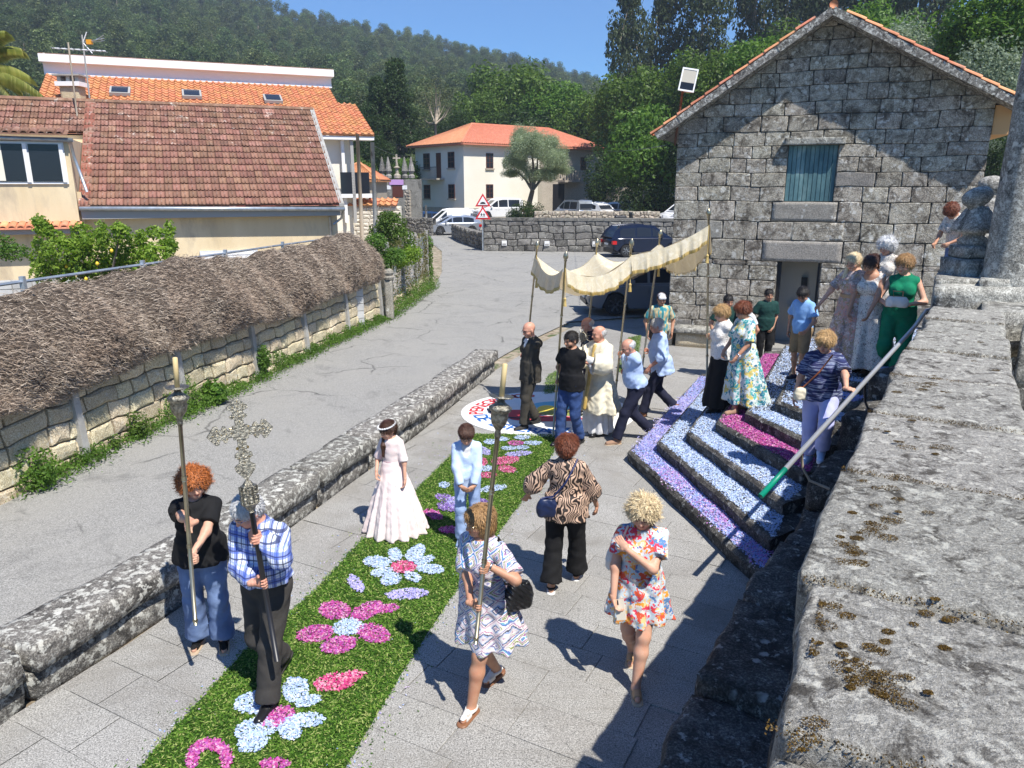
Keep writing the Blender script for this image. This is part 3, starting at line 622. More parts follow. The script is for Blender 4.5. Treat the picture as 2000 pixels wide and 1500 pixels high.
# ---------------------------------------------------------------- people
def crew():
 P = {}
 def mk(key, label, fp, face, H=None, **k):
  p, h = foot(*fp); P[key] = person(label, p, H or h, face, **k); return P[key]
 near = dict(res=.009, hres=.0046); mid = dict(res=.012, hres=.0062); far = dict(res=.015, hres=.0075)
 g = mk('red', 'woman with curly ginger hair, black t-shirt and jeans, carrying the left candle staff', (418, 1256, 940), (.25, -1), 1.60, w=1.14, fem=True, belly=.5, head=(8, 20, 0), lean=0,
       feet=[(-.09, .05, 0, 6), (.12, -.02, 0, 12)], hands=[grip('S1', 1111, (.5, .85, 0)), grip('S1', 1031, (-.5, .85, 0))],
       elb=((-1, .25, -.55), (1, -.3, -.5)), skin='fair', hair=('curly', HR_['ginger'], 1.0),
       wear=[dict(k='trousers', m=M['denim'], n='jeans', fl=.045, o=.016, t1=1.92), dict(k='shirt', m=M['black_cloth'], n='shirt', sl=.72, hem=-.06, o=.02, so=.024, fl=1.1, wr=.004)],
       shoes=dict(m=M['black_cloth'], t='sandal', sole=M['cork'], heel=.02), **near)
 g = mk('plaid', 'white-haired man in blue plaid shirt bowing his head behind the silver cross', (547, 1345, 968), (-.25, -1), 1.74, w=1.06, belly=.5, head=(28, -25, 0), lean=4,
       feet=[(-.05, .24, 0, 4), (.10, -.22, 0, 8, 30)], hands=[grip('S3', 1052, (.5, .85, 0)), grip('S3', 1140, (-.5, .85, 0))], elb=((-.8, -.3, -.5), (.8, -.5, -.5)), skin='ruddy', hair=('short', HR_['white']), glasses=M['watch_steel'],
       wear=[dict(k='trousers', m=M['charcoal'], fl=.034, o=.016, wr=.003), dict(k='belt', m=M['black_leather'], o=.012), dict(k='shirt', m=M['plaid'], sl=1.92, hem=.07, o=.018, so=.018, fl=.98, wr=.0042, v=.8), dict(k='collar', m=M['plaid'])], shoes=SS, **near)
 g = mk('girl', 'girl with long brown hair in white communion dress with pink sash', (772, 1038, 838), (-.25, -1), 1.33, w=.82, fem=True, child=True, head=(20, -30, 0), lean=0, feet=[(-.07, 0, 0, 5), (.07, 0, 0, 5)],
       hands=[('at', (-.19, .10, .64), (.05, .2, -1), (1, .1, 0), .5), ('at', (.13, .14, .76), (-.1, .3, -.9), (-1, 0, 0), .5)], elb=((-.5, -.5, -.6), (.5, -.5, -.6)), skin='fair', hair=('long', HR_['brown'], 1),
       wear=[dict(k='dress', m=M['pink_tulle'], sl=.95, r1=(.355, .34), hem=.02, nr=15, amp=.075, o=.012, so=.014, wr=.002, r=.011, c=(.0, -.03))], **near)
 r = g; f = Field(.008); T = r['T']
 f.ell(T(0, 0, .185), np.array([.128, .108, .045]) * r['s'], None); v, q = f.mesh(); add('sash', v, q, M['pink_sash'], r['root'], smooth=True)
 b = MB(); HH = r['HH']
 b.tube([HH(.092 * math.cos(t), -.012 + .108 * math.sin(t), .065 + .012 * math.sin(t)) for t in np.linspace(0, 6.283, 25)], .007, 6, cap=False)
 for t in np.linspace(0, 6.1, 22):
  T_ = Matrix.Translation(HH(.094 * math.cos(t), -.012 + .11 * math.sin(t), .068 + .012 * math.sin(t))); b.lathe([(.001, -.011), (.011, -.004), (.013, .004), (.001, .011)], T_, 6)
 b.build('flower_headband', M['white_cotton'], r['root'])
 g = mk('boy', 'boy in pale blue suit looking down, standing on the green carpet', (915, 1056, 838), (.05, -1), 1.37, w=.86, child=True, head=(26, 0, 0), lean=0, feet=[(-.075, -.02, 0, 12), (.08, .03, 0, 14)],
       hands=[('at', (-.06, .21, .68), (.8, .35, -.45), (.2, -1, .2), .6), ('at', (.06, .22, .69), (-.8, .35, -.4), (-.2, -1, .2), .6)], elb=((-1, -.3, -.5), (1, -.3, -.5)), skin='tan', hair=('fringe', HR_['brown']),
       wear=[dict(k='trousers', m=M['pale_blue_trousers'], fl=.026, o=.012), dict(k='shirt', m=M['white_cotton'], sl=.3, hem=.0, o=.008), dict(k='jacket', m=M['pale_blue_suit'], sl=1.9, hem=-.10, o=.016, so=.006, fl=1.08, v=1.2, wr=.0025)],
       shoes=dict(m=M['blue_canvas'], t='shoe', sole=M['white_rubber']), **near)
 g = mk('blond', 'blonde woman in glasses and patterned dress carrying the right candle staff', (970, 1352, 988), (-.55, -.85), 1.62, w=1.12, fem=True, belly=.4, head=(4, -25, 0), lean=1,
       feet=[(.02, .30, 0, 4), (.10, -.14, 0, 10, 12)], hands=[grip('S2', 1112, (.5, .85, 0)), grip('S2', 1188, (-.4, .9, 0))], elb=((-1, -.2, -.6), (.6, -.5, -.7)), skin='tan', hair=('bob', HR_['honey']), glasses=M['watch_gold'],
       wear=[dict(k='dress', m=M['ikat'], sl=.85, r1=(.27, .25), hem=.50, nr=8, amp=.11, o=.02, so=.026, wr=.004, c=(.03, .02))], shoes=dict(m=M['white_leather'], t='sandal', sole=M['brown_leather'], heel=.035), **near)
 g = mk('swirl', 'auburn-haired woman seen from behind in brown swirl-print blouse and black trousers', (1100, 1140, 858), (.18, 1), 1.56, w=1.15, fem=True, belly=.3, head=(5, -10, 0), lean=0,
       feet=[(-.10, -.16, 0, 6), (.12, .14, 0, 10)], hands=[('at', (-.37, .12, .87), (-.5, .2, -.85), (-.2, .8, .2), .3), ('at', (.30, .15, .78), (.1, .35, -.9), (-1, 0, 0), .4)], elb=((-.7, -.7, -.3), (.7, -.6, -.3)), skin='tan', hair=('puff', HR_['auburn']),
       wear=[dict(k='trousers', m=M['black_cloth'], fl=.05, o=.018, t1=1.93, wr=.004), dict(k='shirt', m=M['swirl'], n='blouse', sl=1.35, hem=-.10, o=.022, so=.03, fl=1.15, wr=.005)], shoes=dict(m=M['black_cloth'], t='sandal', sole=M['white_rubber'], heel=.015), **near)
 g = mk('floral', 'woman with curly pale blonde hair in bright floral dress walking with hand on shoulder', (1241, 1318, 968), (-.15, -1), 1.60, w=1.10, fem=True, belly=.3, head=(12, -8, 4), lean=4, side=-2,
       feet=[(.0, .22, 0, 6), (.03, -.20, 0, 8, 20)], hands=[('at', (.11, .20, 1.20), (.7, -.15, .75), (0, -1, -.2), .45), ('at', (.20, .22, .80), (-.35, .35, -.85), (-.9, .1, .2), .7)], elb=((-.35, .6, -1), (.9, -.5, -.5)), skin='fair', hair=('curly', HR_['pale'], .96),
       wear=[dict(k='dress', m=M['fl_bright'], sl=.62, r1=(.25, .22), hem=.56, nr=9, amp=.10, o=.018, so=.032, wr=.004, c=(.0, .0)), dict(k='collar', m=M['fl_bright'])], shoes=dict(m=M['tan_leather'], t='sandal', sole=M['cork'], heel=.03, ankle=False), **near)
 # canopy bearers and priest
 g = mk('suit', 'bald man in dark olive suit carrying the foremost far canopy pole', (1040, 832, 620), (-.88, -.45), 1.76, head=(18, 5, 0), lean=-1, feet=[(-.08, .20, 0, 6), (.08, -.10, 0, 6, 14)],
       hands=[grip('Q1', 654, (.0, .9, 0)), grip('Q1', 738, (-.2, .9, 0))], elb=((-.8, -.5, -.8), (.8, -.3, -.8)), skin='ruddy', glasses=M['sole_dark'],
       wear=[dict(k='trousers', m=M['suit_olive'], fl=.03, o=.014), dict(k='shirt', m=M['white_cotton'], sl=.3, hem=.05, o=.008), dict(k='jacket', m=M['suit_olive'], sl=1.9, hem=-.16, o=.026, so=.016, fl=1.08, v=1.0), dict(k='collar', m=M['white_cotton'])], shoes=dict(m=M['sole_dark'], t='shoe'), **mid)
 g = mk('tee', 'bearded man in black t-shirt and blue jeans carrying the foremost near canopy pole', (1117, 866, 640), (-.72, -.75), 1.76, w=1.10, head=(12, -8, 0), lean=0, feet=[(-.08, -.10, 0, 6, 8), (.10, .16, 0, 8)],
       hands=[grip('P1', 718, (.5, .8, 0)), grip('P1', 745, (-.6, .7, 0))], elb=((-.9, -.5, -.6), (.8, -.5, -.6)), skin='tan', hair=('short', HR_['black']),
       wear=[dict(k='trousers', m=M['jeans_blue'], n='jeans', fl=.024, o=.014, wr=.004), dict(k='shirt', m=M['black_cloth'], sl=.68, hem=-.08, o=.02, so=.022)], shoes=SS, **mid)
 HH, HR = g['HH'], g['HR']; f = Field(.006); f.ell(HH(0, .038, -.062), np.array([.060, .052, .042]), HR); f.ell(HH(0, .06, -.02), np.array([.03, .034, .012]), HR); f.sub(HH(0, .115, -.045), np.array([.026, .036, .014]), HR)
 v, q = f.mesh(noise=(.001, 300)); add('beard', v, q, HR_['black'], g['root'], smooth=True)
 g = mk('back', 'dark-jacketed man half hidden behind the priest holding a canopy pole', (1150, 806, 628), (-.9, -.35), 1.70, head=(15, 0, 0), feet=[(-.08, .12, 0, 6), (.08, -.12, 0, 6)], hands=[grip('Q2', 715, (-.2, .9, 0)), grip('Q2', 668, (-.4, .9, 0))], skin='ruddy', hair=('sides', HR_['grey']),
       wear=[dict(k='trousers', m=M['navy']), dict(k='jacket', m=M['navy'], sl=1.9, hem=-.16, o=.026, v=1)], **far)
 g = mk('priest', 'bald priest in cream vestments carrying a silver monstrance under the canopy', (1165, 846, 632), (-.78, -.62), 1.74, w=1.10, belly=.4, head=(8, -18, 0), lean=0, feet=[(-.08, .05, 0, 6), (.08, -.08, 0, 6)],
       hands=[('at', (-.09, .36, 1.22), (.6, .6, .3), (1, .0, 0), .6), ('at', (.09, .36, 1.22), (-.6, .6, .3), (-1, 0, 0), .6)], elb=((-.9, -.1, -.9), (.9, -.1, -.9)), skin='ruddy', hair=('sides', HR_['grey']),
       wear=[dict(k='dress', m=M['white_cotton'], n='alb', sl=0, r1=(.25, .23), hem=.05, nr=11, amp=.07, o=.01), dict(k='dress', m=M['cream'], n='chasuble', sl=1.55, r1=(.42, .30), hem=.40, nr=7, amp=.08, o=.04, so=.075, wr=.005, neck=.5)], **mid)
 T = g['T']; f = Field(.011); f.cap(T(-.01, .11, .48), T(-.02, .21, .1), .03, .03, .01, flat=((1, 0, 0), 1.0)); f.cap(T(-.02, .21, .1), T(-.02, .31, -.45), .03, .03, .01); f.cap(T(-.11, .02, .51), T(0, .12, .44), .025, .025, .01); f.cap(T(.11, .02, .51), T(0, .12, .44), .025, .025, .01)
 v, q = f.mesh(); add('gold_orphrey', v, q, M['gold_cloth'], g['root'], smooth=True)
 f = Field(.011); f.cap(T(-.13, .30, .31), T(.11, .33, .31), .055, .055, .03); f.cap(T(-.10, .32, .30), T(-.14, .28, .12), .05, .03, .02); f.cap(T(.1, .32, .3), T(.12, .30, .10), .045, .03, .02); v, q = f.mesh(wrinkle=.005); add('humeral_veil', v, q, M['white_cotton'], g['root'], smooth=True)
 g = mk('bald', 'bald man with glasses in pale blue shirt holding the middle near canopy pole', (1238, 862, 655), (-.98, -.18), 1.70, w=1.06, belly=.6, head=(20, 4, 0), lean=10, feet=[(-.06, .30, 0, 6), (.08, -.30, 0, 6, 38)],
       hands=[grip('P2', 742, (-.2, .9, 0)), grip('P2', 690, (-.3, .9, 0))][::1], elb=((-.4, -.8, -.7), (.8, -.2, -.9)), skin='ruddy', hair=('sides', HR_['white']), glasses=M['sole_dark'],
       wear=[dict(k='trousers', m=M['navy'], fl=.028, o=.014), dict(k='shirt', m=M['shirt_blue'], sl=1.85, hem=.03, o=.02, so=.022, wr=.005, v=.7), dict(k='collar', m=M['shirt_blue'])], shoes=dict(m=M['tan_suede'], t='shoe', sole=M['cork']), **mid)
 g = mk('blue2', 'grey-haired man in untucked light blue shirt at the last far canopy pole', (1284, 812, 630), (-.98, .05), 1.74, w=1.08, belly=.5, head=(6, 0, 0), lean=8, feet=[(-.06, .26, 0, 6), (.08, -.30, 0, 6, 40)],
       hands=[('at', (-.2, .2, .9), (0, .5, -.8), (1, 0, 0), .5), grip('Q3', 690, (-.2, .9, 0))], elb=((-.5, -.5, -.7), (.6, .1, -.9)), skin='ruddy', hair=('short', HR_['grey']),
       wear=[dict(k='trousers', m=M['navy'], fl=.028), dict(k='shirt', m=M['shirt_blue'], sl=1.3, hem=-.14, o=.03, so=.022, wr=.005, fl=1.12, v=.7), dict(k='collar', m=M['shirt_blue'])], shoes=dict(m=M['brown_leather'], t='shoe'), **mid)
 g = mk('lace', 'blonde woman in white lace top and long black skirt holding the rear canopy pole', (1402, 802, 610, 's'), (-.98, -.15), 1.62, w=1.12, fem=True, belly=.3, head=(16, 0, 0), lean=3, feet=[(-.08, .06, 0, 6), (.08, -.08, 0, 6)],
       hands=[grip('P3', 717, (.2, .9, 0)), grip('P3', 655, (-.2, .9, 0))], elb=((-.6, -.6, -.6), (.8, -.2, -.9)), skin='fair', hair=('puff', HR_['blond']),
       wear=[dict(k='skirt', m=M['black_cloth'], r1=(.27, .25), hem=.09), dict(k='blouse', m=M['lace'], sl=1.25, hem=-.04, o=.024, so=.03, fl=1.1, wr=.004)], **mid)
 g = mk('teal', 'short-haired woman in long teal floral dress walking down beside the lace top', (1442, 803, 598, 's'), (-.95, -.30), 1.60, w=1.12, fem=True, belly=.3, head=(20, 0, 0), lean=2, feet=[(-.08, .12, 0, 6), (.08, -.12, 0, 6)],
       hands=[('at', (-.20, .24, .86), (.1, .5, -.8), (.8, .2, 0), .5), ('at', (.18, .2, .85), (-.3, .3, -.8), (-1, 0, 0), .5)], skin='tan', hair=('puff', HR_['auburn']), glasses=M['sole_dark'],
       wear=[dict(k='dress', m=M['fl_teal'], sl=.9, r1=(.34, .30), hem=.14, c=(.0, -.12), nr=8, amp=.1, o=.022, so=.03)], shoes=dict(m=M['tan_suede'], t='shoe'), **mid)
 g = mk('cap', 'man in white cap and teal-orange patterned shirt standing behind the canopy', (1283, 732, 547), (0, -1), 1.72, head=(6, 0, 0), feet=[(-.1, 0, 0, 8), (.1, 0, 0, 8)], skin='tan', hair=('short', HR_['brown']),
       wear=[dict(k='shorts', m=M['charcoal'], t1=1.0, o=.02), dict(k='shirt', m=M['navajo'], sl=.75, hem=-.12, o=.022, so=.02, fl=1.08), dict(k='collar', m=M['navajo'])], **mid)
 HH, HR = g['HH'], g['HR']; f = Field(.007); f.ell(HH(0, -.01, .055), np.array([.086, .102, .07]), HR); f.cap(HH(-.03, .08, .045), HH(.03, .08, .045), .045, .045, .01); v, q = f.mesh(planes=[(HH(0, 0, .028), -HR[:, 2])]); cp = add('cap', v, q, M['white_cotton'], g['root'], smooth=True)
 g = mk('polo1', 'dark-haired man in green polo standing behind the lace top', (1408, 738, 577), (.15, -1), 1.72, head=(10, 0, 0), skin='tan', hair=('short', HR_['black']), w=1.05,
       wear=[dict(k='trousers', m=M['charcoal']), dict(k='shirt', m=M['green_polo'], sl=.7, hem=-.1, o=.02, so=.02), dict(k='collar', m=M['green_polo'])], **far)
 g = mk('whitetop', 'black-haired woman in white top between the two green polos', (1452, 742, 573), (-.9, -.4), 1.62, fem=True, head=(18, 0, 0), skin='tan', hair=('bun', HR_['black']), wear=[dict(k='trousers', m=M['black_cloth']), dict(k='shirt', m=M['white_cotton'], sl=.6, hem=-.05, o=.018)], **far)
 g = mk('polo2', 'smiling man in green polo and black trousers standing beside the doorway', (1487, 716, 580), (.1, -1), 1.70, w=1.1, head=(4, -5, 0), skin='tan', hair=('short', HR_['black']),
       hands=[('at', (-.12, .12, .88), (.5, .3, -.7), (.5, -.5, 0), .5), None], wear=[dict(k='trousers', m=M['black_cloth']), dict(k='shirt', m=M['green_polo'], sl=.75, hem=-.1, o=.02, so=.024), dict(k='collar', m=M['green_polo'])], **mid)
 g = mk('skyboy', 'boy in sky blue t-shirt and khaki shorts on the stairs by the doorway', (1556, 742, 582, 's'), (-.75, -.65), 1.42, w=.88, child=True, head=(28, 10, 0), feet=[(-.08, .05, 0, 6), (.08, -.05, 0, 6)], skin='tan', hair=('fringe', HR_['black']), glasses=M['sole_dark'],
       hands=[('at', (-.18, .22, .80), (.2, .7, -.3), (.8, 0, 0), .5), None], wear=[dict(k='shorts', m=M['khaki'], t1=.95, o=.024), dict(k='shirt', m=M['sky_tee'], sl=.75, hem=-.06, o=.022, so=.024)], shoes=dict(m=M['navy'], t='shoe', sole=M['white_rubber']), **mid)
 rp, ra = on('R', 768)
 g = mk('striped', 'woman in navy striped t-shirt and lilac trousers coming down holding the handrail', (1590, 905, 636, 's'), (-.50, -.86), 1.60, w=1.16, fem=True, belly=.4, head=(18, -10, 0), lean=4, feet=[(-.08, .16, .13, 6, 20), (.08, -.06, 0, 8)],
       hands=[('grip', rp, ra, (-.2, .3, -1)), ('at', (.27, .14, .80), (.0, .25, -.95), (-1, 0, 0), .6)], elb=((-.9, -.3, -.4), (.7, -.5, -.6)), skin='fair', hair=('puff', HR_['blond']),
       wear=[dict(k='trousers', m=M['lilac_jeans'], fl=.028, o=.014, t1=1.9), dict(k='shirt', m=M['stripes'], sl=.8, hem=-.06, o=.022, so=.028, fl=1.08, wr=.004)], shoes=dict(m=M['pale_blue_suit'], t='shoe', sole=M['white_rubber']), **mid)
 g = mk('dusty', 'blonde woman with glasses in belted dusty pink floral dress near the top step', (1648, 722, 486, 's'), (-.85, -.50), 1.64, w=1.06, fem=True, head=(22, 0, 0), lean=2, feet=[(-.08, .08, 0, 6), (.08, -.08, 0, 6)],
       hands=[None, ('at', (.34, .26, .86), (.2, .5, -.6), (-.4, .4, -.6), .4)], elb=((-.5, -.5, -.7), (.7, -.5, -.3)), skin='fair', hair=('long', HR_['pale'], 1), glasses=M['brown_leather'],
       wear=[dict(k='dress', m=M['fl_dusty'], sl=.85, r1=(.34, .30), hem=.12, nr=9, amp=.1, o=.016, so=.03), dict(k='belt', m=M['tan_leather'], wide=True, z=.17, h=.025, o=.02)], **mid)
 g = mk('summer', 'dark ponytailed woman in sleeveless speckled white long dress beside the green jumpsuit', (1684, 728, 484, 's'), (-.80, -.60), 1.64, w=1.02, fem=True, head=(24, 0, 0), lean=8, feet=[(-.08, .08, 0, 6), (.08, -.08, 0, 6)],
       hands=[('at', (-.16, .34, .86), (.0, .5, -.8), (.9, .3, 0), .4), ('at', (.16, .26, .80), (-.3, .5, -.8), (-1, 0, 0), .4)], elb=((-.6, -.6, -.5), (.8, -.4, -.5)), skin='tan', hair=('pony', HR_['brown']),
       wear=[dict(k='dress', m=M['fl_white'], sl=0, strap=.13, r1=(.40, .32), hem=.10, nr=9, amp=.12, o=.014, c=(.0, -.05))], **mid)
 g = mk('whitehair', 'white-haired woman partly hidden behind the green jumpsuit', (1712, 680, 458, 's'), (-.8, -.6), 1.62, fem=True, head=(20, 0, 0), skin='fair', hair=('curly', HR_['white'], .95), wear=[dict(k='dress', m=M['fl_white'], sl=.7, r1=(.26, .24), hem=.4, o=.016)], **far)
 g = mk('green', 'woman in emerald green sleeveless jumpsuit holding a cream handbag at the handrail top', (1740, 738, 470, 's'), (-.55, -.84), 1.70, w=1.06, fem=True, head=(14, -22, 0), lean=-2, feet=[(-.09, .14, -.06, 6), (.09, -.12, .05, 8)],
       hands=[('at', (-.10, .24, 1.02), (.8, .3, .0), (0, -.6, .7), .6), ('at', (.12, .26, 1.00), (-.8, .3, .1), (0, -.6, .7), .6)], elb=((-.8, -.3, -.6), (.9, -.5, -.5)), skin='fair', hair=('puff', HR_['honey']),
       wear=[dict(k='trousers', m=M['emerald'], fl=.09, o=.022, t1=1.95, wr=.004), dict(k='shirt', m=M['emerald'], n='bodice', sl=.0, hem=.0, o=.018), dict(k='belt', m=M['emerald'], o=.016, z=.09, h=.022), dict(k='collar', m=M['emerald'])], shoes=dict(m=M['white_leather'], t='shoe', sole=M['white_rubber']), **mid)
 g = mk('lean', 'brown-haired woman bending over behind the carved stone finial', (1856, 585, 440, 2.0), (-.8, -.4), 1.62, fem=True, head=(35, 0, 0), lean=22, skin='tan', hair=('puff', HR_['auburn']), hands=[('at', (-.1, .40, .92), (.1, .8, -.3), (.8, 0, 0), .5), ('at', (.12, .42, .90), (-.1, .8, -.3), (-.8, 0, 0), .5)],
       wear=[dict(k='trousers', m=M['denim']), dict(k='shirt', m=M['fl_white'], sl=.7, hem=-.05, o=.018)], **far)
 return P
# ---------------------------------------------------------------- stone, ground and leaf materials
def hsh(*a): return math.sin(sum(x * k for x, k in zip(a, (12.9898, 78.233, 37.719, 4.581)))) * 43758.5453 % 1
def granite(name, cols, lich=(.55, .54, .50), lo=.56, hi=.62, dark=(.03, .028, .026), dlo=.52, dhi=.66, sc=2.2, bump=.6, rnd=.14, lsc=9, moss=None, fine=False):
 t = NT(name); c = t.co(); n1 = t.noise(c, sc, 6, .65, .4)
 col = t.ramp(n1, [(.32, cols[0]), (.5, cols[1]), (.7, cols[2])])
 g = t.noise(c, 60, 3, .7) if not fine else t.mix(.5, t.noise(c, 75, 3, .8), t.noise(c, 240, 3, .8)); g = t.n('RGBToBW', {0: g}).outputs[0] if fine else g; col = t.mix(.85 if fine else .65, col, t.ramp(g, [(.36, tuple(x * .42 for x in cols[1])), (.5, cols[1]), (.64, tuple(min(.8, x * 1.55) for x in cols[2]))]))
 d = t.noise(c, sc * 1.7, 7, .75, .8); col = t.mix(t.math('MULTIPLY', t.ramp(d, [(dlo, 0.0), (dhi, 1.0)]), .85), col, rgb(dark))
 w = t.mix(.10, c, t.n('TexNoise', {'Vector': c, 'Scale': lsc * 2, 'Detail': 4}).outputs[1]); v = t.n('TexVoronoi', {'Vector': w, 'Scale': lsc}).outputs[0]
 lm = t.math('MULTIPLY', t.ramp(v, [(.20, 1.0), (.30, 0.0)]), t.ramp(t.noise(c, lsc * .35, 4), [(lo - .08, 0.0), (hi - .04, 1.0)]))
 l2 = t.ramp(t.noise(c, lsc * 1.5, 6, .7), [(lo, 0.0), (hi, 1.0)]); lm = t.math('MAXIMUM', lm, t.math('MULTIPLY', l2, .8)); col = t.mix(lm, col, rgb(lich))
 if moss: mm = t.ramp(t.noise(c, 3.2, 6, .7), [(.60, 0.0), (.64, 1.0)]); col = t.mix(mm, col, t.ramp(g, [(.4, tuple(x * .4 for x in moss)), (.6, moss)]))
 if rnd: col = t.vary(col, rnd, True, .012)
 h = t.math('ADD', t.noise(c, sc * 6, 7, .7), t.math('MULTIPLY', g, .4)); 
 if moss: h = t.math('ADD', h, t.math('MULTIPLY', mm, .5))
 t.bump(h, bump, .035); return t.out(col, .9, spec=.2)
M['facade'] = granite('weathered_granite', [(.21, .185, .148), (.37, .33, .265), (.54, .49, .41)], dark=(.055, .044, .034), dlo=.45, dhi=.62, lich=(.62, .60, .54), lo=.56, hi=.63, sc=2.3, bump=1.0, rnd=.16, lsc=6)
M['facade_pale'] = granite('pale_dressed_granite', [(.20, .18, .155), (.27, .25, .215), (.34, .315, .27)], dlo=.54, dhi=.78, lo=.64, hi=.7, sc=1.4, bump=.35)
M['coping'] = granite('mossy_coping_granite', [(.22, .21, .185), (.36, .345, .305), (.50, .48, .43)], dark=(.05, .042, .033), dlo=.50, dhi=.62, lich=(.66, .64, .56), lo=.56, hi=.60, sc=4.6, bump=1.0, rnd=.05, lsc=11, fine=True)
M['kerb'] = granite('lichen_kerb_granite', [(.10, .092, .082), (.19, .178, .16), (.31, .295, .265)], dlo=.48, dhi=.64, lich=(.62, .61, .55), lo=.52, hi=.58, sc=2.4, bump=.9, rnd=.10, lsc=9)
M['dark_rock'] = granite('dark_rubble_granite', [(.06, .056, .05), (.12, .112, .10), (.22, .21, .19)], dlo=.42, dhi=.6, lich=(.45, .45, .42), lo=.58, hi=.64, sc=2.4, bump=1.0, lsc=8)  # darker granite shared by the wall face, cheek blocks and steps
M['warm_stone'] = granite('warm_rubble_stone', [(.42, .33, .19), (.55, .455, .30), (.66, .57, .40)], dark=(.10, .075, .05), dlo=.60, dhi=.80, lich=(.60, .56, .46), lo=.60, hi=.68, sc=2.0, bump=.7, rnd=.20)
M['road_wall_stone'] = granite('grey_road_wall_stone', [(.11, .105, .095), (.19, .18, .165), (.28, .27, .24)], dlo=.5, dhi=.66, lo=.62, hi=.68, sc=1.0, bump=.7, rnd=.3)
M['pinkstone'] = granite('pale_village_stone', [(.30, .255, .20), (.40, .35, .28), (.48, .43, .36)], dlo=.62, dhi=.8, lo=.64, hi=.7, sc=.8, bump=.4, rnd=.12)
M['mortar_dark'] = mat('mortar_dark', [(.4, (.03, .028, .025)), (.6, (.07, .065, .055))], 6); M['mortar_warm'] = mat('mortar_warm', [(.4, (.12, .095, .065)), (.6, (.24, .20, .15))], 6, bump=.4)
M['stone_light'] = granite('pale_lichened_granite', [(.17, .16, .14), (.28, .27, .24), (.41, .395, .355)], dlo=.49, dhi=.66, lich=(.62, .61, .55), lo=.54, hi=.62, sc=2.2, bump=.7, lsc=8)
def slab_mat():
 t = NT('granite_paving'); c = t.co(); g = t.noise(c, 95, 3, .75); n = t.noise(c, 1.3, 6, .65, .4); m = t.noise(c, 14, 6, .7)
 col = t.ramp(g, [(.34, (.08, .08, .078)), (.47, (.27, .262, .245)), (.56, (.37, .36, .335)), (.68, (.56, .545, .51))])
 col = t.mix(t.ramp(n, [(.42, 0.0), (.62, .62)]), col, t.mix(.5, col, rgb((.20, .185, .16)))); col = t.mix(t.ramp(m, [(.56, 0.0), (.70, .6)]), col, rgb((.14, .135, .125)))
 sp = t.noise(c, 38, 2, .5); col = t.mix(t.ramp(sp, [(.68, 0.0), (.72, .8)]), col, rgb((.06, .058, .055)))
 col = t.mix(t.math('MULTIPLY', t.ramp(t.noise(c, .55, 7, .72, 1.2), [(.50, 0.0), (.64, 1.0)]), .45), col, rgb((.17, .155, .13))); col = t.vary(col, .055, False, .004); t.bump(t.math('ADD', g, m), .35, .006); return t.out(col, .85, spec=.25)
M['slab'] = slab_mat()
def asphalt():
 t = NT('worn_asphalt'); c = t.co(); g = t.noise(c, 85, 3, .8); n = t.noise(c, .55, 6, .6, .8)
 col = t.ramp(g, [(.36, (.10, .099, .094)), (.5, (.27, .265, .25)), (.66, (.45, .44, .415))])
 col = t.mix(t.ramp(n, [(.40, 0.0), (.64, .55)]), col, rgb((.31, .30, .275))); col = t.mix(t.ramp(t.noise(c, .9, 7, .7, 1.5), [(.55, 0.0), (.68, .5)]), col, rgb((.13, .128, .122)))
 w = t.mix(.35, c, t.n('TexNoise', {'Vector': c, 'Scale': 1.6, 'Detail': 5}).outputs[1]); v = t.n('TexVoronoi', {'Vector': w, 'Scale': .8}, feature='DISTANCE_TO_EDGE').outputs[0]
 cr = t.math('MULTIPLY', t.ramp(v, [(.0, 1.0), (.016, 0.0)]), t.ramp(t.noise(c, .5, 3), [(.46, 0.0), (.58, .8)])); col = t.mix(cr, col, rgb((.05, .05, .048)))
 t.bump(t.math('ADD', g, t.math('MULTIPLY', t.noise(c, 3, 4), .6)), .4, .012); return t.out(col, .88, spec=.2)
M['asphalt'] = asphalt()
M['dirt'] = mat('sandy_verge', [(.35, (.16, .12, .08)), (.5, (.30, .25, .18)), (.7, (.40, .35, .27))], 5, 7, .95, .5, spots=[(2.2, .55, .62, (.07, .10, .03), 'noise')])
M['ground'] = mat('rough_ground', [(.3, (.05, .07, .022)), (.5, (.12, .12, .05)), (.7, (.20, .17, .10))], .25, 8, .95)
M['hill'] = mat('forest_floor', [(.3, (.012, .02, .008)), (.55, (.03, .045, .015)), (.75, (.08, .075, .035))], .03, 8, .95)
M['render_cream'] = mat('cream_render', [(.3, (.62, .49, .30)), (.7, (.75, .62, .41))], .8, 7, .9, .2, spots=[(.7, .54, .74, (.42, .34, .24), 'noise')], cscale=(1.6, 1.6, .5))
M['render_white'] = mat('offwhite_render', [(.3, (.74, .69, .57)), (.7, (.80, .76, .66))], .5, 5, .9, .1); M['white_paint'] = mat('white_paint', [(.3, (.76, .76, .76)), (.7, (.82, .82, .82))], 1, 3, .7)
M['galv'] = mat('galvanised_steel', [(.35, (.34, .38, .42)), (.65, (.50, .54, .58))], 5, 4, .4, metal=.6); M['steel'] = plain('steel', (.60, .62, .65), .28, .55); M['green_tape'] = plain('green_tape', (.0, .22, .14), .45)
M['concrete'] = mat('concrete', [(.3, (.28, .27, .25)), (.7, (.44, .43, .40))], 5, 6, .9, .3, spots=[(3, .6, .68, (.14, .13, .12), 'noise')], rnd=.1)
M['block'] = mat('concrete_block', [(.3, (.42, .42, .42)), (.7, (.52, .52, .51))], 4, 5, .9, .2, rnd=.12)
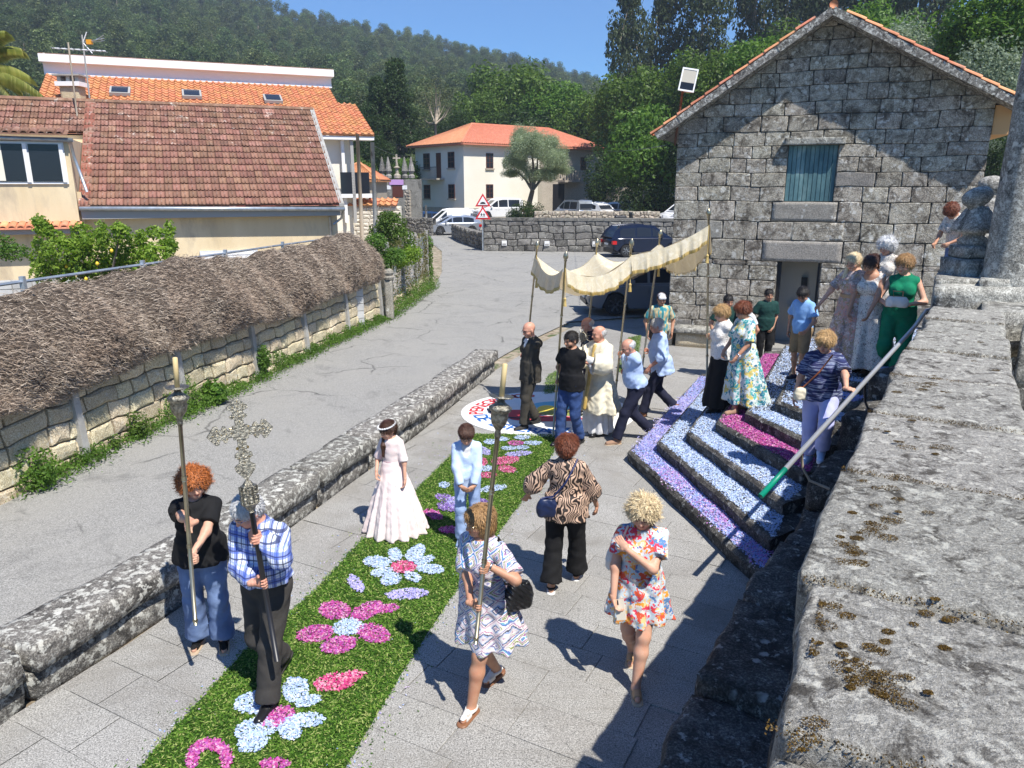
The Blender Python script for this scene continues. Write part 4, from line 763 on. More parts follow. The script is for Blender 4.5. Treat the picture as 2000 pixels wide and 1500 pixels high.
def tiles(name, a, b, c_, spots, island=True, rnd=.22, bump=.3):
 t = NT(name); c = t.co(); n = t.noise(c, 3, 6, .7); col = t.ramp(n, [(.3, a), (.5, b), (.7, c_)])
 for (sc, lo, hi, k) in spots: col = t.mix(t.ramp(t.noise(c, sc, 6, .72), [(lo, 0.0), (hi, 1.0)]), col, rgb(k))
 col = t.vary(col, rnd, island, .012); t.bump(t.noise(c, 30, 5), bump, .01); return t.out(col, .85, spec=.2)
M['tile_old'] = tiles('old_terracotta', (.155, .085, .06), (.235, .122, .085), (.35, .21, .16), [(2.1, .54, .63, (.17, .10, .075)), (4.6, .60, .65, (.50, .42, .36)), (9, .66, .70, (.10, .075, .06))])
M['tile_old_flat'] = tiles('old_terracotta_plain', (.20, .075, .05), (.28, .10, .07), (.42, .27, .21), [(2.1, .54, .63, (.30, .2, .15)), (4.6, .58, .67, (.55, .46, .40))])
M['tile_orange'] = tiles('orange_terracotta', (.46, .19, .09), (.53, .23, .11), (.59, .29, .145), [(1.5, .62, .74, (.46, .18, .08))], rnd=.10)
M['tile_far'] = tiles('red_clay_tiles', (.46, .18, .095), (.53, .22, .12), (.60, .28, .16), [], rnd=.10)
M['tile_verge'] = tiles('verge_tiles', (.50, .19, .10), (.62, .26, .14), (.66, .34, .20), [(3, .6, .7, (.28, .17, .12))])
def leafm(name, a, b, c_, trans=.35, rough=.5, hue=.02, ov=0):
 t = NT(name); r = t.rand(True); col = t.ramp(r, [(0, a), (.5, b), (1, c_)]); col = t.mix(t.ramp(t.noise(t.co(), .8, 3), [(.35, 0.0), (.65, .5)]), col, rgb(tuple(x * .7 for x in a)))
 if ov:
  r2 = t.rand(False); h_ = t.n('HueSaturation', {'Color': col}); t.set(h_.inputs['Value'], t.n('MapRange', {0: r2, 3: 1 - ov, 4: 1 + ov}).outputs[0]); t.set(h_.inputs['Hue'], t.n('MapRange', {0: t.math('FRACT', t.math('MULTIPLY', r2, 9.7)), 3: .465, 4: .52}).outputs[0]); col = h_.outputs[0]
 d = t.b; t.out(col, rough, spec=.3); tr = t.n('BsdfTranslucent', {0: t.mix(.5, col, rgb((c_[0] * 1.2, c_[1] * 1.3, c_[2] * .6)))})
 mx = t.n('MixShader', {0: trans, 1: d.outputs[0], 2: tr.outputs[0]}); t.t.links.new(mx.outputs[0], t.t.nodes['Material Output'].inputs[0]); return t.m
M['leaf_oak'] = leafm('oak_leaves', (.050, .095, .014), (.10, .175, .026), (.17, .26, .045))
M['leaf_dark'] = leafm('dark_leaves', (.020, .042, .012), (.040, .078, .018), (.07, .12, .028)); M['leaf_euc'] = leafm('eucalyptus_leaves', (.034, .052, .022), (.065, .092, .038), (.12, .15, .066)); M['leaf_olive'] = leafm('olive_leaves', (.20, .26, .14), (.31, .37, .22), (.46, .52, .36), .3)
M['leaf_bright'] = leafm('citrus_leaves', (.09, .17, .015), (.20, .33, .035), (.36, .48, .08), .45); M['leaf_bush'] = leafm('bush_leaves', (.05, .12, .014), (.11, .22, .03), (.20, .33, .06), .4); M['leaf_silver'] = leafm('silver_leaves', (.14, .19, .12), (.23, .29, .20), (.34, .40, .29), .3)
M['leaf_hill'] = leafm('hill_leaves', (.050, .085, .024), (.088, .135, .038), (.16, .21, .075), .25, ov=.45); M['leaf_sparse'] = leafm('sparse_leaves', (.12, .14, .05), (.18, .2, .08), (.26, .27, .13), .3)
M['leaf_palm'] = leafm('palm_leaves', (.18, .22, .05), (.32, .34, .08), (.46, .44, .14), .4); M['leaf_vine'] = leafm('vine_leaves', (.10, .10, .03), (.16, .22, .05), (.22, .14, .08), .35)
M['bark'] = mat('bark', [(.35, (.07, .055, .04)), (.65, (.18, .15, .12))], 6, 6, .95, .6, cscale=(1, 1, .3)); M['bark_pale'] = mat('pale_bark', [(.35, (.24, .19, .14)), (.65, (.42, .36, .28))], 3, 6, .9, .4, cscale=(1, 1, .2))
def flakes(name, cols, trans=.25):
 t = NT(name); r = t.rand(True); n = len(cols); col = t.ramp(r, [(i / n, k) for i, k in enumerate(cols)], 'CONSTANT')
 t.out(col, .7, spec=.2); tr = t.n('BsdfTranslucent', {0: col}); mx = t.n('MixShader', {0: trans, 1: t.b.outputs[0], 2: tr.outputs[0]}); t.t.links.new(mx.outputs[0], t.t.nodes['Material Output'].inputs[0]); return t.m
M['clippings'] = flakes('green_clippings', [(.05, .13, .012), (.09, .20, .022), (.13, .26, .03), (.07, .16, .018), (.20, .32, .055), (.035, .08, .012), (.36, .42, .13)])
M['pet_blue'] = flakes('pale_blue_petals', [(.50, .62, .86), (.62, .72, .88), (.40, .54, .84), (.74, .78, .86), (.56, .68, .86)]); M['pet_mauve'] = flakes('mauve_petals', [(.46, .42, .80), (.60, .56, .84), (.70, .62, .80), (.38, .36, .78), (.52, .52, .84)])
M['pet_pink'] = flakes('magenta_petals', [(.56, .08, .30), (.66, .18, .44), (.44, .05, .30), (.74, .40, .56), (.50, .12, .46)]); M['pet_hot'] = flakes('hot_pink_petals', [(.70, .09, .24), (.74, .20, .36), (.60, .04, .22), (.78, .40, .50)]); M['pet_violet'] = flakes('violet_petals', [(.20, .10, .44), (.34, .20, .56), (.60, .5, .78), (.26, .14, .5)])
M['pet_mix'] = flakes('periwinkle_petals', [(.30, .42, .84), (.42, .54, .86), (.50, .38, .78), (.66, .68, .86), (.36, .48, .86), (.70, .56, .78)]); M['pet_lilac'] = flakes('lilac_pink_petals', [(.60, .30, .62), (.66, .52, .78), (.40, .36, .80), (.74, .62, .76), (.52, .22, .56)])
M['glass_dark'] = plain('window_glass', (.018, .022, .03), .08, spec=.35); M['frame_brown'] = plain('brown_window_frame', (.10, .028, .016), .5); M['black_paint'] = plain('black_paint', (.015, .015, .018), .4); M['grey_metal'] = plain('grey_metal', (.36, .35, .33), .6)
# ---------------------------------------------------------------- shape makers
def flakecloud(P, Nn, size, asp=.5, curl=.25, jit=.3):
 """P points (n,3), Nn normals; returns vertices and quads of small folded leaves (2 quads sharing a midrib would double the count: one bent quad each)"""
 n = len(P); a = rng.normal(size=(n, 3)); a -= (a * Nn).sum(1)[:, None] * Nn; a /= np.linalg.norm(a, axis=1)[:, None] + 1e-9; b = np.cross(Nn, a)
 s = size * (1 + jit * rng.uniform(-1, 1, n))[:, None]; w = s * asp
 up = Nn * s * curl * rng.uniform(-1, 1, (n, 1))
 V = np.stack([P - a * s * .5 + up, P + b * w * .5, P + a * s * .5 + up, P - b * w * .5], 1).reshape(-1, 3)
 return V, np.arange(4 * n).reshape(n, 4)
def randn(n, up=0.0):
 v = rng.normal(size=(n, 3)); v[:, 2] += up; return v / np.linalg.norm(v, axis=1)[:, None]
def inpoly(P, poly):
 x, y = P[:, 0], P[:, 1]; r = np.zeros(len(P), bool); n = len(poly)
 for i in range(n):
  x1, y1 = poly[i][:2]; x2, y2 = poly[(i + 1) % n][:2]
  if y1 == y2: continue
  r ^= ((y1 > y) != (y2 > y)) & (x < (x2 - x1) * (y - y1) / (y2 - y1) + x1)
 return r
def scatter(poly, dens, z, size, asp=.5, tilt=.35, zj=.012, fuzz=.0):
 poly = [tuple(p)[:2] for p in poly]; A = np.array(poly); lo, hi = A.min(0) - .03, A.max(0) + .03
 n = int(dens * (hi[0] - lo[0]) * (hi[1] - lo[1])); P = rng.uniform(lo, hi, (n, 2)); k = inpoly(P + rng.normal(size=P.shape) * fuzz, poly); P = P[k]; n = len(P)
 N_ = rng.normal(size=(n, 3)) * tilt; N_[:, 2] = 1; N_ /= np.linalg.norm(N_, axis=1)[:, None]
 return flakecloud(np.column_stack([P, z + rng.uniform(.002, zj, n)]), N_, size, asp)
def clip_poly(poly, planes):
 for (px, py, nx, ny) in planes:      # keep (p-p0).n <= 0
  out = []
  for i in range(len(poly)):
   a, b = poly[i], poly[(i + 1) % len(poly)]; da = (a[0] - px) * nx + (a[1] - py) * ny; db = (b[0] - px) * nx + (b[1] - py) * ny
   if da <= 0: out.append(a)
   if da * db < 0: t = da / (da - db); out.append((a[0] + (b[0] - a[0]) * t, a[1] + (b[1] - a[1]) * t))
  poly = out
  if len(poly) < 3: return []
 return poly
def warp(u, z, amp, f=1.3, s=0.0):
 return (u + amp * (math.sin(z * f * 2.7 + s) * .6 + math.sin(u * f * 1.9 + z * f * 3.1 + s * 2)) * .6, z + amp * (math.sin(u * f * 2.2 + 1 + s) + .6 * math.sin(u * f * 4.7 + z * f * 1.7 + 2 + s)) * .55)
def stone_mesh(name, poly, mapf, bulge, gap, depth, m):
 """pillow-faced stone: perimeter at the joint, rounded edge, bulging face"""
 c = (sum(p[0] for p in poly) / len(poly), sum(p[1] for p in poly) / len(poly)); n = len(poly)
 def inset(q, g):
  d = math.hypot(q[0] - c[0], q[1] - c[1]) + 1e-6; k = max(0, 1 - g * 1.25 / d); return (c[0] + (q[0] - c[0]) * k, c[1] + (q[1] - c[1]) * k)
 V = []
 for (g, d) in ((gap, -depth), (gap, bulge * .35), (gap + bulge * .9, bulge)):
  for q in poly: p = inset(q, g); V.append(mapf(p[0], p[1], d + (bulge * .5 * (hsh(q[0], q[1]) - .5) if d > 0 else 0)))
 V.append(mapf(c[0], c[1], bulge * (1.05 + .5 * hsh(c[0], c[1]))))
 Fs = [(k * n + i, k * n + (i + 1) % n, (k + 1) * n + (i + 1) % n, (k + 1) * n + i) for k in (0, 1) for i in range(n)] + [(2 * n + i, 2 * n + (i + 1) % n, 3 * n) for i in range(n)]
 return mesh(name, V, Fs, m, smooth=False)
def stonewall(root, mapf, u0, u1, rows, wr, holes=(), clip=(), mats=None, bulge=.03, gap=.012, depth=.12, amp=.03, f=1.3, name='stone', prob=(), seed=1, z_first=None, zt=None):
 rr = random.Random(seed); cnt = 0; zs = [rows[0]]
 for h in rows[1:]: zs.append(zs[-1] + h)
 for r in range(len(zs) - 1):
  z0, z1 = zs[r], zs[r + 1]; iv = [(u0, u1)]
  for (a, b, c, d) in holes:
   if z1 > c + .02 and z0 < d - .02:
    iv = [q for (x, y) in iv for q in ((x, min(y, a)), (max(x, b), y)) if q[1] - q[0] > .03]
  for (x, y) in iv:
   u = x; edges = [x]
   while u < y - .02:
    w_ = rr.uniform(*wr) * (1 + .0 * (z1 - z0)); u = u + w_
    if y - u < wr[0] * .7: u = y
    edges.append(min(u, y)); u = edges[-1]
   for a, b in zip(edges[:-1], edges[1:]):
    def W_(p, q):
     near = any((abs(p - h[0]) < .02 or abs(p - h[1]) < .02) and h[2] - .02 <= q <= h[3] + .02 or ((abs(q - h[2]) < .02 or abs(q - h[3]) < .02) and h[0] - .02 <= p <= h[1] + .02) for h in holes)
     return (p, q) if near or p in (u0, u1) else warp(p, q, amp, f, seed)
    mu, mz = (a + b) / 2, (z0 + z1) / 2
    poly = [W_(a, z0), W_(a * .67 + b * .33, z0), W_(a * .33 + b * .67, z0), W_(b, z0), W_(b, mz), W_(b, z1), W_(a * .33 + b * .67, z1), W_(a * .67 + b * .33, z1), W_(a, z1), W_(a, mz)]
    cc = .02 + .03 * rr.random()
    poly = [(mu + (q[0] - mu) * (1 - cc * (i in (0, 3, 5, 8))), mz + (q[1] - mz) * (1 - cc * 1.5 * (i in (0, 3, 5, 8)))) for i, q in enumerate(poly)]
    poly = clip_poly(poly, clip)
    if len(poly) < 3: continue
    A = abs(sum(poly[i][0] * poly[(i + 1) % len(poly)][1] - poly[(i + 1) % len(poly)][0] * poly[i][1] for i in range(len(poly)))) / 2
    if A < .006: continue
    m = rr.choices(mats, weights=prob)[0] if prob else mats[0]
    me = stone_mesh(name, poly, mapf, bulge * rr.uniform(.5, 1.4), gap, depth, m); link(name, me, root, True); cnt += 1
 return cnt
def rough_block(name, P, m, seed=0, amp=.02, ns=14, nt=10, nr=3, roundk=.12, f=6.0, parent=None, world=True, top_only=False):
 """P: 8 corners (bottom 0-3 ccw, top 4-7); a cuboid-like boulder with softened, uneven faces"""
 P = [Vector(p) for p in P]; N1, N2, N3 = ns, nt, nr
 def tri(u, v, w):
  b = (P[0].lerp(P[1], u)).lerp(P[3].lerp(P[2], u), v); t = (P[4].lerp(P[5], u)).lerp(P[7].lerp(P[6], u), v); return b.lerp(t, w)
 c = tri(.5, .5, .5); V = []; Fs = []; idx = {}
 def vert(i, j, k):
  key = (i, j, k)
  if key in idx: return idx[key]
  u, v, w = i / N1, j / N2, k / N3; p = tri(u, v, w)
  e = [min(q, 1 - q) for q in (u, v, w)]; L = [(P[1] - P[0]).length, (P[3] - P[0]).length, (P[4] - P[0]).length]; dd = sorted([e[0] * L[0], e[1] * L[1], e[2] * L[2]])
  near = max(0, 1 - dd[1] / roundk); p = p + (c - p).normalized() * near ** 2 * roundk * .35
  n = (p - c).normalized(); a = 0; s = seed * 1.7
  for q, am in ((f, 1), (f * 2.3, .5), (f * 5, .25)): a += am * math.sin(p.x * q + 1.3 * math.sin(p.y * q + s) + s) * math.sin(p.y * q * 1.1 + 1.5 * math.sin(p.z * q) + s * 2) + am * .4 * math.sin(p.z * q * 1.4 + p.x * q)
  p = p + n * amp * a; idx[key] = len(V); V.append(tuple(p)); return idx[key]
 def face(fn, A, B):
  for a in range(A):
   for b in range(B): Fs.append((fn(a, b), fn(a + 1, b), fn(a + 1, b + 1), fn(a, b + 1)))
 face(lambda a, b: vert(a, b, N3), N1, N2); face(lambda a, b: vert(a, 0, b), N1, N3); face(lambda a, b: vert(N1, a, b), N2, N3); face(lambda a, b: vert(N1 - a, N2, b), N1, N3); face(lambda a, b: vert(0, N2 - a, b), N2, N3); face(lambda a, b: vert(a, N2 - b, 0), N1, N2)
 return add(name, V, Fs, m, parent, world, smooth=True)
def crown_mesh(name, kind, n, leaf, m, seed=0, blobs=26):
 r = np.random.default_rng(seed); C = []
 for i in range(blobs):
  if kind == 'oak': v = r.normal(size=3); v /= np.linalg.norm(v); c = v * np.array([.72, .72, .62]) * r.uniform(.55, 1); rad = r.uniform(.2, .38)
  elif kind == 'tall': z = r.uniform(-1, 1); a = r.uniform(0, 6.28); q = (1 - abs(z) ** 2.2) * r.uniform(.2, .75); c = np.array([math.cos(a) * q * .55, math.sin(a) * q * .55, z]); rad = r.uniform(.12, .26)
  elif kind == 'cone': z = r.uniform(-1, 1) ** 1; a = r.uniform(0, 6.28); q = (.62 * (1 - z) / 2 + .06) * r.uniform(.7, 1.1); c = np.array([math.cos(a) * q, math.sin(a) * q, z]); rad = r.uniform(.1, .22)
  else: v = r.normal(size=3); v[2] = abs(v[2]) * .8; v /= np.linalg.norm(v); c = v * np.array([.8, .8, .8]) * r.uniform(.3, .95); rad = r.uniform(.2, .34)
  C.append((c, rad))
 w = np.array([q[1] ** 2 for q in C]); w /= w.sum(); k = r.choice(len(C), n, p=w); cc = np.array([q[0] for q in C])[k]; rr = np.array([q[1] for q in C])[k]
 d = r.normal(size=(n, 3)); d /= np.linalg.norm(d, axis=1)[:, None]; P = cc + d * (rr * r.uniform(.65, 1.08, n))[:, None]
 N_ = d + r.normal(size=(n, 3)) * .75; N_[:, 2] += .3; N_ /= np.linalg.norm(N_, axis=1)[:, None]
 V, Q = flakecloud(P, N_, leaf, .62, .3, .45); return mesh(name, V, [Q], m), C
def trunk_mesh(name, C, z0, r0, m, z_split=-.5, nb=7, seed=0, wob=.05):
 r = random.Random(seed); b = MB(); top = Vector((r.uniform(-.1, .1), r.uniform(-.1, .1), z_split)); mid = top * .5 + Vector((r.uniform(-wob, wob), r.uniform(-wob, wob), (z0) * .5)); mid.z = (z0 + z_split) / 2
 b.tube([(0, 0, z0), mid, top], [r0, r0 * .8, r0 * .65], 8)
 for (c, rad) in sorted(C, key=lambda q: -q[1])[:nb]:
  c = Vector(c); m1 = top.lerp(c, .5) + Vector((r.uniform(-wob, wob), r.uniform(-wob, wob), -.06)); b.tube([top, m1, c], [r0 * .5, r0 * .3, r0 * .1], 6)
 V = np.concatenate(b.V); return mesh(name, V, b.Fs, m, True)
# ================================================================ the setting: ground, road, hills
LW = [(-4.10, 3.1), (-3.75, 4.61), (-3.30, 5.6), (-2.74, 7.2), (-2.15, 9.1), (-1.58, 10.83), (-.95, 13.1), (-.33, 15.36)]      # plaza-side foot of the low wall
HW = [(-7.3, 4.2), (-6.36, 8.53), (-6.0, 10.83), (-5.27, 14.18), (-4.69, 17.52), (-3.95, 21.0)]                                     # road-side foot of the hedge wall
def hill_h(x, y):
 r = math.hypot(x, y); u = x / max(y, 1)
 px = [-.9, -.69, -.41, -.28, -.10, 0, .124, .35, .7, 1.2]; e = [.255, .232, .200, .172, .145, .127, .095, .11, .15, .2]
 er = np.interp(u, px, e); t = min(max((r - 105) / 300, 0), 1); h = er * 420 * (t ** 1.25) * (420 / 420)
 if r > 405: h += (r - 405) * .02
 # near slope rising on the right behind the stone house
 s = min(max((x - .10 * y - 4) / 30, 0), 1) * min(max((y - 42) / 50, 0), 1); h = max(h, s * 17)
 return h
xs = np.concatenate([np.linspace(-900, -120, 18), np.linspace(-110, 110, 56), np.linspace(120, 900, 18)]); ys = np.concatenate([np.linspace(-60, 40, 6), np.linspace(48, 200, 40), np.linspace(210, 520, 34), [600, 700]])
V = [(x, y, -.12 + hill_h(x, y) if y > 45 else -.12) for y in ys for x in xs]; nx = len(xs)
Q = np.array([(j * nx + i, j * nx + i + 1, (j + 1) * nx + i + 1, (j + 1) * nx + i) for j in range(len(ys) - 1) for i in range(nx - 1)])
add('terrain', V, [Q], M['hill'], kind='structure', smooth=True)
add('verge_ground', [(-26, -3, -.06), (24, -3, -.06), (24, 62, -.06), (-26, 62, -.06)], [(0, 1, 2, 3)], M['dirt'], kind='structure')
rl = [(p[0] - .12, p[1]) for p in HW] + [(-3.4, 24.5), (-3.0, 28.8), (-3.2, 34), (-4.2, 45), (-6.6, 57), (-8, 66), (-8, 72)]
rr_ = [(p[0] - .3, p[1]) for p in LW] + [(-.3, 16.6), (.5, 18.7), (1.7, 21.3), (4.5, 22.4), (9, 24), (22, 27), (22, 44), (9, 44.5), (-1.5, 45.6), (-4.2, 57.5), (-1.5, 64), (-1, 72)]
def strip(name, L, Rr, z, m, **k):
 poly = [(x, y, z) for x, y in L] + [(x, y, z) for x, y in reversed(Rr)]; return add(name, poly, [tuple(reversed(range(len(poly))))], m, kind='structure', **k)
rd = strip('road', rl, rr_, -.03, M['asphalt'])
import bmesh
def triang(o):
 bm = bmesh.new(); bm.from_mesh(o.data); bmesh.ops.triangulate(bm, faces=bm.faces); bm.normal_update()
 for f in bm.faces:
  if f.normal.z < 0: f.normal_flip()
 bm.to_mesh(o.data); bm.free()
triang(rd)
add('parking_terrace', [(-1.4, 45.6, 1.0), (30, 43, 1.0), (30, 75, 1.0), (-1.4, 75, 1.0)], [(0, 1, 2, 3)], M['dirt'], kind='structure')
# ---- plaza: bedding plus individual granite slabs
ca, sa = math.cos(R(-28)), math.sin(R(-28)); A1 = (ca, sa); A2 = (-sa, ca)
plz = [(LW[0][0], LW[0][1])] + LW[1:] + [(.2, 16.8), (.9, 18.6), (2.0, 21.0), (4.6, 22.0), (7.2, 16.4), (8, 12), (5.5, 9), (.2, 2.0), (-3.5, 2.0)]
pz_ = empty('plaza_paving', (1, 9, 0), kind='structure')
bed = add('bedding', [(x, y, -.012) for x, y in plz], [tuple(reversed(range(len(plz))))], M['slab'], pz_, True); triang(bed)
lwl = [(p[0], p[1]) for p in plz]; cnt = 0; rs_ = random.Random(3)
for r in range(-14, 42):
 v0 = r * .395; far = v0 > 12.5; u = -14 + rs_.uniform(0, .9)
 while u < 12:
  w_ = rs_.uniform(.75, 1.05) * (1.35 if far else 1); q = [(u, v0), (u + w_, v0), (u + w_, v0 + .395), (u, v0 + .395)]; u += w_
  P_ = [(A1[0] * a + A2[0] * b, A1[1] * a + A2[1] * b) for a, b in q]; cx = sum(p[0] for p in P_) / 4; cy = sum(p[1] for p in P_) / 4
  ins = inpoly(np.array(P_ + [(cx, cy)]), lwl)
  if not ins.any(): continue
  if not (3.2 < cy and abs(cx) < .72 * cy + .6): continue
  if cx > 1.9 + (cy - 6) * .62 and cy < 9.5 or (cx > 2.6 and cy < 12.6 and cx > 1.9 + (9.9 - cy) * .2): continue
  zt = rs_.uniform(-.002, .002); g = .0035; V = []
  for z, k in ((-.03, g), (-.002 + zt, g), (zt, g + .006)):
   for p in P_: d = math.hypot(p[0] - cx, p[1] - cy); f_ = 1 - k * 1.3 / d; V.append((cx + (p[0] - cx) * f_, cy + (p[1] - cy) * f_, z))
  if not ins.all():   # trim slabs that cross the edge of the plaza
   pp = [(v[0], v[1]) for v in V[8:12]]
   bm = bmesh.new(); 
   for v in V: bm.verts.new(v)
   bm.verts.ensure_lookup_table()
   for f in ((8, 9, 10, 11), (4, 5, 9, 8), (5, 6, 10, 9), (6, 7, 11, 10), (7, 4, 8, 11)): bm.faces.new([bm.verts[i] for i in f])
   for i in range(len(lwl)):
    a, b = lwl[i], lwl[(i + 1) % len(lwl)]
    if i > 8: continue
    mx_, my_ = (a[0] + b[0]) / 2, (a[1] + b[1]) / 2
    if math.hypot(mx_ - cx, my_ - cy) > 3.2: continue
    nrm = (-(b[1] - a[1]), b[0] - a[0], 0)
    bmesh.ops.bisect_plane(bm, geom=bm.verts[:] + bm.edges[:] + bm.faces[:], plane_co=(a[0], a[1], 0), plane_no=nrm, clear_outer=True)
   if not bm.faces: bm.free(); continue
   me = bpy.data.meshes.new('slab'); bm.to_mesh(me); bm.free(); me.materials.append(M['slab'])
  else: me = mesh('slab', V, [(8, 9, 10, 11), (4, 5, 9, 8), (5, 6, 10, 9), (6, 7, 11, 10), (7, 4, 8, 11), (0, 1, 5, 4), (1, 2, 6, 5), (2, 3, 7, 6), (3, 0, 4, 7)], M['slab'])
  link('slab', me, pz_, True); cnt += 1
print('slabs', cnt)
# ---- low wall between road and plaza
def along(pts, s):
 for a, b in zip(pts[:-1], pts[1:]):
  L = math.hypot(b[0] - a[0], b[1] - a[1])
  if s <= L: return (a[0] + (b[0] - a[0]) * s / L, a[1] + (b[1] - a[1]) * s / L), ((b[0] - a[0]) / L, (b[1] - a[1]) / L)
  s -= L
 return b, ((b[0] - a[0]) / L, (b[1] - a[1]) / L)
def plen(pts): return sum(math.hypot(b[0] - a[0], b[1] - a[1]) for a, b in zip(pts[:-1], pts[1:]))
lw = empty('low_wall', (-2, 9, 0), label='low lichen-spotted granite wall between the road and the paved square', cat='wall')
Lt = plen(LW); s = 0; i = 0; rs_ = random.Random(5)
while s < Lt - .2:
 w_ = min(rs_.uniform(1.3, 2.1), Lt - s); w_ = Lt - s if Lt - s - w_ < .6 else w_; (p, d), (q, e) = along(LW, s + .012), along(LW, s + w_ - .012); n = (-d[1], d[0]); m_ = (-e[1], e[0])
 for (z0, z1, o0, o1, am, nm) in ((-.1, .21, 0.02, .40, .012, 'base_stone'), (.225, .45 + rs_.uniform(-.012, .012), -.055, .45, .014, 'coping_stone')):
  B = [(p[0] + n[0] * o0, p[1] + n[1] * o0), (q[0] + m_[0] * o0, q[1] + m_[1] * o0), (q[0] + m_[0] * o1, q[1] + m_[1] * o1), (p[0] + n[0] * o1, p[1] + n[1] * o1)]
  rough_block(nm, [(x, y, z0) for x, y in B] + [(x, y, z1) for x, y in B], M['kerb'], i, am, int(w_ * 9), 5, 3, .10, 7, lw)
 s += w_; i += 1
# ---- roadside wall of warm rubble with concrete posts, and the dead brush hedge on it
hwr = empty('hedge_wall', (-5.5, 12, 0), label='warm rubble stone wall along the road under the dead brush hedge', cat='wall')
HX = HW + [(-3.62, 22.6)]; HL = plen(HX)
def hmap(u, z, d):
 (p, t) = along(HX, u); n = (t[1], -t[0]); return (p[0] + n[0] * d + -.06 * z * n[0], p[1] + n[1] * d - .06 * z * n[1], z)
n_ = stonewall(hwr, hmap, 0.02, HL - .02, [-.15, .27, .25, .27, .24, .26], (.26, .78), mats=[M['warm_stone']], bulge=.035, gap=.010, depth=.2, amp=.032, f=2.4, seed=4); print('hedge wall stones', n_)
b = MB(); ss = np.linspace(.0, HL, 30); Vv = []
for z in (-.1, 1.16): Vv += [hmap(q, z, -.05) for q in ss]
add('mortar_core', Vv, [(i, i + 1, 31 + i, 30 + i) for i in range(29)], M['mortar_warm'], hwr, True)
b = MB(); V2 = [hmap(q, 1.16, -.05) for q in ss] + [hmap(q, 1.16, -.45) for q in ss]; add('wall_top', V2, [(i, i + 1, 31 + i, 30 + i) for i in range(29)], M['mortar_warm'], hwr, True)
s = 1.2
while s < HL - .3:
 c0 = Vector(hmap(s, -.05, .035)); c1 = Vector(hmap(s, 1.25, .035)); (p, t) = along(HX, s); T_ = Vector((t[0], t[1], 0)) * .06; N_ = Vector((t[1], -t[0], 0)) * .06
 MB().add([tuple(c + a * T_ + bb * N_) for c in (c0, c1) for a, bb in ((-1, -1), (1, -1), (1, 1), (-1, 1))], [(0, 1, 5, 4), (1, 2, 6, 5), (2, 3, 7, 6), (3, 0, 4, 7), (4, 5, 6, 7)]).build('concrete_post', M['concrete'], hwr, True); s += 2.35
def brush():
 """dead heather hedge: a bulging core under tens of thousands of short twigs"""
 hd = empty('brush_hedge', (-5.5, 12, 1.2), label='long dried brown brush hedge leaning over the roadside stone wall', cat='hedge')
 HH_ = HW[:]; Lh = plen(HH_) ; 
 t = NT('dead_twigs'); r = t.rand(True); col = t.ramp(r, [(0, (.13, .095, .07)), (.35, (.29, .23, .18)), (.7, (.44, .365, .29)), (1, (.60, .51, .41))]); col = t.mix(t.ramp(t.noise(t.co(), 1.1, 4), [(.4, 0.0), (.65, .5)]), col, rgb((.38, .28, .21))); m = t.out(col, .95, spec=.1)
 md = plain('brush_core', (.07, .052, .038), .95)
 def surf(s, v):        # v 0 bottom front .. 1 back top
  (p, d_) = along(HH_, s); n = (d_[1], -d_[0]); a = v * math.pi * .62
  nz_ = .07 * math.sin(s * 1.9 + 3 * v) + .05 * math.sin(s * 4.3 + 7 * v) + .035 * math.sin(s * 9 - 9 * v)
  out = -.02 + (.30 + nz_) * math.sin(a * 1.35 + .35); z = 1.14 + .06 * math.sin(s * .9) + 1.33 * (1 - math.cos(a)) / (1 - math.cos(math.pi * .62)) + nz_ * .6
  out -= .55 * max(0, v - .62)**1.2 * 2.2
  return np.array([p[0] + n[0] * out, p[1] + n[1] * out, z])
 ns, nv = 150, 16; V = [surf(Lh * i / ns, j / nv) for i in range(ns + 1) for j in range(nv + 1)]
 add('hedge_core', V, [(i * (nv + 1) + j, (i + 1) * (nv + 1) + j, (i + 1) * (nv + 1) + j + 1, i * (nv + 1) + j + 1) for i in range(ns) for j in range(nv)], md, hd, True)
 n = 56000; S = rng.uniform(0, 1, n) ** 1.25 * Lh; Vv = rng.uniform(-.02, 1.0, n); P = np.array([surf(a, b) for a, b in zip(S, Vv)]); P2 = np.array([surf(a, b + .02) for a, b in zip(S, Vv)])
 # each sprig: a bundle of three thin blades
 out = []; cen = np.array([surf(a, .3) for a in S]); cen[:, 2] -= .2
 for q in range(3):
  Pq = P + rng.normal(size=(n, 3)) * .03; nr = np.array([[along(HH_, a)[1][1], -along(HH_, a)[1][0], .15] for a in S]); up = P2 - P; up /= np.linalg.norm(up, axis=1)[:, None] + 1e-9
  (al) = np.array([[*along(HH_, a)[1], 0] for a in S]); fl = np.sin(S * 1.3 + Vv * 5)[:, None]
  d = nr * rng.uniform(.3, .9, (n, 1)) + al * (.8 + .4 * fl) * rng.uniform(.2, 1.2, (n, 1)) - up * rng.uniform(-.2, .7, (n, 1)) + rng.normal(size=(n, 3)) * .3; d /= np.linalg.norm(d, axis=1)[:, None]
  L = rng.uniform(.035, .09, (n, 1)); sd_ = np.cross(d, rng.normal(size=(n, 3))); sd_ /= np.linalg.norm(sd_, axis=1)[:, None]; wd = rng.uniform(.0025, .0052, (n, 1))
  out.append(np.stack([Pq - sd_ * wd, Pq + sd_ * wd, Pq + d * L + sd_ * wd * .3, Pq + d * L - sd_ * wd * .3], 1).reshape(-1, 3))
 V = np.concatenate(out); Qn = np.arange(len(V)).reshape(-1, 4); add('twigs', V, [Qn], m, hd, True, kind='stuff')
 return surf, Lh
BS, BL = brush()
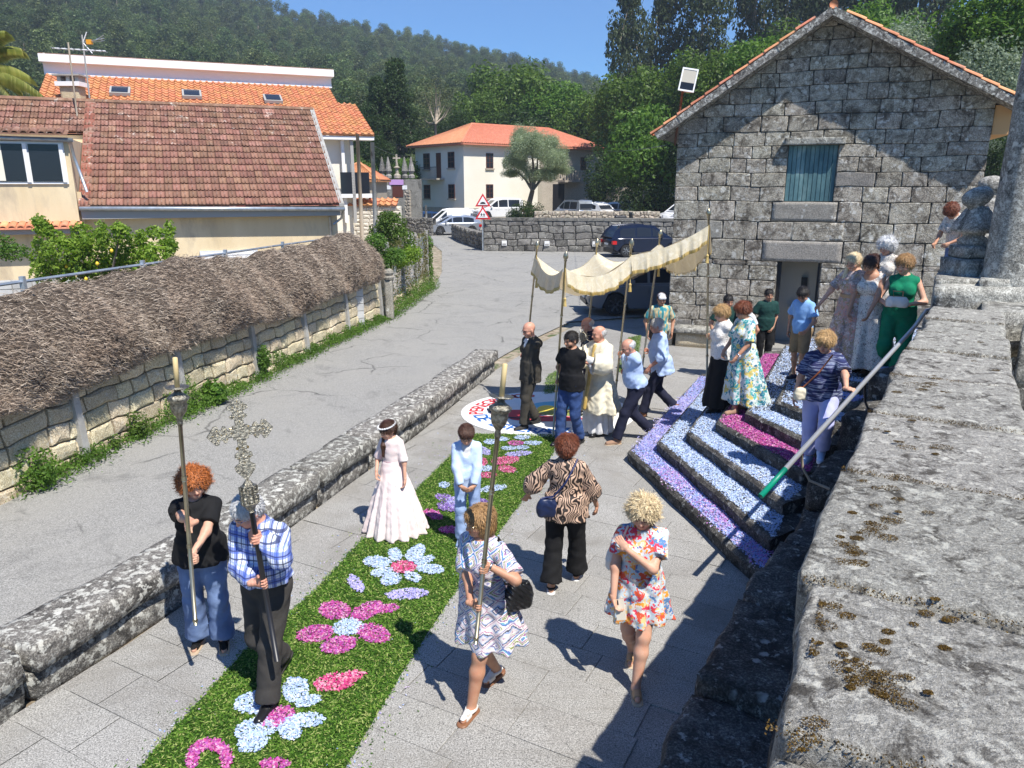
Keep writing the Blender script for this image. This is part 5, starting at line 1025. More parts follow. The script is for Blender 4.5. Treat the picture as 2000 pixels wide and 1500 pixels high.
# fence rail sticking out behind the hedge
fr = empty('rail_fence', (-5.7, 14, 1.2), label='galvanised pipe rail fence poking out above the brush hedge', cat='fence')
pts = []
for s_ in np.arange(1.0, BL + .2, 2.4):
 (p, d) = along(HW, min(s_, BL - .01)); pts.append((p[0] - d[1] * .40, p[1] + d[0] * .40, 2.60 - .008 * s_))
MB().tube(pts, .022, 6).build('rail', M['galv'], fr, True); pts2 = [(x, y, z - .42) for x, y, z in pts]; MB().tube(pts2, .018, 6).build('rail', M['galv'], fr, True)
for k in range(len(pts)): x, y, z = pts[k]; MB().box((x - .03, y - .03, 1.0), (x + .03, y + .03, z + .07)).build('post', M['galv'], fr, True)
# ---- retaining wall with its coping near the camera
WL = [(.33, 1.0), (.53, 1.33), (.77, 1.83), (1.29, 2.79), (2.03, 4.03), (3.25, 5.93), (4.45, 7.75)]; rw = empty('retaining_wall', (2, 4, 0), label='big weathered granite retaining wall with mossy coping beside the camera', cat='wall')
cuts = [0, .52, 1.28, 2.35, 3.35, 4.35, 5.3, 6.1, 6.9, 7.68]; TL = plen(WL)
for i, (a, c) in enumerate(zip(cuts[:-1], cuts[1:])):
 (p, d), (q, e) = along(WL, a + .008), along(WL, min(c, TL - .01) - .012); n = (d[1], -d[0]); m_ = (e[1], -e[0]); wa = .86 - .032 * a; wc = .86 - .032 * c; o = 0.02 * math.sin(i * 2.1)
 z1 = 2.6 + .012 * math.sin(i * 3.3) - (.05 if i == 0 else 0); z0 = z1 - .30; B = [(p[0] + n[0] * o, p[1] + n[1] * o), (q[0] + m_[0] * o, q[1] + m_[1] * o), (q[0] + m_[0] * wc, q[1] + m_[1] * wc), (p[0] + n[0] * wa, p[1] + n[1] * wa)]
 rough_block('coping_stone', [(x, y, z0) for x, y in B] + [(x, y, z1) for x, y in B], M['coping'], i + 3, .010, 30, 24, 7, .06, 7, rw)
def wmap(u, z, d): (p, t) = along(WL, max(u, 0.001)); n = (-t[1], t[0]); k = -.05 + (2.3 - z) * .05; return (p[0] + n[0] * (k + d), p[1] + n[1] * (k + d), z)
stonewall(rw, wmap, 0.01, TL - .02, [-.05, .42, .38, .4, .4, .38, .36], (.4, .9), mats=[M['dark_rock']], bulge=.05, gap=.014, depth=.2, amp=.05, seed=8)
ss = np.linspace(.0, TL, 12); add('core', [wmap(q, z, -.04) for z in (-.1, 2.31) for q in ss], [(i, i + 1, 13 + i, 12 + i) for i in range(11)], M['mortar_dark'], rw, True)
# moss cushions growing on the coping
CPL = []
for cu_ in np.linspace(.02, 7.6, 14): (p, d) = along(WL, cu_); CPL.append(((p[0] + d[1] * .06, p[1] - d[0] * .06), (p[0] + d[1] * (.83 - .032 * cu_), p[1] - d[0] * (.83 - .032 * cu_))))
CPL = [a for a, b in CPL] + [b for a, b in CPL][::-1]
mm = leafm('moss_tufts', (.04, .022, .005), (.11, .062, .010), (.21, .13, .022), .1)
ms = []
for (px, py, rx, n_) in ((1570, 1250, .045, 9), (1610, 1195, .05, 8), (1700, 1310, .05, 12), (1660, 1285, .04, 6), (1740, 1345, .05, 7), (1560, 1440, .05, 4), (1640, 1085, .05, 6), (1700, 1020, .06, 9), (1760, 1000, .05, 6), (1665, 985, .04, 4), (1800, 860, .07, 7), (1740, 845, .06, 6), (1810, 745, .10, 9), (1860, 765, .08, 6), (1780, 720, .06, 4), (1720, 935, .05, 5), (1840, 1210, .04, 4), (1790, 1255, .03, 4), (1900, 700, .05, 4)):
 for k in range(n_):
  P_ = G(px + random.gauss(0, 30), py + random.gauss(0, 20), 2.606); m_ = int(150 * random.uniform(.5, 1.6)); r0 = rx * random.uniform(.12, .62)
  a = rng.uniform(0, 6.28, m_); q = np.sqrt(rng.uniform(0, 1, m_)) * r0; pts = np.column_stack([P_.x + np.cos(a) * q * 1.3, P_.y + np.sin(a) * q, P_.z + (r0 * .10) * (1 - (q / r0) ** 2)]); pts = pts[inpoly(pts[:, :2], CPL)]; m_ = len(pts); nn = randn(m_, 1.2); ms.append(flakecloud(pts, nn, .0055, .6))
for cu_ in cuts[1:-1]:
 (p, d) = along(WL, cu_); n = 420; t_ = rng.uniform(0, 1, n) ** 1.4; k_ = .84 - .032 * cu_; o_ = rng.normal(size=n) * (.006 + .014 * np.abs(np.sin(t_ * 9 + cu_))); pts = np.column_stack([p[0] + d[1] * k_ * t_ + d[0] * o_, p[1] - d[0] * k_ * t_ + d[1] * o_, 2.597 + rng.uniform(-.01, .006, n)]); ms.append(flakecloud(pts, randn(n, 1.), .008, .6))
off = 0; VV = []; QQ = []
for v, q in ms: VV.append(v); QQ.append(q + off); off += len(v)
add('moss', np.concatenate(VV), [np.concatenate(QQ)], mm, label='brown and olive moss cushions on the coping beside the camera', cat='moss', kind='stuff')
# ---- staircase
st = empty('stone_staircase', (3, 9, 0), label='stone corner staircase with petal-covered steps and dark risers', cat='staircase')
ST = []; n1 = (-.977, -.212); RISE = .163
def cor(k): return (1.66 + .385 * (k - 1), 9.93 - .055 * (k - 1))
we = [(2.43, 6.40), (2.62, 6.88), (2.93, 7.40), (3.30, 7.85), (3.62, 8.30), (3.95, 8.68), (4.28, 9.0), (4.6, 9.3), (4.95, 9.55), (5.3, 9.8)]
for k in range(1, 10):
 c = cor(k); e = we[k - 1]; f_ = (c[0] + .43 * 4.9, c[1] + .9 * 4.9 - .0 * k); poly = [e, c, f_, (9.0, f_[1] + 1.0), (9.0, 9.5), (5.6, 9.0), (5.0, 8.6)]
 ST.append(poly); z1 = RISE * k
 n = 12; front = [(e[0] + (c[0] - e[0]) * t + .012 * math.sin(t * 17 + k), e[1] + (c[1] - e[1]) * t) for t in np.linspace(0, 1, n)]; side_ = [(c[0] + (f_[0] - c[0]) * t, c[1] + (f_[1] - c[1]) * t) for t in np.linspace(0, 1, 9)[1:]]
 pl = front + side_ + poly[3:]; m_ = len(pl); cx, cy = 5.5, 10.2; V = [(x, y, z1 - RISE - .02) for x, y in pl] + [(x - .012 * (1 if i < 20 else 0), y, z1 - .035 + .006 * math.sin(i * 2.3 + k)) for i, (x, y) in enumerate(pl)] + [(x + .018 * (1 if i < 20 else 0), y, z1 + .003 * math.sin(i * 1.7)) for i, (x, y) in enumerate(pl)]
 Fs = [(j * m_ + i, j * m_ + (i + 1) % m_, (j + 1) * m_ + (i + 1) % m_, (j + 1) * m_ + i) for j in (0, 1) for i in range(m_)] + [tuple(2 * m_ + i for i in range(m_))]
 Fs = [tuple(reversed(f)) for f in Fs]
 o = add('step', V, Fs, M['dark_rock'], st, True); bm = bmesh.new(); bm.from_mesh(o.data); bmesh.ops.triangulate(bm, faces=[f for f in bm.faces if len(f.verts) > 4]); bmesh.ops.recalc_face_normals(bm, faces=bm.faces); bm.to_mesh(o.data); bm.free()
# cheek blocks between the stairs and the retaining wall
ck = empty('stair_cheek', (3, 7, 0), label='dark boulder cheek wall between the stair ends and the retaining wall', cat='wall')
CK = [(.75, 3.6), (1.15, 4.35), (1.75, 5.3), (2.42, 6.30), (2.95, 7.1), (3.6, 7.95), (4.25, 8.75), (5.0, 9.4)]; ztop = [.50, .62, .66, .60, .95, 1.32, 1.62, 1.9]
for i in range(len(CK) - 1):
 a, b_ = CK[i], CK[i + 1]; dx, dy = b_[0] - a[0], b_[1] - a[1]; L = math.hypot(dx, dy); n = (dy / L, -dx / L); w_ = .82 - .06 * i
 for lvl in range(2):
  z0, z1 = (-.05, ztop[i] * .55) if lvl == 0 else (ztop[i] * .56, ztop[i]); o = .06 * lvl
  B = [(a[0] + n[0] * o, a[1] + n[1] * o), (b_[0] + n[0] * o, b_[1] + n[1] * o), (b_[0] + n[0] * w_, b_[1] + n[1] * w_), (a[0] + n[0] * w_, a[1] + n[1] * w_)]
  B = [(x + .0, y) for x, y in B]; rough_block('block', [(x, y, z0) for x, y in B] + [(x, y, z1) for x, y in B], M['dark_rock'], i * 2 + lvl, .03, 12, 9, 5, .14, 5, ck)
# petals on the treads
def petalpoly(nm, poly, z, m, dens=5200, size=.026, par=None, fuzz=.012, **k):
 v, q = scatter(poly, dens, z, size, .62, .45, .014, fuzz); return add(nm, v, [q], m, par, par is not None, **({} if par is not None else k), **({'kind': 'stuff'} if par is not None else {}))
tm = ['pet_mix', 'pet_blue', 'pet_blue', 'pet_pink', 'pet_blue', 'pet_blue', 'pet_mix', 'pet_blue', 'pet_blue']
for k in range(1, 10):
 c = cor(k); e = we[k - 1]; c2 = cor(k + 1); e2 = we[min(k, 9)]; ins = .05; F1_ = (c[0] + .43 * 4.7, c[1] + .9 * 4.7); F2_ = (c2[0] + .43 * 4.7, c2[1] + .9 * 4.7); z = RISE * k + .002
 if k == 9: c2 = (c2[0] + .3, c2[1]); e2 = (e[0] + .7, e[1] + .3); F2_ = (F2_[0] + .3, F2_[1])
 fr_ = (e[0] + .055, e[1] + .02), (c[0] + .05, c[1] - .03)
 petalpoly('petals', [fr_[0], fr_[1], c2, e2], z, M[tm[k - 1]], 7500, par=st); 
 petalpoly('petals', [(c[0] + .05, c[1] - .03), (F1_[0] + .04, F1_[1]), F2_, c2], z, M[tm[k - 1]], 5500 if k < 5 else 2200, par=st)
 if k == 1:   # lilac and pink areas of the lowest tread
  mid = lambda t, w_: (c[0] + (e[0] - c[0]) * t + w_ * .36, c[1] + (e[1] - c[1]) * t + w_ * .08)
  for (t0, t1, w0, w1) in ((.22, .42, .15, .9), (.5, .72, .2, 1.0), (.80, .97, .3, .95)): petalpoly('petals', [mid(t0, w0), mid(t1, w0 * .6), mid(t1, w1), mid(t0, w1)], z + .008, M['pet_lilac'], 2600, par=st, fuzz=.06)
  petalpoly('petals', [(c[0] + .05, c[1]), (c[0] + 1.35, c[1] + 2.75), (c[0] + 1.6, c[1] + 2.6), (c[0] + .4, c[1])], z + .006, M['pet_mauve'], 3000, par=st, fuzz=.05)
# ---- handrail
hr = empty('handrail', (3.4, 7.4, 1), label='stainless steel handrail with green wrapped lower end beside the stairs', cat='handrail')
r0, r1 = GY(1485, 970, 6.2), GY(1785, 640, 8.55); r2 = GY(1808, 607, 8.9); r3 = r2 + Vector((.28, .12, .02)); gj = r0.lerp(r1, .13)
MB().tube([r0.lerp(r1, .1), r1 * .97 + r2 * .03, r2, r3], .024, 12).build('rail', M['steel'], hr, True, True); MB().tube([r0, r0.lerp(r1, .13)], .0262, 12).build('rail_sleeve', M['green_tape'], hr, True, True)
for t_, dn in ((.22, .32), (.62, .42)):
 a = r0.lerp(r1, t_); MB().tube([a, a + Vector((.02, -.02, -dn * .5)), a + Vector((.08, -.07, -dn * .85)), a + Vector((.24, -.16, -dn))], .013, 8).build('bracket', M['bark_pale'] if t_ < .5 else M['black_paint'], hr, True, True)
a = r2 + Vector((.02, 0, 0)); MB().tube([a, a + Vector((.0, -.02, -.35))], .012, 8).build('bracket', M['black_paint'], hr, True, True)
# ================================================================ gabled granite house
FO = Vector((3.9, 18.4, 0)); FA = Vector((.927, -.375, 0)).normalized(); FN = Vector((-FA.y * -1 * -1, 0, 0)); FN = Vector((FA.y, -FA.x, 0)); FW = 6.38     # FN: outwards, towards the camera
def fmap(u, z, d): p = FO + FA * u + FN * d; return (p.x, p.y, z)
def FP(px, py):
 r = Vector(_ray(px, py)); o = Vector((0, 0, CH)); t = (FO - o).dot(FN) / r.dot(FN); p = o + r * t; return ((p - FO).dot(FA), p.z)
ez0, ez1, rz_, ru = 5.08, 5.42, FP(1626, 38)[1], FP(1626, 38)[0]
gh = empty('granite_house', FO, label='tall gabled granite house with blue-green shutter and open doorway', cat='house')
d0, dt = FP(1519, 511); d1, _ = FP(1604, 513); wl0, wt_ = FP(1541, 284); wr0, _ = FP(1634, 283); _, wb = FP(1585, 394); lt = FP(1560, 470)[1]
wl0 = FP(1536, 340)[0]; wr0 = FP(1632, 340)[0]
print('facade', d0, d1, dt, wl0, wr0, wt_, wb, ru, rz_)
holes = [(d0, d1, -.3, dt), (wl0, wr0, wb, wt_), (d0 - .38, d1 + .42, dt, lt - .0), (wl0 - .25, wr0 + .12, lt + .42, wb)]
sl = lambda ua, za, ub, zb: (ua, za, -(zb - za), (ub - ua))
pl_ = (0, ez0, -(rz_ - ez0), ru); pr_ = (FW, ez1, (rz_ - ez1), (FW - ru))
rows = [-.1, .36]; 
for z_ in [.33, .36, .30, .38, .34]: rows.append(z_)
zc = sum(rows); rows.append(dt - zc); rows.append((lt - dt)); zc = lt; rem = wb - .42 - .0
# rows aligned with the lintel, sill block and window
rows.append(.42); q = (wb - lt - .42); rows += [q]; hW = wt_ - wb; rows += [hW * .27, hW * .25, hW * .26, hW * .22]; zc = wt_
for z_ in [.30, .34, .27, .33, .30, .28, .32, .27, .3, .3]: rows.append(z_)
clipf = [(0, ez0, -(rz_ - ez0), ru), (FW, ez1, (rz_ - ez1), (FW - ru))]
n_ = stonewall(gh, fmap, 0.0, FW, rows, (.34, .86), holes, clipf, [M['facade'], M['facade_pale']], 0.014, .004, .14, .022, 1.1, prob=(.97, .03), seed=11); print('facade stones', n_)
def fbox(nm, u0, u1, z0, z1, da, db, m, par=gh, **k):
 V = [fmap(u, z, d) for z in (z0, z1) for u, d in ((u0, da), (u1, da), (u1, db), (u0, db))]
 return add(nm, V, [(0, 1, 2, 3), (7, 6, 5, 4), (4, 5, 1, 0), (5, 6, 2, 1), (6, 7, 3, 2), (7, 4, 0, 3)], m, par, True, **k)
def fstone(nm, u0, u1, z0, z1, d=.03, m=None, seed=0):
 V = [fmap(u, z, dd) for z in (z0, z1) for u, dd in ((u0, -.15), (u1, -.15), (u1, d), (u0, d))]; return rough_block(nm, V, m or M['facade_pale'], seed, .004, 14, 3, 6, .014, 5, gh)
fstone('lintel', d0 - .37, d1 + .41, dt + .008, lt - .008, .006, seed=1); fstone('stone', wl0 - .24, (wl0 + wr0) / 2 - .03, lt + .008, lt + .41, .006, seed=2) ; fstone('stone', (wl0 + wr0) / 2 - .02, wr0 + .3, lt + .008, lt + .41, .012, M['facade'], seed=3)
fstone('sill_block', wl0 - .24, wr0 + .11, lt + .43, wb - .008, .006, seed=4); fstone('window_hood', wl0 - .10, wr0 + .14, wt_ + .005, wt_ + .15, .15, M['coping'], 5)
# wall core with the door opening, side and back walls
D_ = 9.0; c = MB()
def fquad(pts, m=0): c.add([fmap(*p) for p in pts], [tuple(range(len(pts)))], m)
cd = -.05
fquad([(0.02, -.1, cd), (d0, -.1, cd), (d0, wb, cd), (wl0, wb, cd), (wl0, wt_, cd), (0.02 + ru * 0, ez0, cd)][:0] or [(0.02, -.1, cd), (d0, -.1, cd), (d0, dt, cd), (0.02, dt, cd)])
fquad([(d1, -.1, cd), (FW - .02, -.1, cd), (FW - .02, dt, cd), (d1, dt, cd)]); fquad([(.02, dt, cd), (FW - .02, dt, cd), (FW - .02, wb, cd), (.02, wb, cd)]); fquad([(.02, wb, cd), (wl0, wb, cd), (wl0, wt_, cd), (.02, wt_, cd)]); fquad([(wr0, wb, cd), (FW - .02, wb, cd), (FW - .02, wt_, cd), (wr0, wt_, cd)])
fquad([(.02, wt_, cd), (FW - .02, wt_, cd), (FW - .02, ez1, cd), (ru, rz_, cd), (.02, ez0, cd)])
c.build('core', mat('facade_joint', [(.4, (.07, .063, .055)), (.6, (.15, .135, .115))], 6), gh, True)
c = MB(); fquad([(0.01, -.1, -.03), (0.01, ez0, -.03), (0.01, ez0, -D_), (0.01, -.1, -D_)]); fquad([(FW - .01, -.1, -.03), (FW - .01, ez1, -.03), (FW - .01, ez1, -D_), (FW - .01, -.1, -D_)]); fquad([(0, -.1, -D_), (FW, -.1, -D_), (FW, ez1, -D_), (ru, rz_, -D_), (0, ez0, -D_)])
c.build('side_wall', M['facade'], gh, True)
# doorway: reveal, blue-white room wall, fittings
c = MB()
for pts in ([(d0, 0, cd), (d0, dt, cd), (d0, dt, -.5), (d0, 0, -.5)], [(d1, 0, cd), (d1, dt, cd), (d1, dt, -.5), (d1, 0, -.5)], [(d0, dt, cd), (d1, dt, cd), (d1, dt, -.5), (d0, dt, -.5)]): fquad(pts)
c.build('door_reveal', M['facade'], gh, True); c = MB(); fquad([(d0 - 1, 0, -1.15), (d1 + 1.5, 0, -1.15), (d1 + 1.5, 2.6, -1.15), (d0 - 1, 2.6, -1.15)]); fquad([(d0 - 1, 0, -.5), (d0 - 1, 2.6, -.5), (d0 - 1, 2.6, -1.15), (d0 - 1, 0, -1.15)]); fquad([(d1 + 1.5, 0, -.5), (d1 + 1.5, 2.6, -.5), (d1 + 1.5, 2.6, -1.15), (d1 + 1.5, 0, -1.15)])
c.build('inner_wall', M['render_white'], gh, True); c = MB(); fquad([(d0 - 1, 0.02, -.4), (d1 + 1.5, 0.02, -.4), (d1 + 1.5, 0.02, -1.15), (d0 - 1, 0.02, -1.15)]); c.build('inner_floor', M['block'], gh, True); c = MB(); fquad([(d0 - 1, 2.6, -.4), (d1 + 1.5, 2.6, -.4), (d1 + 1.5, 2.6, -1.15), (d0 - 1, 2.6, -1.15)]); c.build('inner_ceiling', M['render_white'], gh, True)
dr = fbox('door', d1 - .06, d1 - .01, .03, dt - .02, -.5, -.12, M['black_paint']); fbox('threshold', d0 - .1, d1 + .1, -.02, .05, -.5, .10, M['slab']); fbox('towel_dispenser', d1 - .40, d1 - .26, 1.35, 1.62, -1.14, -1.05, M['black_paint']); fbox('basin', d0 + .3, d0 + .72, .78, .9, -1.14, -.85, M['white_paint'])
fbox('door_frame', d0, d0 + .09, .03, dt - .01, -.3, -.2, M['black_paint'])
# shutter planks
shm = mat('worn_teal_paint', [(.36, (.06, .14, .16)), (.5, (.10, .20, .21)), (.60, (.16, .27, .27)), (.72, (.30, .38, .37))], 3.0, 6, .75, .3, cscale=(1, 1, .6), rnd=.12)
sh_ = empty('shutter_root', FO) if False else None
N_ = 11; sp = (wr0 - wl0) / N_; shp = fbox('shutter', wl0, wr0, wb, wt_, -.10, -.085, shm)
for i in range(N_):
 o = fbox('plank', wl0 + sp * i + .007, wl0 + sp * (i + 1) - .007, wb + .015, wt_ - .01, -.085, -.045 - .006 * (i % 2), shm, None); o.parent = shp; o.matrix_parent_inverse = Matrix.Translation(-FO); o.matrix_parent_inverse = Matrix.Identity(4)
# roof: barge stones, tiles
def roofside(u0, z0, u1, z1, nm):
 L = math.hypot(u1 - u0, z1 - z0); du, dz = (u1 - u0) / L, (z1 - z0) / L; up = (-dz, du) if u1 > u0 else (dz, -du)
 if up[1] < 0: up = (-up[0], -up[1])
 c = MB()
 def rb(s0, s1, h0, h1, da, db, m=0):
  V = [fmap(u0 + du * s + up[0] * h, z0 + dz * s + up[1] * h, d) for h in (h0, h1) for s, d in ((s0, da), (s1, da), (s1, db), (s0, db))]
  return V, [(0, 1, 2, 3), (7, 6, 5, 4), (4, 5, 1, 0), (5, 6, 2, 1), (6, 7, 3, 2), (7, 4, 0, 3)]
 n = 7; st_ = (L + .5) / n
 for i in range(n): V, Fs = rb(-.45 + st_ * i + .004, -.45 + st_ * (i + 1) - .004, .0, .15, -.3, .50 + .01 * (i % 2)); add('barge_stone', V, Fs, M['kerb'], gh, True)
 V, Fs = rb(-.45, L + .05, .03, .14, -D_ - .3, -.29); add('roof_slab', V, Fs, M['concrete'], gh, True)
 nt = int((L + .5) / .36); 
 for i in range(nt):
  s0 = -.52 + i * .36; b = MB(); seg = 8; V = []
  for (s, r) in ((s0, .105), (s0 + .42, .085)):
   for j in range(seg + 1): a = math.pi * j / seg; hh = .15 + .028 * (1 if s == s0 else .35) + r * .62 * math.sin(a); V.append(fmap(u0 + du * s + up[0] * hh, z0 + dz * s + up[1] * hh, 0.50 - .10 + r * 1.15 * math.cos(a)))
  add('roof_tile', V + [fmap(u0 + du * s0 + up[0] * .14, z0 + dz * s0 + up[1] * .14, .40 + .1 * math.cos(math.pi * j / seg)) for j in range(seg + 1)], [(j, j + 1, seg + 2 + j, seg + 1 + j) for j in range(seg)] + [(j + 1, j, 2 * seg + 2 + j, 2 * seg + 3 + j) for j in range(seg)], M['tile_verge'], gh, True, smooth=False)
 V = []; Fs = []; w = 44; rowsn = nt
 for r in range(rowsn + 1):
  for h in (0, 1):
   for j in range(w * 2 + 1):
    s = -.52 + r * .36; V.append(fmap(u0 + du * s + up[0] * (.16 + .035 * (1 - h) + .05 * (j % 2)), z0 + dz * s + up[1] * (.16 + .035 * (1 - h) + .05 * (j % 2)), .28 - j * .105))
 W2 = w * 2 + 1
 for r in range(rowsn * 2 + 1):
  for j in range(W2 - 1): Fs.append((r * W2 + j, r * W2 + j + 1, (r + 1) * W2 + j + 1, (r + 1) * W2 + j))
 add('tile_field', V, Fs, M['tile_verge'], gh, True, kind='stuff')
 return up
roofside(0, ez0, ru, rz_, 'l'); roofside(FW, ez1, ru, rz_, 'r')
b = MB(); b.tube([fmap(ru, rz_ + .22, .4), fmap(ru, rz_ + .22, -D_ - .3)], .085, 10).build('ridge_tile', M['tile_verge'], gh, True, True)
fbox('eave_soffit', FW + .01, FW + .36, ez1 - .62, ez1 - .05, -2.5, -.05, mat('orange_render', (.62, .36, .16), bump=.1, bscale=8))
# floodlight on rusty pipe
fl = empty('floodlight', fmap(.3, 4.6, .1), label='boxy floodlight on a rusty pipe fixed to the granite house corner', cat='floodlight'); FQ = 18.2
rust = mat('rusty_pipe', [(.4, (.14, .05, .025)), (.6, (.30, .12, .06))], 12, 4, .9); P0, P1 = GY(1318, 284, FQ), GY(1333, 178, FQ)
MB().tube([P0, P1], .028, 8).build('pipe', rust, fl, True, True); cx = GY(1344, 158, FQ - .05); Rm = (Matrix.Rotation(R(-12), 4, 'Z') @ Matrix.Rotation(R(10), 4, 'Y') @ Matrix.Rotation(R(-12), 4, 'X')); T_ = Matrix.Translation(cx) @ Rm
MB().add([tuple(T_ @ Vector(v)) for v in ((-.17, -.05, -.25), (.17, -.05, -.25), (.17, -.05, .25), (-.17, -.05, .25), (-.1, .18, -.2), (.1, .18, -.2), (.1, .18, .18), (-.1, .18, .18))], [(3, 2, 1, 0), (4, 5, 6, 7), (0, 1, 5, 4), (1, 2, 6, 5), (2, 3, 7, 6), (3, 0, 4, 7)]).build('housing', M['galv'], fl, True)
b = MB(); 
for lo, hi in (((-.18, -.075, -.26), (.18, -.052, -.225)), ((-.18, -.075, .225), (.18, -.052, .26)), ((-.18, -.075, -.225), (-.15, -.052, .225)), ((.15, -.075, -.225), (.18, -.052, .225))): b.box(lo, hi, T_)
b.build('rim', M['white_paint'], fl, True); MB().box((-.15, -.065, -.225), (.15, -.055, -.06), T_).build('lower_glass', M['glass_dark'], fl, True); MB().box((-.15, -.065, -.06), (.15, -.055, .225), T_).build('reflector', plain('lamp_reflector', (.5, .46, .38), .35), fl, True)
# bench by the facade
bn = empty('stone_bench', fmap(.9, 0, .5), label='worn granite slab bench against the granite house wall', cat='bench')
b0, b1 = .25, 1.75
def fblk(nm, u0, u1, z0, z1, da, db, m, par, s): V = [fmap(u, z, d) for z in (z0, z1) for u, d in ((u0, db), (u1, db), (u1, da), (u0, da))]; return rough_block(nm, V, m, s, .008, 10, 4, 3, .04, 5, par)
fblk('seat', b0, b1, .33, .47, .08, .58, M['coping'], bn, 1); fblk('support', b0 + .05, b1 - .05, -.03, .325, .10, .50, M['warm_stone'], bn, 2); fblk('end_stone', b0 - .33, b0 - .03, 0, .5, .08, .5, M['coping'], bn, 3)
# ================================================================ stacked stones, finials and column on the right
fp = empty('finial_pedestal', (5.3, 8.7, 2.2), label='stepped granite blocks at the top of the retaining wall', cat='wall')
def wb_(nm, px0, px1, py0, py1, y, dep, m=None, par=None, s=0, **k):
 a, b_ = GY(px0, py1, y), GY(px1, py1, y); t = GY(px0, py0, y); kk = (y + dep) / y; B = [(a.x, y), (b_.x, y), (b_.x * kk, y + dep), (a.x * kk, y + dep)]
 return rough_block(nm, [(x, q, a.z) for x, q in B] + [(x, q, t.z) for x, q in B], m or M['stone_light'], s, .008, 10, 6, 4, .05, 6, par, par is not None)
wb_('block', 1812, 2060, 560, 640, 8.0, 1.2, None, fp, 1); wb_('block', 1822, 1960, 545, 575, 8.25, .9, M['warm_stone'] if False else None, fp, 2); wb_('block', 1905, 2080, 546, 590, 8.05, .9, None, fp, 3); wb_('block', 1900, 2050, 610, 700, 7.3, .8, None, fp, 4); wb_('block', 1975, 2080, 650, 760, 6.5, .7, None, fp, 5)
MB().prism([(5.1, 8.1), (9, 8.1), (9, 10.4), (6.75, 10.4)], .5, 2.35).build('core', M['dark_rock'], fp, True)
def finial(px, pyb, y, sc, tilt, label):
 f = empty('stone_finial', GY(px, pyb, y), label=label, cat='finial'); b = f.location; s = sc
 for nm, w, z0, z1, k in (('plinth', .27, 0, .30, 1), ('plinth', .21, .305, .47, 2)): rough_block(nm, [(b.x + x * w * s, b.y + q * w * s, b.z + z * s) for z in (z0, z1) for x, q in ((-1, -1), (1, -1), (1, 1), (-1, 1))], M['stone_light'], k, .006, 8, 8, 4, .04, 8, f)
 T_ = Matrix.Translation((b.x, b.y, b.z)) @ Matrix.Scale(s, 4); B = MB(); V = []
 prof = [(.13, .47), (.15, .55), (.10, .60), (.11, .64), (.215, .66), (.225, .70), (.19, .80), (.13, .93), (.09, 1.0)]; n = 4
 for r, z in prof:
  for j in range(16): a = 2 * math.pi * j / 16; q = 1 / max(abs(math.cos(a)), abs(math.sin(a))) ** .8; V.append(tuple(T_ @ Vector((r * q * math.cos(a + .3), r * q * math.sin(a + .3), z))))
 B.add(V, [(i * 16 + j, i * 16 + (j + 1) % 16, (i + 1) * 16 + (j + 1) % 16, (i + 1) * 16 + j) for i in range(len(prof) - 1) for j in range(16)] + [tuple(128 + j for j in range(16))]).build('pyramid', M['stone_light'], f, True, True)
 fd = Field(.012); c = Vector((b.x - .03 * s, b.y, b.z + 1.12 * s)); fd.ell(tuple(c), (.20 * s, .15 * s, .135 * s), Ry(tilt)); fd.cap(tuple(c + Vector((0, 0, -.12))), tuple(c + Vector((0.01, 0, -.2))), .09 * s, .09 * s); v, q = fd.mesh(noise=(.006, 30)); add('ball', v, q, M['stone_light'], f, True, smooth=True); return f
finial(1888, 546, 8.75, .84, -.35, 'nearer mossy carved stone finial with a tilted ball on the stone wall'); finial(1918, 520, 9.7, .9, .2, 'farther carved stone finial half hidden behind the mossy one')
cl = empty('stone_column', GY(1970, 545, 8.3), label='thick lichened granite column rising out of the frame on the right', cat='column'); b = cl.location; prof = [(.28, -.05), (.28, .02), (.262, .1)] + [(.262 - .006 * i, .1 + .3 * i) for i in range(1, 12)]
V = []; 
for r, z in prof:
 for j in range(28): a = 6.2832 * j / 28; rr = r * (1 + .012 * math.sin(5 * a + z * 3) + .01 * math.sin(z * 9 + a)); V.append((b.x + rr * math.cos(a), b.y + rr * math.sin(a), b.z + z))
add('shaft', V, [(i * 28 + j, i * 28 + (j + 1) % 28, (i + 1) * 28 + (j + 1) % 28, (i + 1) * 28 + j) for i in range(len(prof) - 1) for j in range(28)] + [tuple(13 * 28 + j for j in range(28))], M['stone_light'], cl, True, smooth=True)
# ================================================================ brown-roofed house on the left
HA = Vector((.925, .38, 0)).normalized(); HB = Vector((-HA.y, HA.x, 0)); HE = Vector((-13.03, 23, 0))
def hm(a, b, z): p = HE + HA * a + HB * b; return (p.x, p.y, z)
h1 = empty('cream_house', HE, label='cream rendered house with mossy brown tile roof and sliding window', cat='house')
def hbox(nm, a0, a1, b0, b1, z0, z1, m, par=None, mp=hm, **k):
 V = [mp(a, b, z) for z in (z0, z1) for a, b in ((a0, b0), (a1, b0), (a1, b1), (a0, b1))]
 return add(nm, V, [(3, 2, 1, 0), (4, 5, 6, 7), (0, 1, 5, 4), (1, 2, 6, 5), (2, 3, 7, 6), (3, 0, 4, 7)], m, par, par is not None, **k)
hbox('wall', 0.05, 7.7, .35, 8, -.1, 3.1, M['render_cream'], h1); hbox('wall', -6, 0.06, .2, 8, -.1, 3.6, M['render_cream'], h1); hbox('wall', -6, -.05, -.05, 6, 2.75, 5.15, M['render_cream'], h1)
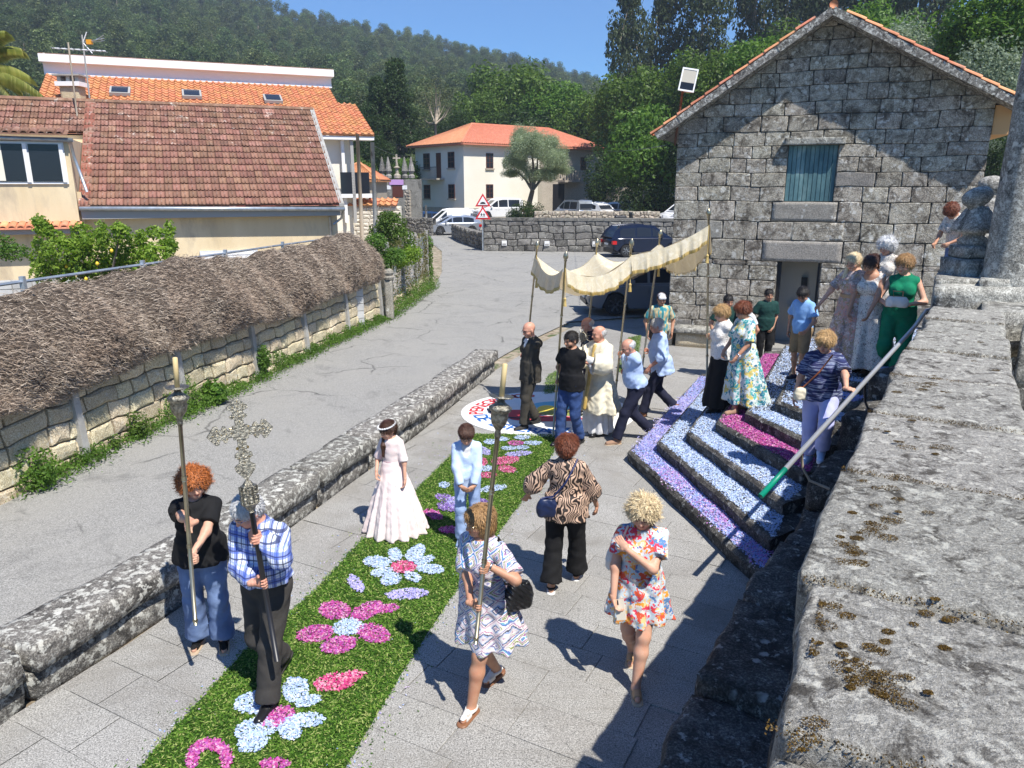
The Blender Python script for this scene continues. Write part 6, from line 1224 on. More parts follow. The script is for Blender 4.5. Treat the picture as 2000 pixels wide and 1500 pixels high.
# gable end so that the roof is closed
add('wall', [hm(7.7, .35, 3.1), hm(7.7, 8, 3.1), hm(7.7, 5.39, 6.4), hm(-2.6, .35, 3.1), hm(-2.6, 8, 3.1), hm(-2.6, 5.39, 6.4)], [(0, 1, 2), (3, 4, 5)], M['render_cream'], h1, True)
sw = hbox('window', -2.06, -.18, -.10, -.04, 3.83, 5.02, M['white_paint'], h1)
for a0, a1 in ((-1.98, -1.18), (-1.08, -.27)): o = hbox('pane', a0, a1, -.125, -.105, 3.90, 4.95, M['glass_dark'], None); o.parent = sw; hbox('mullion', a1 - .04, a1 + .06, -.15, -.126, 3.88, 4.97, M['white_paint']).parent = sw
hbox('curtain', -1.97, -1.75, -.130, -.1255, 3.92, 4.93, M['render_white'], h1)
GB = MB(); GB.tube([hm(-6, -.2, 5.17), hm(.1, -.2, 5.07)], .06, 8); GB.tube([hm(.02, -.15, 5.05), hm(.05, -.05, 4.6), hm(.25, -.02, 3.6)], .045, 8); GB.build('gutter', M['galv'], h1, True, True)
GB = MB(); GB.tube([hm(0.0, -.12, 3.12), hm(7.9, -.12, 3.02)], .065, 8); GB.tube([hm(7.85, -.1, 3.0), hm(7.8, .1, 2.7), hm(7.55, .25, 2.5)], .04, 8); GB.tube([hm(7.45, .3, 2.75), hm(7.45, .3, .2)], .045, 8); GB.build('gutter', M['galv'], h1, True, True)
hbox('eave_board', 0.02, 7.75, -.02, .34, 2.80, 3.06, M['grey_metal'], h1)
RS = (6.62 - 3.2) / 5.39
def tile_geo(w, L, hh=.03, flutes=2):
 """interlocking tile: two flutes, lapped end"""
 V = []; xs_ = [0, .06, .16, .28, .40, .50, .60, .72, .84, .94, 1.0]; zs_ = [.35, 1, .35, 0, .35, 1, .35, 0, 0, .5, 1]
 for y in (0, L):
  for x, z in zip(xs_, zs_): V.append((x * w, y, z * hh + (hh * 1.15 if y == 0 else 0)))
 for x, z in zip(xs_, zs_): V.append((x * w, 0.004, -hh * .2))
 n = 11; return V, [(i, i + 1, n + i + 1, n + i) for i in range(n - 1)] + [(i + 1, i, 2 * n + i, 2 * n + i + 1) for i in range(n - 1)]
TV, TF = tile_geo(.235, .41, .034); TV = np.array(TV)
def place_tiles(par, origin, ax, sl_, w, ex, cols, rws, m, nparts, skip=None, tv=TV, tf=TF, nm='roof_tile'):
 """origin low corner; ax along the eave; sl_ up the slope (unit); tiles copied with shared mesh data while they last, the rest in one mesh"""
 ax = Vector(ax); sl_ = Vector(sl_); nz = ax.cross(sl_).normalized(); me = mesh(nm, tv, tf, m); k = 0; VV = []; FF = []; nv = len(tv)
 for r in range(rws):
  for c in range(cols):
   if skip and skip(r, c): continue
   j = [rng.uniform(-1, 1) for _ in range(4)]; p = Vector(origin) + ax * (w * c + .006 * j[0]) + sl_ * (ex * r + .018 * j[1]) + nz * (.006 * j[2]); Mx = Matrix((ax, (sl_ + ax * .02 * j[3]).normalized(), nz)).transposed().to_4x4(); Mx.translation = p
   if k < nparts:
    o = bpy.data.objects.new(nm, me); COL.objects.link(o); o.parent = par; o.matrix_parent_inverse = Matrix.Translation(-par.location); o.matrix_basis = Mx
   else:
    A = np.array(Mx); VV.append(tv @ A[:3, :3].T + A[:3, 3]); FF.append(np.array([list(f) for f in tf]) + nv * (k - nparts))
   k += 1
 if VV: add('tile_field', np.concatenate(VV), [np.concatenate(FF)], m, par, True, kind='stuff')
 return k
eo = Vector(hm(0.02, -.10, 3.18)); SLv = (HB + Vector((0, 0, RS))).normalized(); L_ = 5.5 * math.sqrt(1 + RS * RS); nr = int(L_ / .40)
k_ = place_tiles(h1, eo, HA, SLv, .235, .40, 33, nr, M['tile_old'], 300); print('old tiles', k_)
k_ = place_tiles(h1, Vector(hm(-2.8, 3.6, 3.18 + 3.7 * RS)), HA, SLv, .235, .40, 12, 5, M['tile_old'], 0)
add('roof_deck', [hm(0, -.1, 3.13), hm(7.8, -.1, 3.13), hm(7.8, 5.4, 6.58), hm(0, 5.4, 6.58), hm(0, 9.5, 3.8), hm(7.8, 9.5, 3.8)], [(0, 1, 2, 3), (3, 2, 5, 4)], M['tile_old_flat'], h1, True)
add('roof_deck', [hm(-2.8, 3.6, 5.46), hm(0, 3.6, 5.46), hm(0, 5.4, 6.58), hm(-2.8, 5.4, 6.58), hm(0, 9.5, 3.8), hm(-2.8, 9.5, 3.8)], [(0, 1, 2, 3), (3, 2, 4, 5)], M['tile_old_flat'], h1, True)
hbox('wall', -2.8, .05, 3.7, 7, 3.4, 5.42, M['render_cream'], h1)
V = []; 
for (a, w_) in ((7.72, .16), (-.02, .32)): 
 add('verge_strip', [hm(a, -.14, 3.2), hm(a + w_, -.14, 3.2), hm(a + w_, 5.4, 6.72), hm(a, 5.4, 6.72), hm(a, -.14, 3.1), hm(a + w_, -.14, 3.1), hm(a + w_, 5.4, 6.6), hm(a, 5.4, 6.6)], [(0, 1, 2, 3), (4, 5, 1, 0), (5, 6, 2, 1), (4, 7, 3, 0)], M['tile_old_flat'] if a < 1 else M['concrete'], h1, True)
MB().tube([hm(-2.85, 5.38, 6.66), hm(7.85, 5.38, 6.66)], .10, 7).build('ridge', M['tile_old'], h1, True)
def scallop(nm, a0, a1, b, z, m, par=None, mp=hm, dep=.5, rise=.12, st=.22):
 """short row of half-round tiles ending in a scalloped edge"""
 for i in range(int((a1 - a0) / st)):
  a = a0 + st * i; V = []; 
  for bb, zz in ((b, z), (b + dep, z + rise)):
   for j in range(7): t = math.pi * j / 6; V.append(mp(a + st * .5 - st * .46 * math.cos(t), bb, zz + .075 * math.sin(t)))
  for j in range(7): t = math.pi * j / 6; V.append(mp(a + st * .5 - st * .36 * math.cos(t), b, z + .055 * math.sin(t) - .01))
  add(nm, V, [(j, j + 1, 8 + j, 7 + j) for j in range(6)] + [(j + 1, j, 14 + j, 15 + j) for j in range(6)], m, par, True)
 add(nm, [mp(a0, b, z - .01), mp(a1, b, z - .01), mp(a1, b + dep, z + rise), mp(a0, b + dep, z + rise), mp(a0, b, z - .05), mp(a1, b, z - .05)], [(0, 1, 2, 3), (4, 5, 1, 0)], m, par, True)
scallop('trim_tile', -5.6, 0.0, -.38, 5.24, M['tile_old'], h1); scallop('trim_tile', -5.6, .0, -.45, 2.60, M['tile_verge'], h1, rise=.14); hbox('eave_board', -5.6, 0, -.3, -.06, 2.40, 2.56, M['grey_metal'], h1)
hbox('garage_door', 3.2, 5.0, .28, .34, .2, 1.72, mat('roller_shutter', (.62, .64, .66), rough=.5, bump=.0), h1)
for i in range(12): hbox('slat', 3.22, 4.98, .262, .279, .25 + i * .12, .34 + i * .12, M['white_paint'], h1)
# antennas
def antenna(lbl, base, top, kind):
 a = empty('tv_antenna', base, label=lbl, cat='antenna'); MB().tube([base, top], .028, 6).build('mast', M['bark_pale'] if kind else M['grey_metal'], a, True)
 if kind:
  l, r_ = GY(102, 94, 27.5), GY(206, 100, 27.5); MB().tube([l, r_], .022, 6).build('boom', M['white_paint'], a, True)
  for i in range(8): p = l.lerp(r_, .05 + i * .13); MB().tube([p - Vector((0, .28, .0)), p + Vector((0, .28, 0))], .009, 5).build('element', M['galv'], a, True)
 else:
  c0 = top - Vector((0, 0, .25)); c1 = c0 + Vector((.82, -.1, .12)); MB().tube([c0, c1], .016, 6).build('boom', M['galv'], a, True); MB().box(tuple(c0 + Vector((.14, -.06, -.06))), tuple(c0 + Vector((.32, .06, .09)))).build('junction_box', plain('orange_plastic', (.75, .32, .02), .5), a, True)
  for q in (.10, -.08): MB().tube([c0 + Vector((.3, 0, 0)), c1 + Vector((0, 0, q))], .011, 5).build('element', M['galv'], a, True)
  for q in ((.18, .34), (.28, -.36)): MB().tube([c0, c0 + Vector((q[0], 0, q[1]))], .02, 5).build('reflector', M['white_paint'], a, True)
  MB().tube([c0 + Vector((.6, -.2, .1)), c0 + Vector((.6, .2, .1))], .009, 5).build('element', M['galv'], a, True)
antenna('rusty antenna mast with a long horizontal white boom on the brown roof', GY(152, 235, 27), GY(133, 83, 27.5), True); antenna('antenna with orange junction box above the brown roof ridge', GY(175, 192, 28.6), GY(160, 68, 28.6), False)
# ================================================================ orange-roofed house behind
OE = Vector((-10.09, 44, 0))
def om(a, b, z): p = OE + HA * a + HB * b; return (p.x, p.y, z)
h2 = empty('orange_roof_house', OE, label='house with bright orange tile roof, three skylights and white parapet', cat='house')
def obox(nm, *a, **k): return hbox(nm, *a, mp=om, **k)
obox('parapet', -13.7, .1, .05, .6, 9.0, 9.86, M['white_paint'], h2); obox('parapet_cap', -13.8, .2, -.35, .7, 9.55, 9.90, M['white_paint'], h2); obox('parapet_tile', -13.8, .2, -.2, .7, 9.902, 9.96, M['tile_old'], h2); obox('flashing', -13.6, .1, -.08, .05, 9.0, 9.06, M['white_paint'], h2)
obox('wall', -13.3, -.2, -6.4, 6, -.1, 6.1, M['render_white'], h2); obox('wall', -13.3, -.2, .1, 6, 6.1, 8.8, M['render_white'], h2)
osl = (9.0 - 6.15) / 7.0; OSL = (HB + Vector((0, 0, osl))).normalized(); SV, SF = tile_geo(.30, .40, .06)
SV = []; xs_ = [0, .1, .2, .3, .42, .55, .68, .8, .92, 1.0]; zs_ = [.7, 1, 1, .7, .3, .05, 0, .05, .35, .7]
for y in (0, .41):
 for x, z in zip(xs_, zs_): SV.append((x * .30, y, z * .075 + (.045 if y == 0 else 0)))
for x, z in zip(xs_, zs_): SV.append((x * .30, .004, -.01))
SV = np.array(SV); SF = [(i, i + 1, 10 + i + 1, 10 + i) for i in range(9)] + [(i + 1, i, 20 + i, 21 + i) for i in range(9)]
place_tiles(h2, Vector(om(-13.6, -7.1, 6.12)), HA, OSL, .30, .40, 45, 19, M['tile_orange'], 0, tv=SV, tf=SF)
place_tiles(h2, Vector(om(-.1, -7.1, 6.12)), HA, OSL, .30, .40, 3, 12, M['tile_orange'], 0, tv=SV, tf=SF)
add('roof_deck', [om(-13.6, -7.1, 6.08), om(.8, -7.1, 6.08), om(.8, -2.6, 7.88), om(-.05, -2.6, 7.88), om(-.05, .1, 8.97), om(-13.6, .1, 8.97)], [(0, 1, 2, 3, 4, 5)], M['tile_orange'], h2, True)
obox('eave_soffit', -13.6, .8, -7.05, -6.3, 5.90, 6.06, M['white_paint'], h2); obox('column', -.75, -.6, -6.7, -6.55, 2, 5.9, M['white_paint'], h2); obox('column', -.35, -.2, -6.9, -6.75, 2, 5.9, M['grey_metal'], h2); obox('balcony_rail', -.9, .5, -6.9, -6.85, 3.4, 4.4, M['glass_dark'], h2); obox('balcony_slab', -1.2, .7, -6.9, -6.2, 3.2, 3.38, M['white_paint'], h2)
for (px, py) in ((235, 181), (375, 187), (533, 196)):
 r = Vector(_ray(px, py)); o_ = Vector((0, 0, CH)); nn = HA.cross(OSL); p0 = Vector(om(0, -7.1, 6.2)); t = (p0 - o_).dot(nn) / r.dot(nn); c = o_ + r * t + nn * .1; q = MB(); fr_ = MB()
 for (s0, s1, h_, mb) in ((.44, .52, .05, fr_), (.35, .42, .075, q)): mb.add([tuple(c + HA * x * s0 + OSL * y * s1 + nn * z) for z in (-.1, h_) for x, y in ((-1, -1), (1, -1), (1, 1), (-1, 1))], [(4, 5, 6, 7), (0, 1, 5, 4), (1, 2, 6, 5), (2, 3, 7, 6), (3, 0, 4, 7)])
 o = fr_.build('skylight', M['grey_metal'], h2, True); g_ = q.build('pane', M['glass_dark']); g_.parent = o; 
ch = empty('chimney', GY(145, 195, 36), label='stone chimney with white slab cap on the orange roof', cat='chimney'); p = ch.location
rough_block('stack', [(p.x + x, p.y + y, p.z + z) for z in (-1.5, .55) for x, y in ((-.42, -.3), (.42, -.3), (.42, .3), (-.42, .3))], M['warm_stone'], 3, .02, 8, 6, 8, .05, 4, ch)
MB().box((p.x - .55, p.y - .42, p.z + .55), (p.x + .55, p.y + .42, p.z + .74)).build('slab', M['white_paint'], ch, True); MB().box((p.x - .6, p.y - .45, p.z + .98), (p.x + .6, p.y + .45, p.z + 1.05)).build('cap', M['concrete'], ch, True)
for x in (-.4, 0, .4): MB().box((p.x + x - .08, p.y - .3, p.z + .74), (p.x + x + .08, p.y + .3, p.z + .98)).build('cap_support', M['concrete'], ch, True)
ch['category'] = 'chimney'
# ---- grey block wall behind the hedge and lemon tree
bw = empty('block_wall', HE, label='grey concrete block wall behind the lemon tree and hedge', cat='wall')
def bm_(u, z, d): return hm(-6 + u, -6.2 + 5.3 * (u > 99) - d, z)
stonewall(bw, bm_, 0, 13.2, [-.1, .2, .2, .2, .2, .2, .2, .2, .2, .2], (.399, .40), mats=[M['block']], bulge=.004, gap=.006, depth=.06, amp=0.0, seed=2, name='concrete_block')
hbox('core', -6, 7.2, -6.17, -6.02, -.1, 1.69, M['concrete'], bw)
# ================================================================ white house, village walls
WO = Vector((-4.37, 70, 0)); WA = Vector((.77, .64, 0)).normalized(); WB_ = Vector((-WA.y, WA.x, 0))
def wm(a, b, z): p = WO + WA * a + WB_ * b; return (p.x, p.y, z)
h3 = empty('white_house', WO, label='white two-storey house with red hipped roof, brown windows and stone end', cat='house')
def wbox(nm, *a, **k): return hbox(nm, *a, mp=wm, **k)
wbox('wall', 0, 9.2, 0, 8, 1.75, 7.30, M['render_white'], h3); wbox('plinth', -.06, 9.2, -.06, 8.1, -.1, 1.75, M['pinkstone'], h3)
wbox('stone_wing', 9.2, 18, .0, 8, -.1, 7.3, M['pinkstone'], h3)
def wz(px, py, face):     # photo pixel onto the right (b=0) or left (a=0) face
 r = Vector(_ray(px, py)); o_ = Vector((0, 0, CH)); nn = WB_ if face == 'r' else WA; t = (WO - o_).dot(nn) / r.dot(nn); p = o_ + r * t - WO; return ((p.dot(WA) if face == 'r' else p.dot(WB_)), o_.z + r.z * t)
def wwin(face, px0, px1, py0, py1, m=None, nm='window', bars=True):
 a0, z1 = wz(px0, py0, face); a1, z0 = wz(px1, py1, face); a0, a1 = min(a0, a1), max(a0, a1)
 mp = (lambda a, b, z: wm(a, -b, z)) if face == 'r' else (lambda a, b, z: wm(-b, a, z))
 def bx(nm_, x0, x1, y0, y1, q0, q1, m_): return hbox(nm_, x0, x1, y0, y1, q0, q1, m_, None, mp)
 fr_ = bx(nm, a0, a1, .005, .05, z0, z1, M['frame_brown']); fr_.parent = h3; fr_.matrix_parent_inverse = Matrix.Translation(-h3.location)
 mid = (a0 + a1) / 2
 for x0, x1 in ((a0 + .08, mid - .04), (mid + .04, a1 - .08)):
  for y0, y1 in ((z0 + .08, z0 + (z1 - z0) * .36), (z0 + (z1 - z0) * .40, z0 + (z1 - z0) * .66), (z0 + (z1 - z0) * .70, z1 - .08)) if bars else ((z0 + .08, z1 - .08),): o = bx('pane', x0, x1, .052, .062, y0, y1, M['glass_dark'] if bars else M['frame_brown']); o.parent = fr_
 o = bx('sill', a0 - .1, a1 + .1, .005, .14, z0 - .12, z0, M['pinkstone']); o.parent = fr_
for q in ((949, 963, 299, 329), (949, 963, 360, 387)): wwin('r', *q)
for q in ((1134, 1144, 307, 333), ): wwin('r', *q)
for q in ((827, 840, 300, 330), (875, 888, 297, 328), (828, 841, 361, 388), (876, 889, 360, 388)): wwin('l', *q)
wwin('l', 852, 862, 299, 348, nm='balcony_door', bars=False)
mpl = lambda a, b, z: wm(-b, a, z)
a0, z0 = wz(868, 348, 'l'); a1, _ = wz(836, 348, 'l'); o = hbox('balcony', min(a0, a1), max(a0, a1), 0, .9, z0 - .15, z0, M['pinkstone'], None, mpl); o.parent = h3; o.matrix_parent_inverse = Matrix.Translation(-h3.location)
b = MB(); lo_, hi_ = min(a0, a1), max(a0, a1)
for i in range(15): x = lo_ + (hi_ - lo_) * i / 14; b.tube([mpl(x, .87, z0), mpl(x, .87, z0 + 1.0)], .018, 4)
b.tube([mpl(lo_, .87, z0 + 1.0), mpl(hi_, .87, z0 + 1.0)], .03, 5); b.build('railing', M['black_paint']).parent = o
a0, z0 = wz(1090, 352, 'r'); a1, _ = wz(1134, 352, 'r'); mpr = lambda a, b, z: wm(a, -b, z); o = hbox('stone_balcony', a0, a1, 0, 1.0, z0 - .2, z0, M['pinkstone'], None, mpr); o.parent = h3; o.matrix_parent_inverse = Matrix.Translation(-h3.location)
for i in range(9): x = a0 + .1 + (a1 - a0 - .2) * i / 8; MB().tube([mpr(x, .9, z0), mpr(x, .9, z0 + .35), mpr(x, .9, z0 + .8)], [.05, .09, .05], 6).build('baluster', M['pinkstone']).parent = o
hbox('rail_top', a0, a1, .82, .98, z0 + .8, z0 + .95, M['pinkstone'], None, mpr).parent = o
wbox('gate_opening', 11.0, 12.6, -.02, .01, .9, 3.9, M['black_paint'], h3); wbox('corner_stone', 9.0, 9.5, -.05, .02, -.1, 4.6, M['pinkstone'], h3)
ze, zr = 7.42, 9.5; RP = [wm(-.6, -.6, ze), wm(18.6, -.6, ze), wm(18.6, 8.6, ze), wm(-.6, 8.6, ze), wm(4, 4, zr), wm(14, 4, zr)]
def hiproof(par, P, m, step=.36, wv=.26):
 for nm, q in (('a', (P[0], P[1], P[5], P[4])), ('b', (P[3], P[0], P[4], P[4])), ('c', (P[1], P[2], P[5], P[5])), ('d', (P[2], P[3], P[4], P[5]))):
  A, B, C, D = [Vector(v) for v in q]; L = (B - A).length; n = int(L / wv); S = ((C + D) / 2 - (A + B) / 2).length; rws = int(S / step); nn = (B - A).cross(D - A).normalized(); V = []; 
  if nn.z < 0: nn = -nn
  for r in range(rws + 1):
   for h in (0, 1):
    t = r / rws; l, rr = A.lerp(D, t), B.lerp(C, t)
    for j in range(n * 2 + 1): V.append(tuple(l.lerp(rr, j / (n * 2)) + nn * (.05 * (1 - h) + .06 * (j % 2))))
  W2 = n * 2 + 1; add('roof_slope', V, [(r * W2 + j, r * W2 + j + 1, (r + 1) * W2 + j + 1, (r + 1) * W2 + j) for r in range(rws * 2 + 1) for j in range(n * 2)], m, par, True, kind='stuff')
 MB().tube([P[0], P[4], P[5], P[1]], .13, 6).tube([P[3], P[4]], .13, 6).build('ridge', m, par, True)
 add('eave', [tuple(Vector(v) - Vector((0, 0, .12))) for v in P[:4]] + [tuple(v) for v in P[:4]], [(0, 1, 2, 3), (0, 1, 5, 4), (1, 2, 6, 5), (2, 3, 7, 6), (3, 0, 4, 7)], m, par, True)
hiproof(h3, RP, M['tile_far'])
# road wall in the middle distance (dressed courses) with its rubble wing and lights
mw = empty('road_wall', (3, 45, 0), label='grey dressed stone wall with three inset lights behind the navy SUV', cat='wall')
def mm_(u, z, d): return (-1.72 + u, 45.3 - .12 * u - d, z)
stonewall(mw, mm_, 0, 11.4, [-.05, .36, .38, .38, .42, .28], (.45, 1.0), mats=[M['road_wall_stone']], bulge=.035, gap=.016, depth=.2, amp=.07, f=1.0, seed=6)
add('core', [mm_(0, -.1, -.02), mm_(11.4, -.1, -.02), mm_(11.4, 1.74, -.02), mm_(0, 1.74, -.02), mm_(11.4, 1.74, -.6), mm_(0, 1.74, -.6), mm_(0, -.1, -.6)], [(0, 1, 2, 3), (3, 2, 4, 5), (0, 3, 5, 6)], M['mortar_dark'], mw, True)
add('coping', [mm_(u, z, d) for z in (1.76, 1.92) for u, d in ((-.05, .06), (11.4, .06), (11.4, -.5), (-.05, -.5))], [(0, 1, 2, 3), (4, 5, 6, 7), (0, 1, 5, 4), (1, 2, 6, 5), (3, 0, 4, 7)], M['road_wall_stone'], mw, True)
for px in (985, 1068, 1160):
 c = GY(px, 475, 45.0); c.y = 45.3 - .12 * (c.x + 1.72) - .05; MB().box((c.x - .15, c.y - .06, c.z - .14), (c.x + .15, c.y + .02, c.z + .14)).build('wall_light', M['white_paint'], mw, True); MB().box((c.x - .11, c.y - .075, c.z - .09), (c.x + .11, c.y - .061, c.z - .01)).build('light_glass', M['grey_metal'], mw, True)
def rubble(lbl, pts, h, m, seed, hs=(.22, .3), wr=(.22, .5)):
 L = plen(pts); w_ = empty('rubble_wall', (pts[0][0], pts[0][1], 0), label=lbl, cat='wall'); z0 = h[0]; rw_ = [z0]; rr = random.Random(seed)
 while sum(rw_) < h[1] - .05: rw_.append(rr.uniform(*hs))
 def mp(u, z, d): (p, t) = along(pts, u); return (p[0] + t[1] * d, p[1] - t[0] * d, z)
 stonewall(w_, mp, 0, L, rw_, wr, mats=[m], bulge=.05, gap=.018, depth=.15, amp=.09, f=2, seed=seed); N = 12; zt = sum(rw_) - .02
 V = [mp(L * i / N, z, d) for z, d in ((z0, -.03), (zt, -.03), (zt, -.5), (z0, -.5)) for i in range(N + 1)]
 add('core', V, [(k * (N + 1) + i, k * (N + 1) + i + 1, (k + 1) * (N + 1) + i + 1, (k + 1) * (N + 1) + i) for k in range(3) for i in range(N)], m, w_, True); return w_
rubble('dark rubble wing wall curving left from the road sign', [(-4.55, 57.2), (-3.4, 51.5), (-1.78, 45.9)], (-.05, 1.0), M['road_wall_stone'], 21); rubble('low pale rubble wall in front of the row of parked cars', [(1.6, 55), (10.5, 54)], (.95, 1.85), M['pinkstone'], 22)
rubble('low rubble wall with a whitish end beside the silver car', [(-11.2, 62), (-6.2, 59)], (-.05, 1.25), M['road_wall_stone'], 23); rubble('short thick block of pale rubble near the gate', [(-11.4, 68), (-8.9, 66.8)], (-.05, 3.2), M['pinkstone'], 24); rubble('rough rock retaining wall under the dark trees', [(8.6, 70), (16, 66)], (.9, 3.5), M['pinkstone'], 25, (.35, .5), (.4, .8))
# cream masonry wall with tile top; annexes
cw = empty('tiled_wall', (-9, 38, 0), label='cream rough masonry wall capped with a strip of orange tiles', cat='wall'); p0, p1 = GY(600, 402, 38), GY(782, 403, 38)
def cm(u, z, d): return (p0.x + u, 38 - d, z)
LL = p1.x - p0.x; stonewall(cw, cm, 0, LL, [-.1] + [.19] * 15, (.3, .45), mats=[mat('cream_masonry', [(.4, (.60, .54, .44)), (.6, (.70, .64, .54))], 3, 5, .9, .4, rnd=.06)], bulge=.035, gap=.008, depth=.1, amp=.02, seed=9); MB().box((p0.x, 38.02, -.1), (p1.x - .02, 38.5, 2.78)).build('core', M['render_white'], cw, True)
place_tiles(cw, Vector((p0.x, 37.85, 2.80)), (1, 0, 0), Vector((0, 1, .45)).normalized(), .30, .40, int(LL / .3), 2, M['tile_orange'], 0, tv=SV, tf=SF)
an = empty('stone_annex', (-14, 60, 0), label='small pale stone annex with orange roof behind the tiled wall', cat='house'); q0, q1 = GY(640, 352, 58), GY(742, 352, 58)
MB().box((q0.x, 58, -.1), (q1.x - .3, 63, q0.z)).build('wall', M['pinkstone'], an, True); hiproof(an, [(q0.x - .3, 57.7, q0.z), (q1.x, 57.7, q0.z), (q1.x, 63.3, q0.z), (q0.x - .3, 63.3, q0.z), (q0.x + 2, 60.5, q0.z + 1.35), (q1.x - 2, 60.5, q0.z + 1.35)], M['tile_orange'])
gt = empty('gateway', (-10, 66, 0), label='stone gateway with pinnacles, purple banner and brown door', cat='gateway'); g0, g1 = GY(742, 350, 67), GY(822, 350, 67); yb = 67
MB().box((g0.x, yb, -.1), (g1.x, yb + .6, g0.z)).build('wall', M['road_wall_stone'], gt, True)
def gb(nm, x0, x1, y0, y1, dd, m): a, b_ = GY(x0, y1, yb), GY(x1, y0, yb); return MB().box((a.x, yb - dd, a.z), (b_.x, yb - .003, b_.z)).build(nm, m, gt, True)
gb('door', 767, 787, 361, 385, .03, M['frame_brown']); gb('notice', 756, 763, 362, 370, .04, M['white_paint']); gb('notice', 786, 795, 362, 370, .04, M['white_paint']); gb('banner', 761, 788, 351, 361, .08, mat('purple_banner', (.52, .30, .60), rough=.7)); gb('white_frame', 742, 752, 370, 387, .05, M['white_paint']); gb('dark_panel', 744, 750, 372, 386, .06, M['black_paint'])
for px in (746, 758, 790, 803): 
 c = GY(px, 348, yb); MB().lathe([(.28, 0), (.3, .2), (.16, .35), (.3, .6), (.22, 1.0), (.05, 1.75), (.02, 1.8)], Matrix.Translation((c.x, c.y + .3, c.z)), 8).build('pinnacle', M['road_wall_stone'], gt, True)
c = GY(775, 348, yb); b = MB(); b.lathe([(.3, 0), (.3, .25), (.14, .4), (.14, .8), (.3, .9), (.12, 1.0), (.1, 1.3)], Matrix.Translation((c.x, c.y + .3, c.z)), 8); b.box((c.x - .32, c.y + .24, c.z + 1.62), (c.x + .32, c.y + .36, c.z + 1.74)); b.box((c.x - .07, c.y + .22, c.z + 1.29), (c.x + .07, c.y + .38, c.z + 2.0)); b.build('cross', M['pinkstone'], gt, True)
# poles, sign, wires
def pole(lbl, px, y, top, r, z0, m, nm='utility_pole'): t = GY(px, top, y); return tag(MB().tube([(t.x - .03, y, z0), (t.x, y, t.z)], [r * 1.15, r * .85], 8).build(nm, m, None, smooth=True), lbl, 'pole')
pole('square grey concrete pole rising from the green bushes', 727, 25, 278, .075, 0, M['concrete']); pole('thin weathered wooden pole beside the orange-roofed house', 698, 34, 262, .085, 0, M['bark_pale']); pole('short white marker post behind the silver car', 832, 60, 401, .09, 0, M['concrete'], 'marker_post')
def wire(lbl, a, b_, sag, n=14): a, b_ = Vector(a), Vector(b_); tag(MB().tube([a.lerp(b_, t) - Vector((0, 0, sag * 4 * t * (1 - t))) for t in np.linspace(0, 1, n)], .007, 4).build('overhead_wire', M['black_paint']), lbl, 'wire')
wire('dark overhead cable running from the concrete pole towards the white house', GY(727, 283, 25), GY(815, 290, 74), .5); wire('thin overhead cable from the white house roof to the granite house', GY(1172, 290, 82), GY(1300, 284, 19), .2)
sg = empty('road_sign', (-1.77, 45.0, 0), label='grey post with speed bump and children warning triangles', cat='road sign'); sx, sy = GY(943, 488, 45.1).x, 45.05
MB().tube([(sx, sy, 0), (sx, sy, GY(943, 385, 45).z)], .045, 8).build('post', M['galv'], sg, True)
redp = plain('sign_red', (.62, .02, .03), .5)
for i, (cy) in enumerate((394, 419)):
 c = GY(943, cy, 45.0); h = .44; s_ = h * 1.0
 def tri_(k, d, m, nm): pts = [(c.x - .5 * k, c.z - .30 * k), (c.x + .5 * k, c.z - .30 * k), (c.x, c.z + .52 * k)]; V = [(x, sy - .05 - d, z) for x, z in pts] + [(x, sy - .05 - d + .02, z) for x, z in pts]; return add(nm, V, [(0, 1, 2), (5, 4, 3), (0, 3, 4, 1), (1, 4, 5, 2), (2, 5, 3, 0)], m, sg, True)
 tri_(.92, 0, redp, 'sign_plate'); tri_(.62, .022, M['white_paint'], 'sign_face'); y_ = sy - .076; b = MB()
 if i == 0:
  V = [(c.x - .19, y_, c.z - .13), (c.x + .19, y_, c.z - .13)] + [(c.x + .15 * math.cos(t), y_, c.z - .10 + .09 * math.sin(t)) for t in np.linspace(0, math.pi, 9)]; b.add(V, [tuple(range(len(V)))])
 else:
  for dx, s in ((-.08, 1), (.07, .85)):
   b.lathe([(.001, -.026), (.026, 0), (.001, .026)], Matrix.Translation((c.x + dx, y_, c.z + .07 * s)), 8, sy=.1); b.box((c.x + dx - .025, y_ - .003, c.z - .03), (c.x + dx + .025, y_, c.z + .045 * s)); b.tube([(c.x + dx, y_, c.z - .02), (c.x + dx - .05, y_, c.z - .13)], .012, 4); b.tube([(c.x + dx, y_, c.z - .02), (c.x + dx + .05, y_, c.z - .12)], .012, 4); b.tube([(c.x + dx, y_, c.z + .03), (c.x + dx + .07, y_, c.z - .01)], .01, 4); b.tube([(c.x + dx, y_, c.z + .03), (c.x + dx - .06, y_, c.z)], .01, 4)
 b.build('pictogram', M['black_paint'], sg, True)
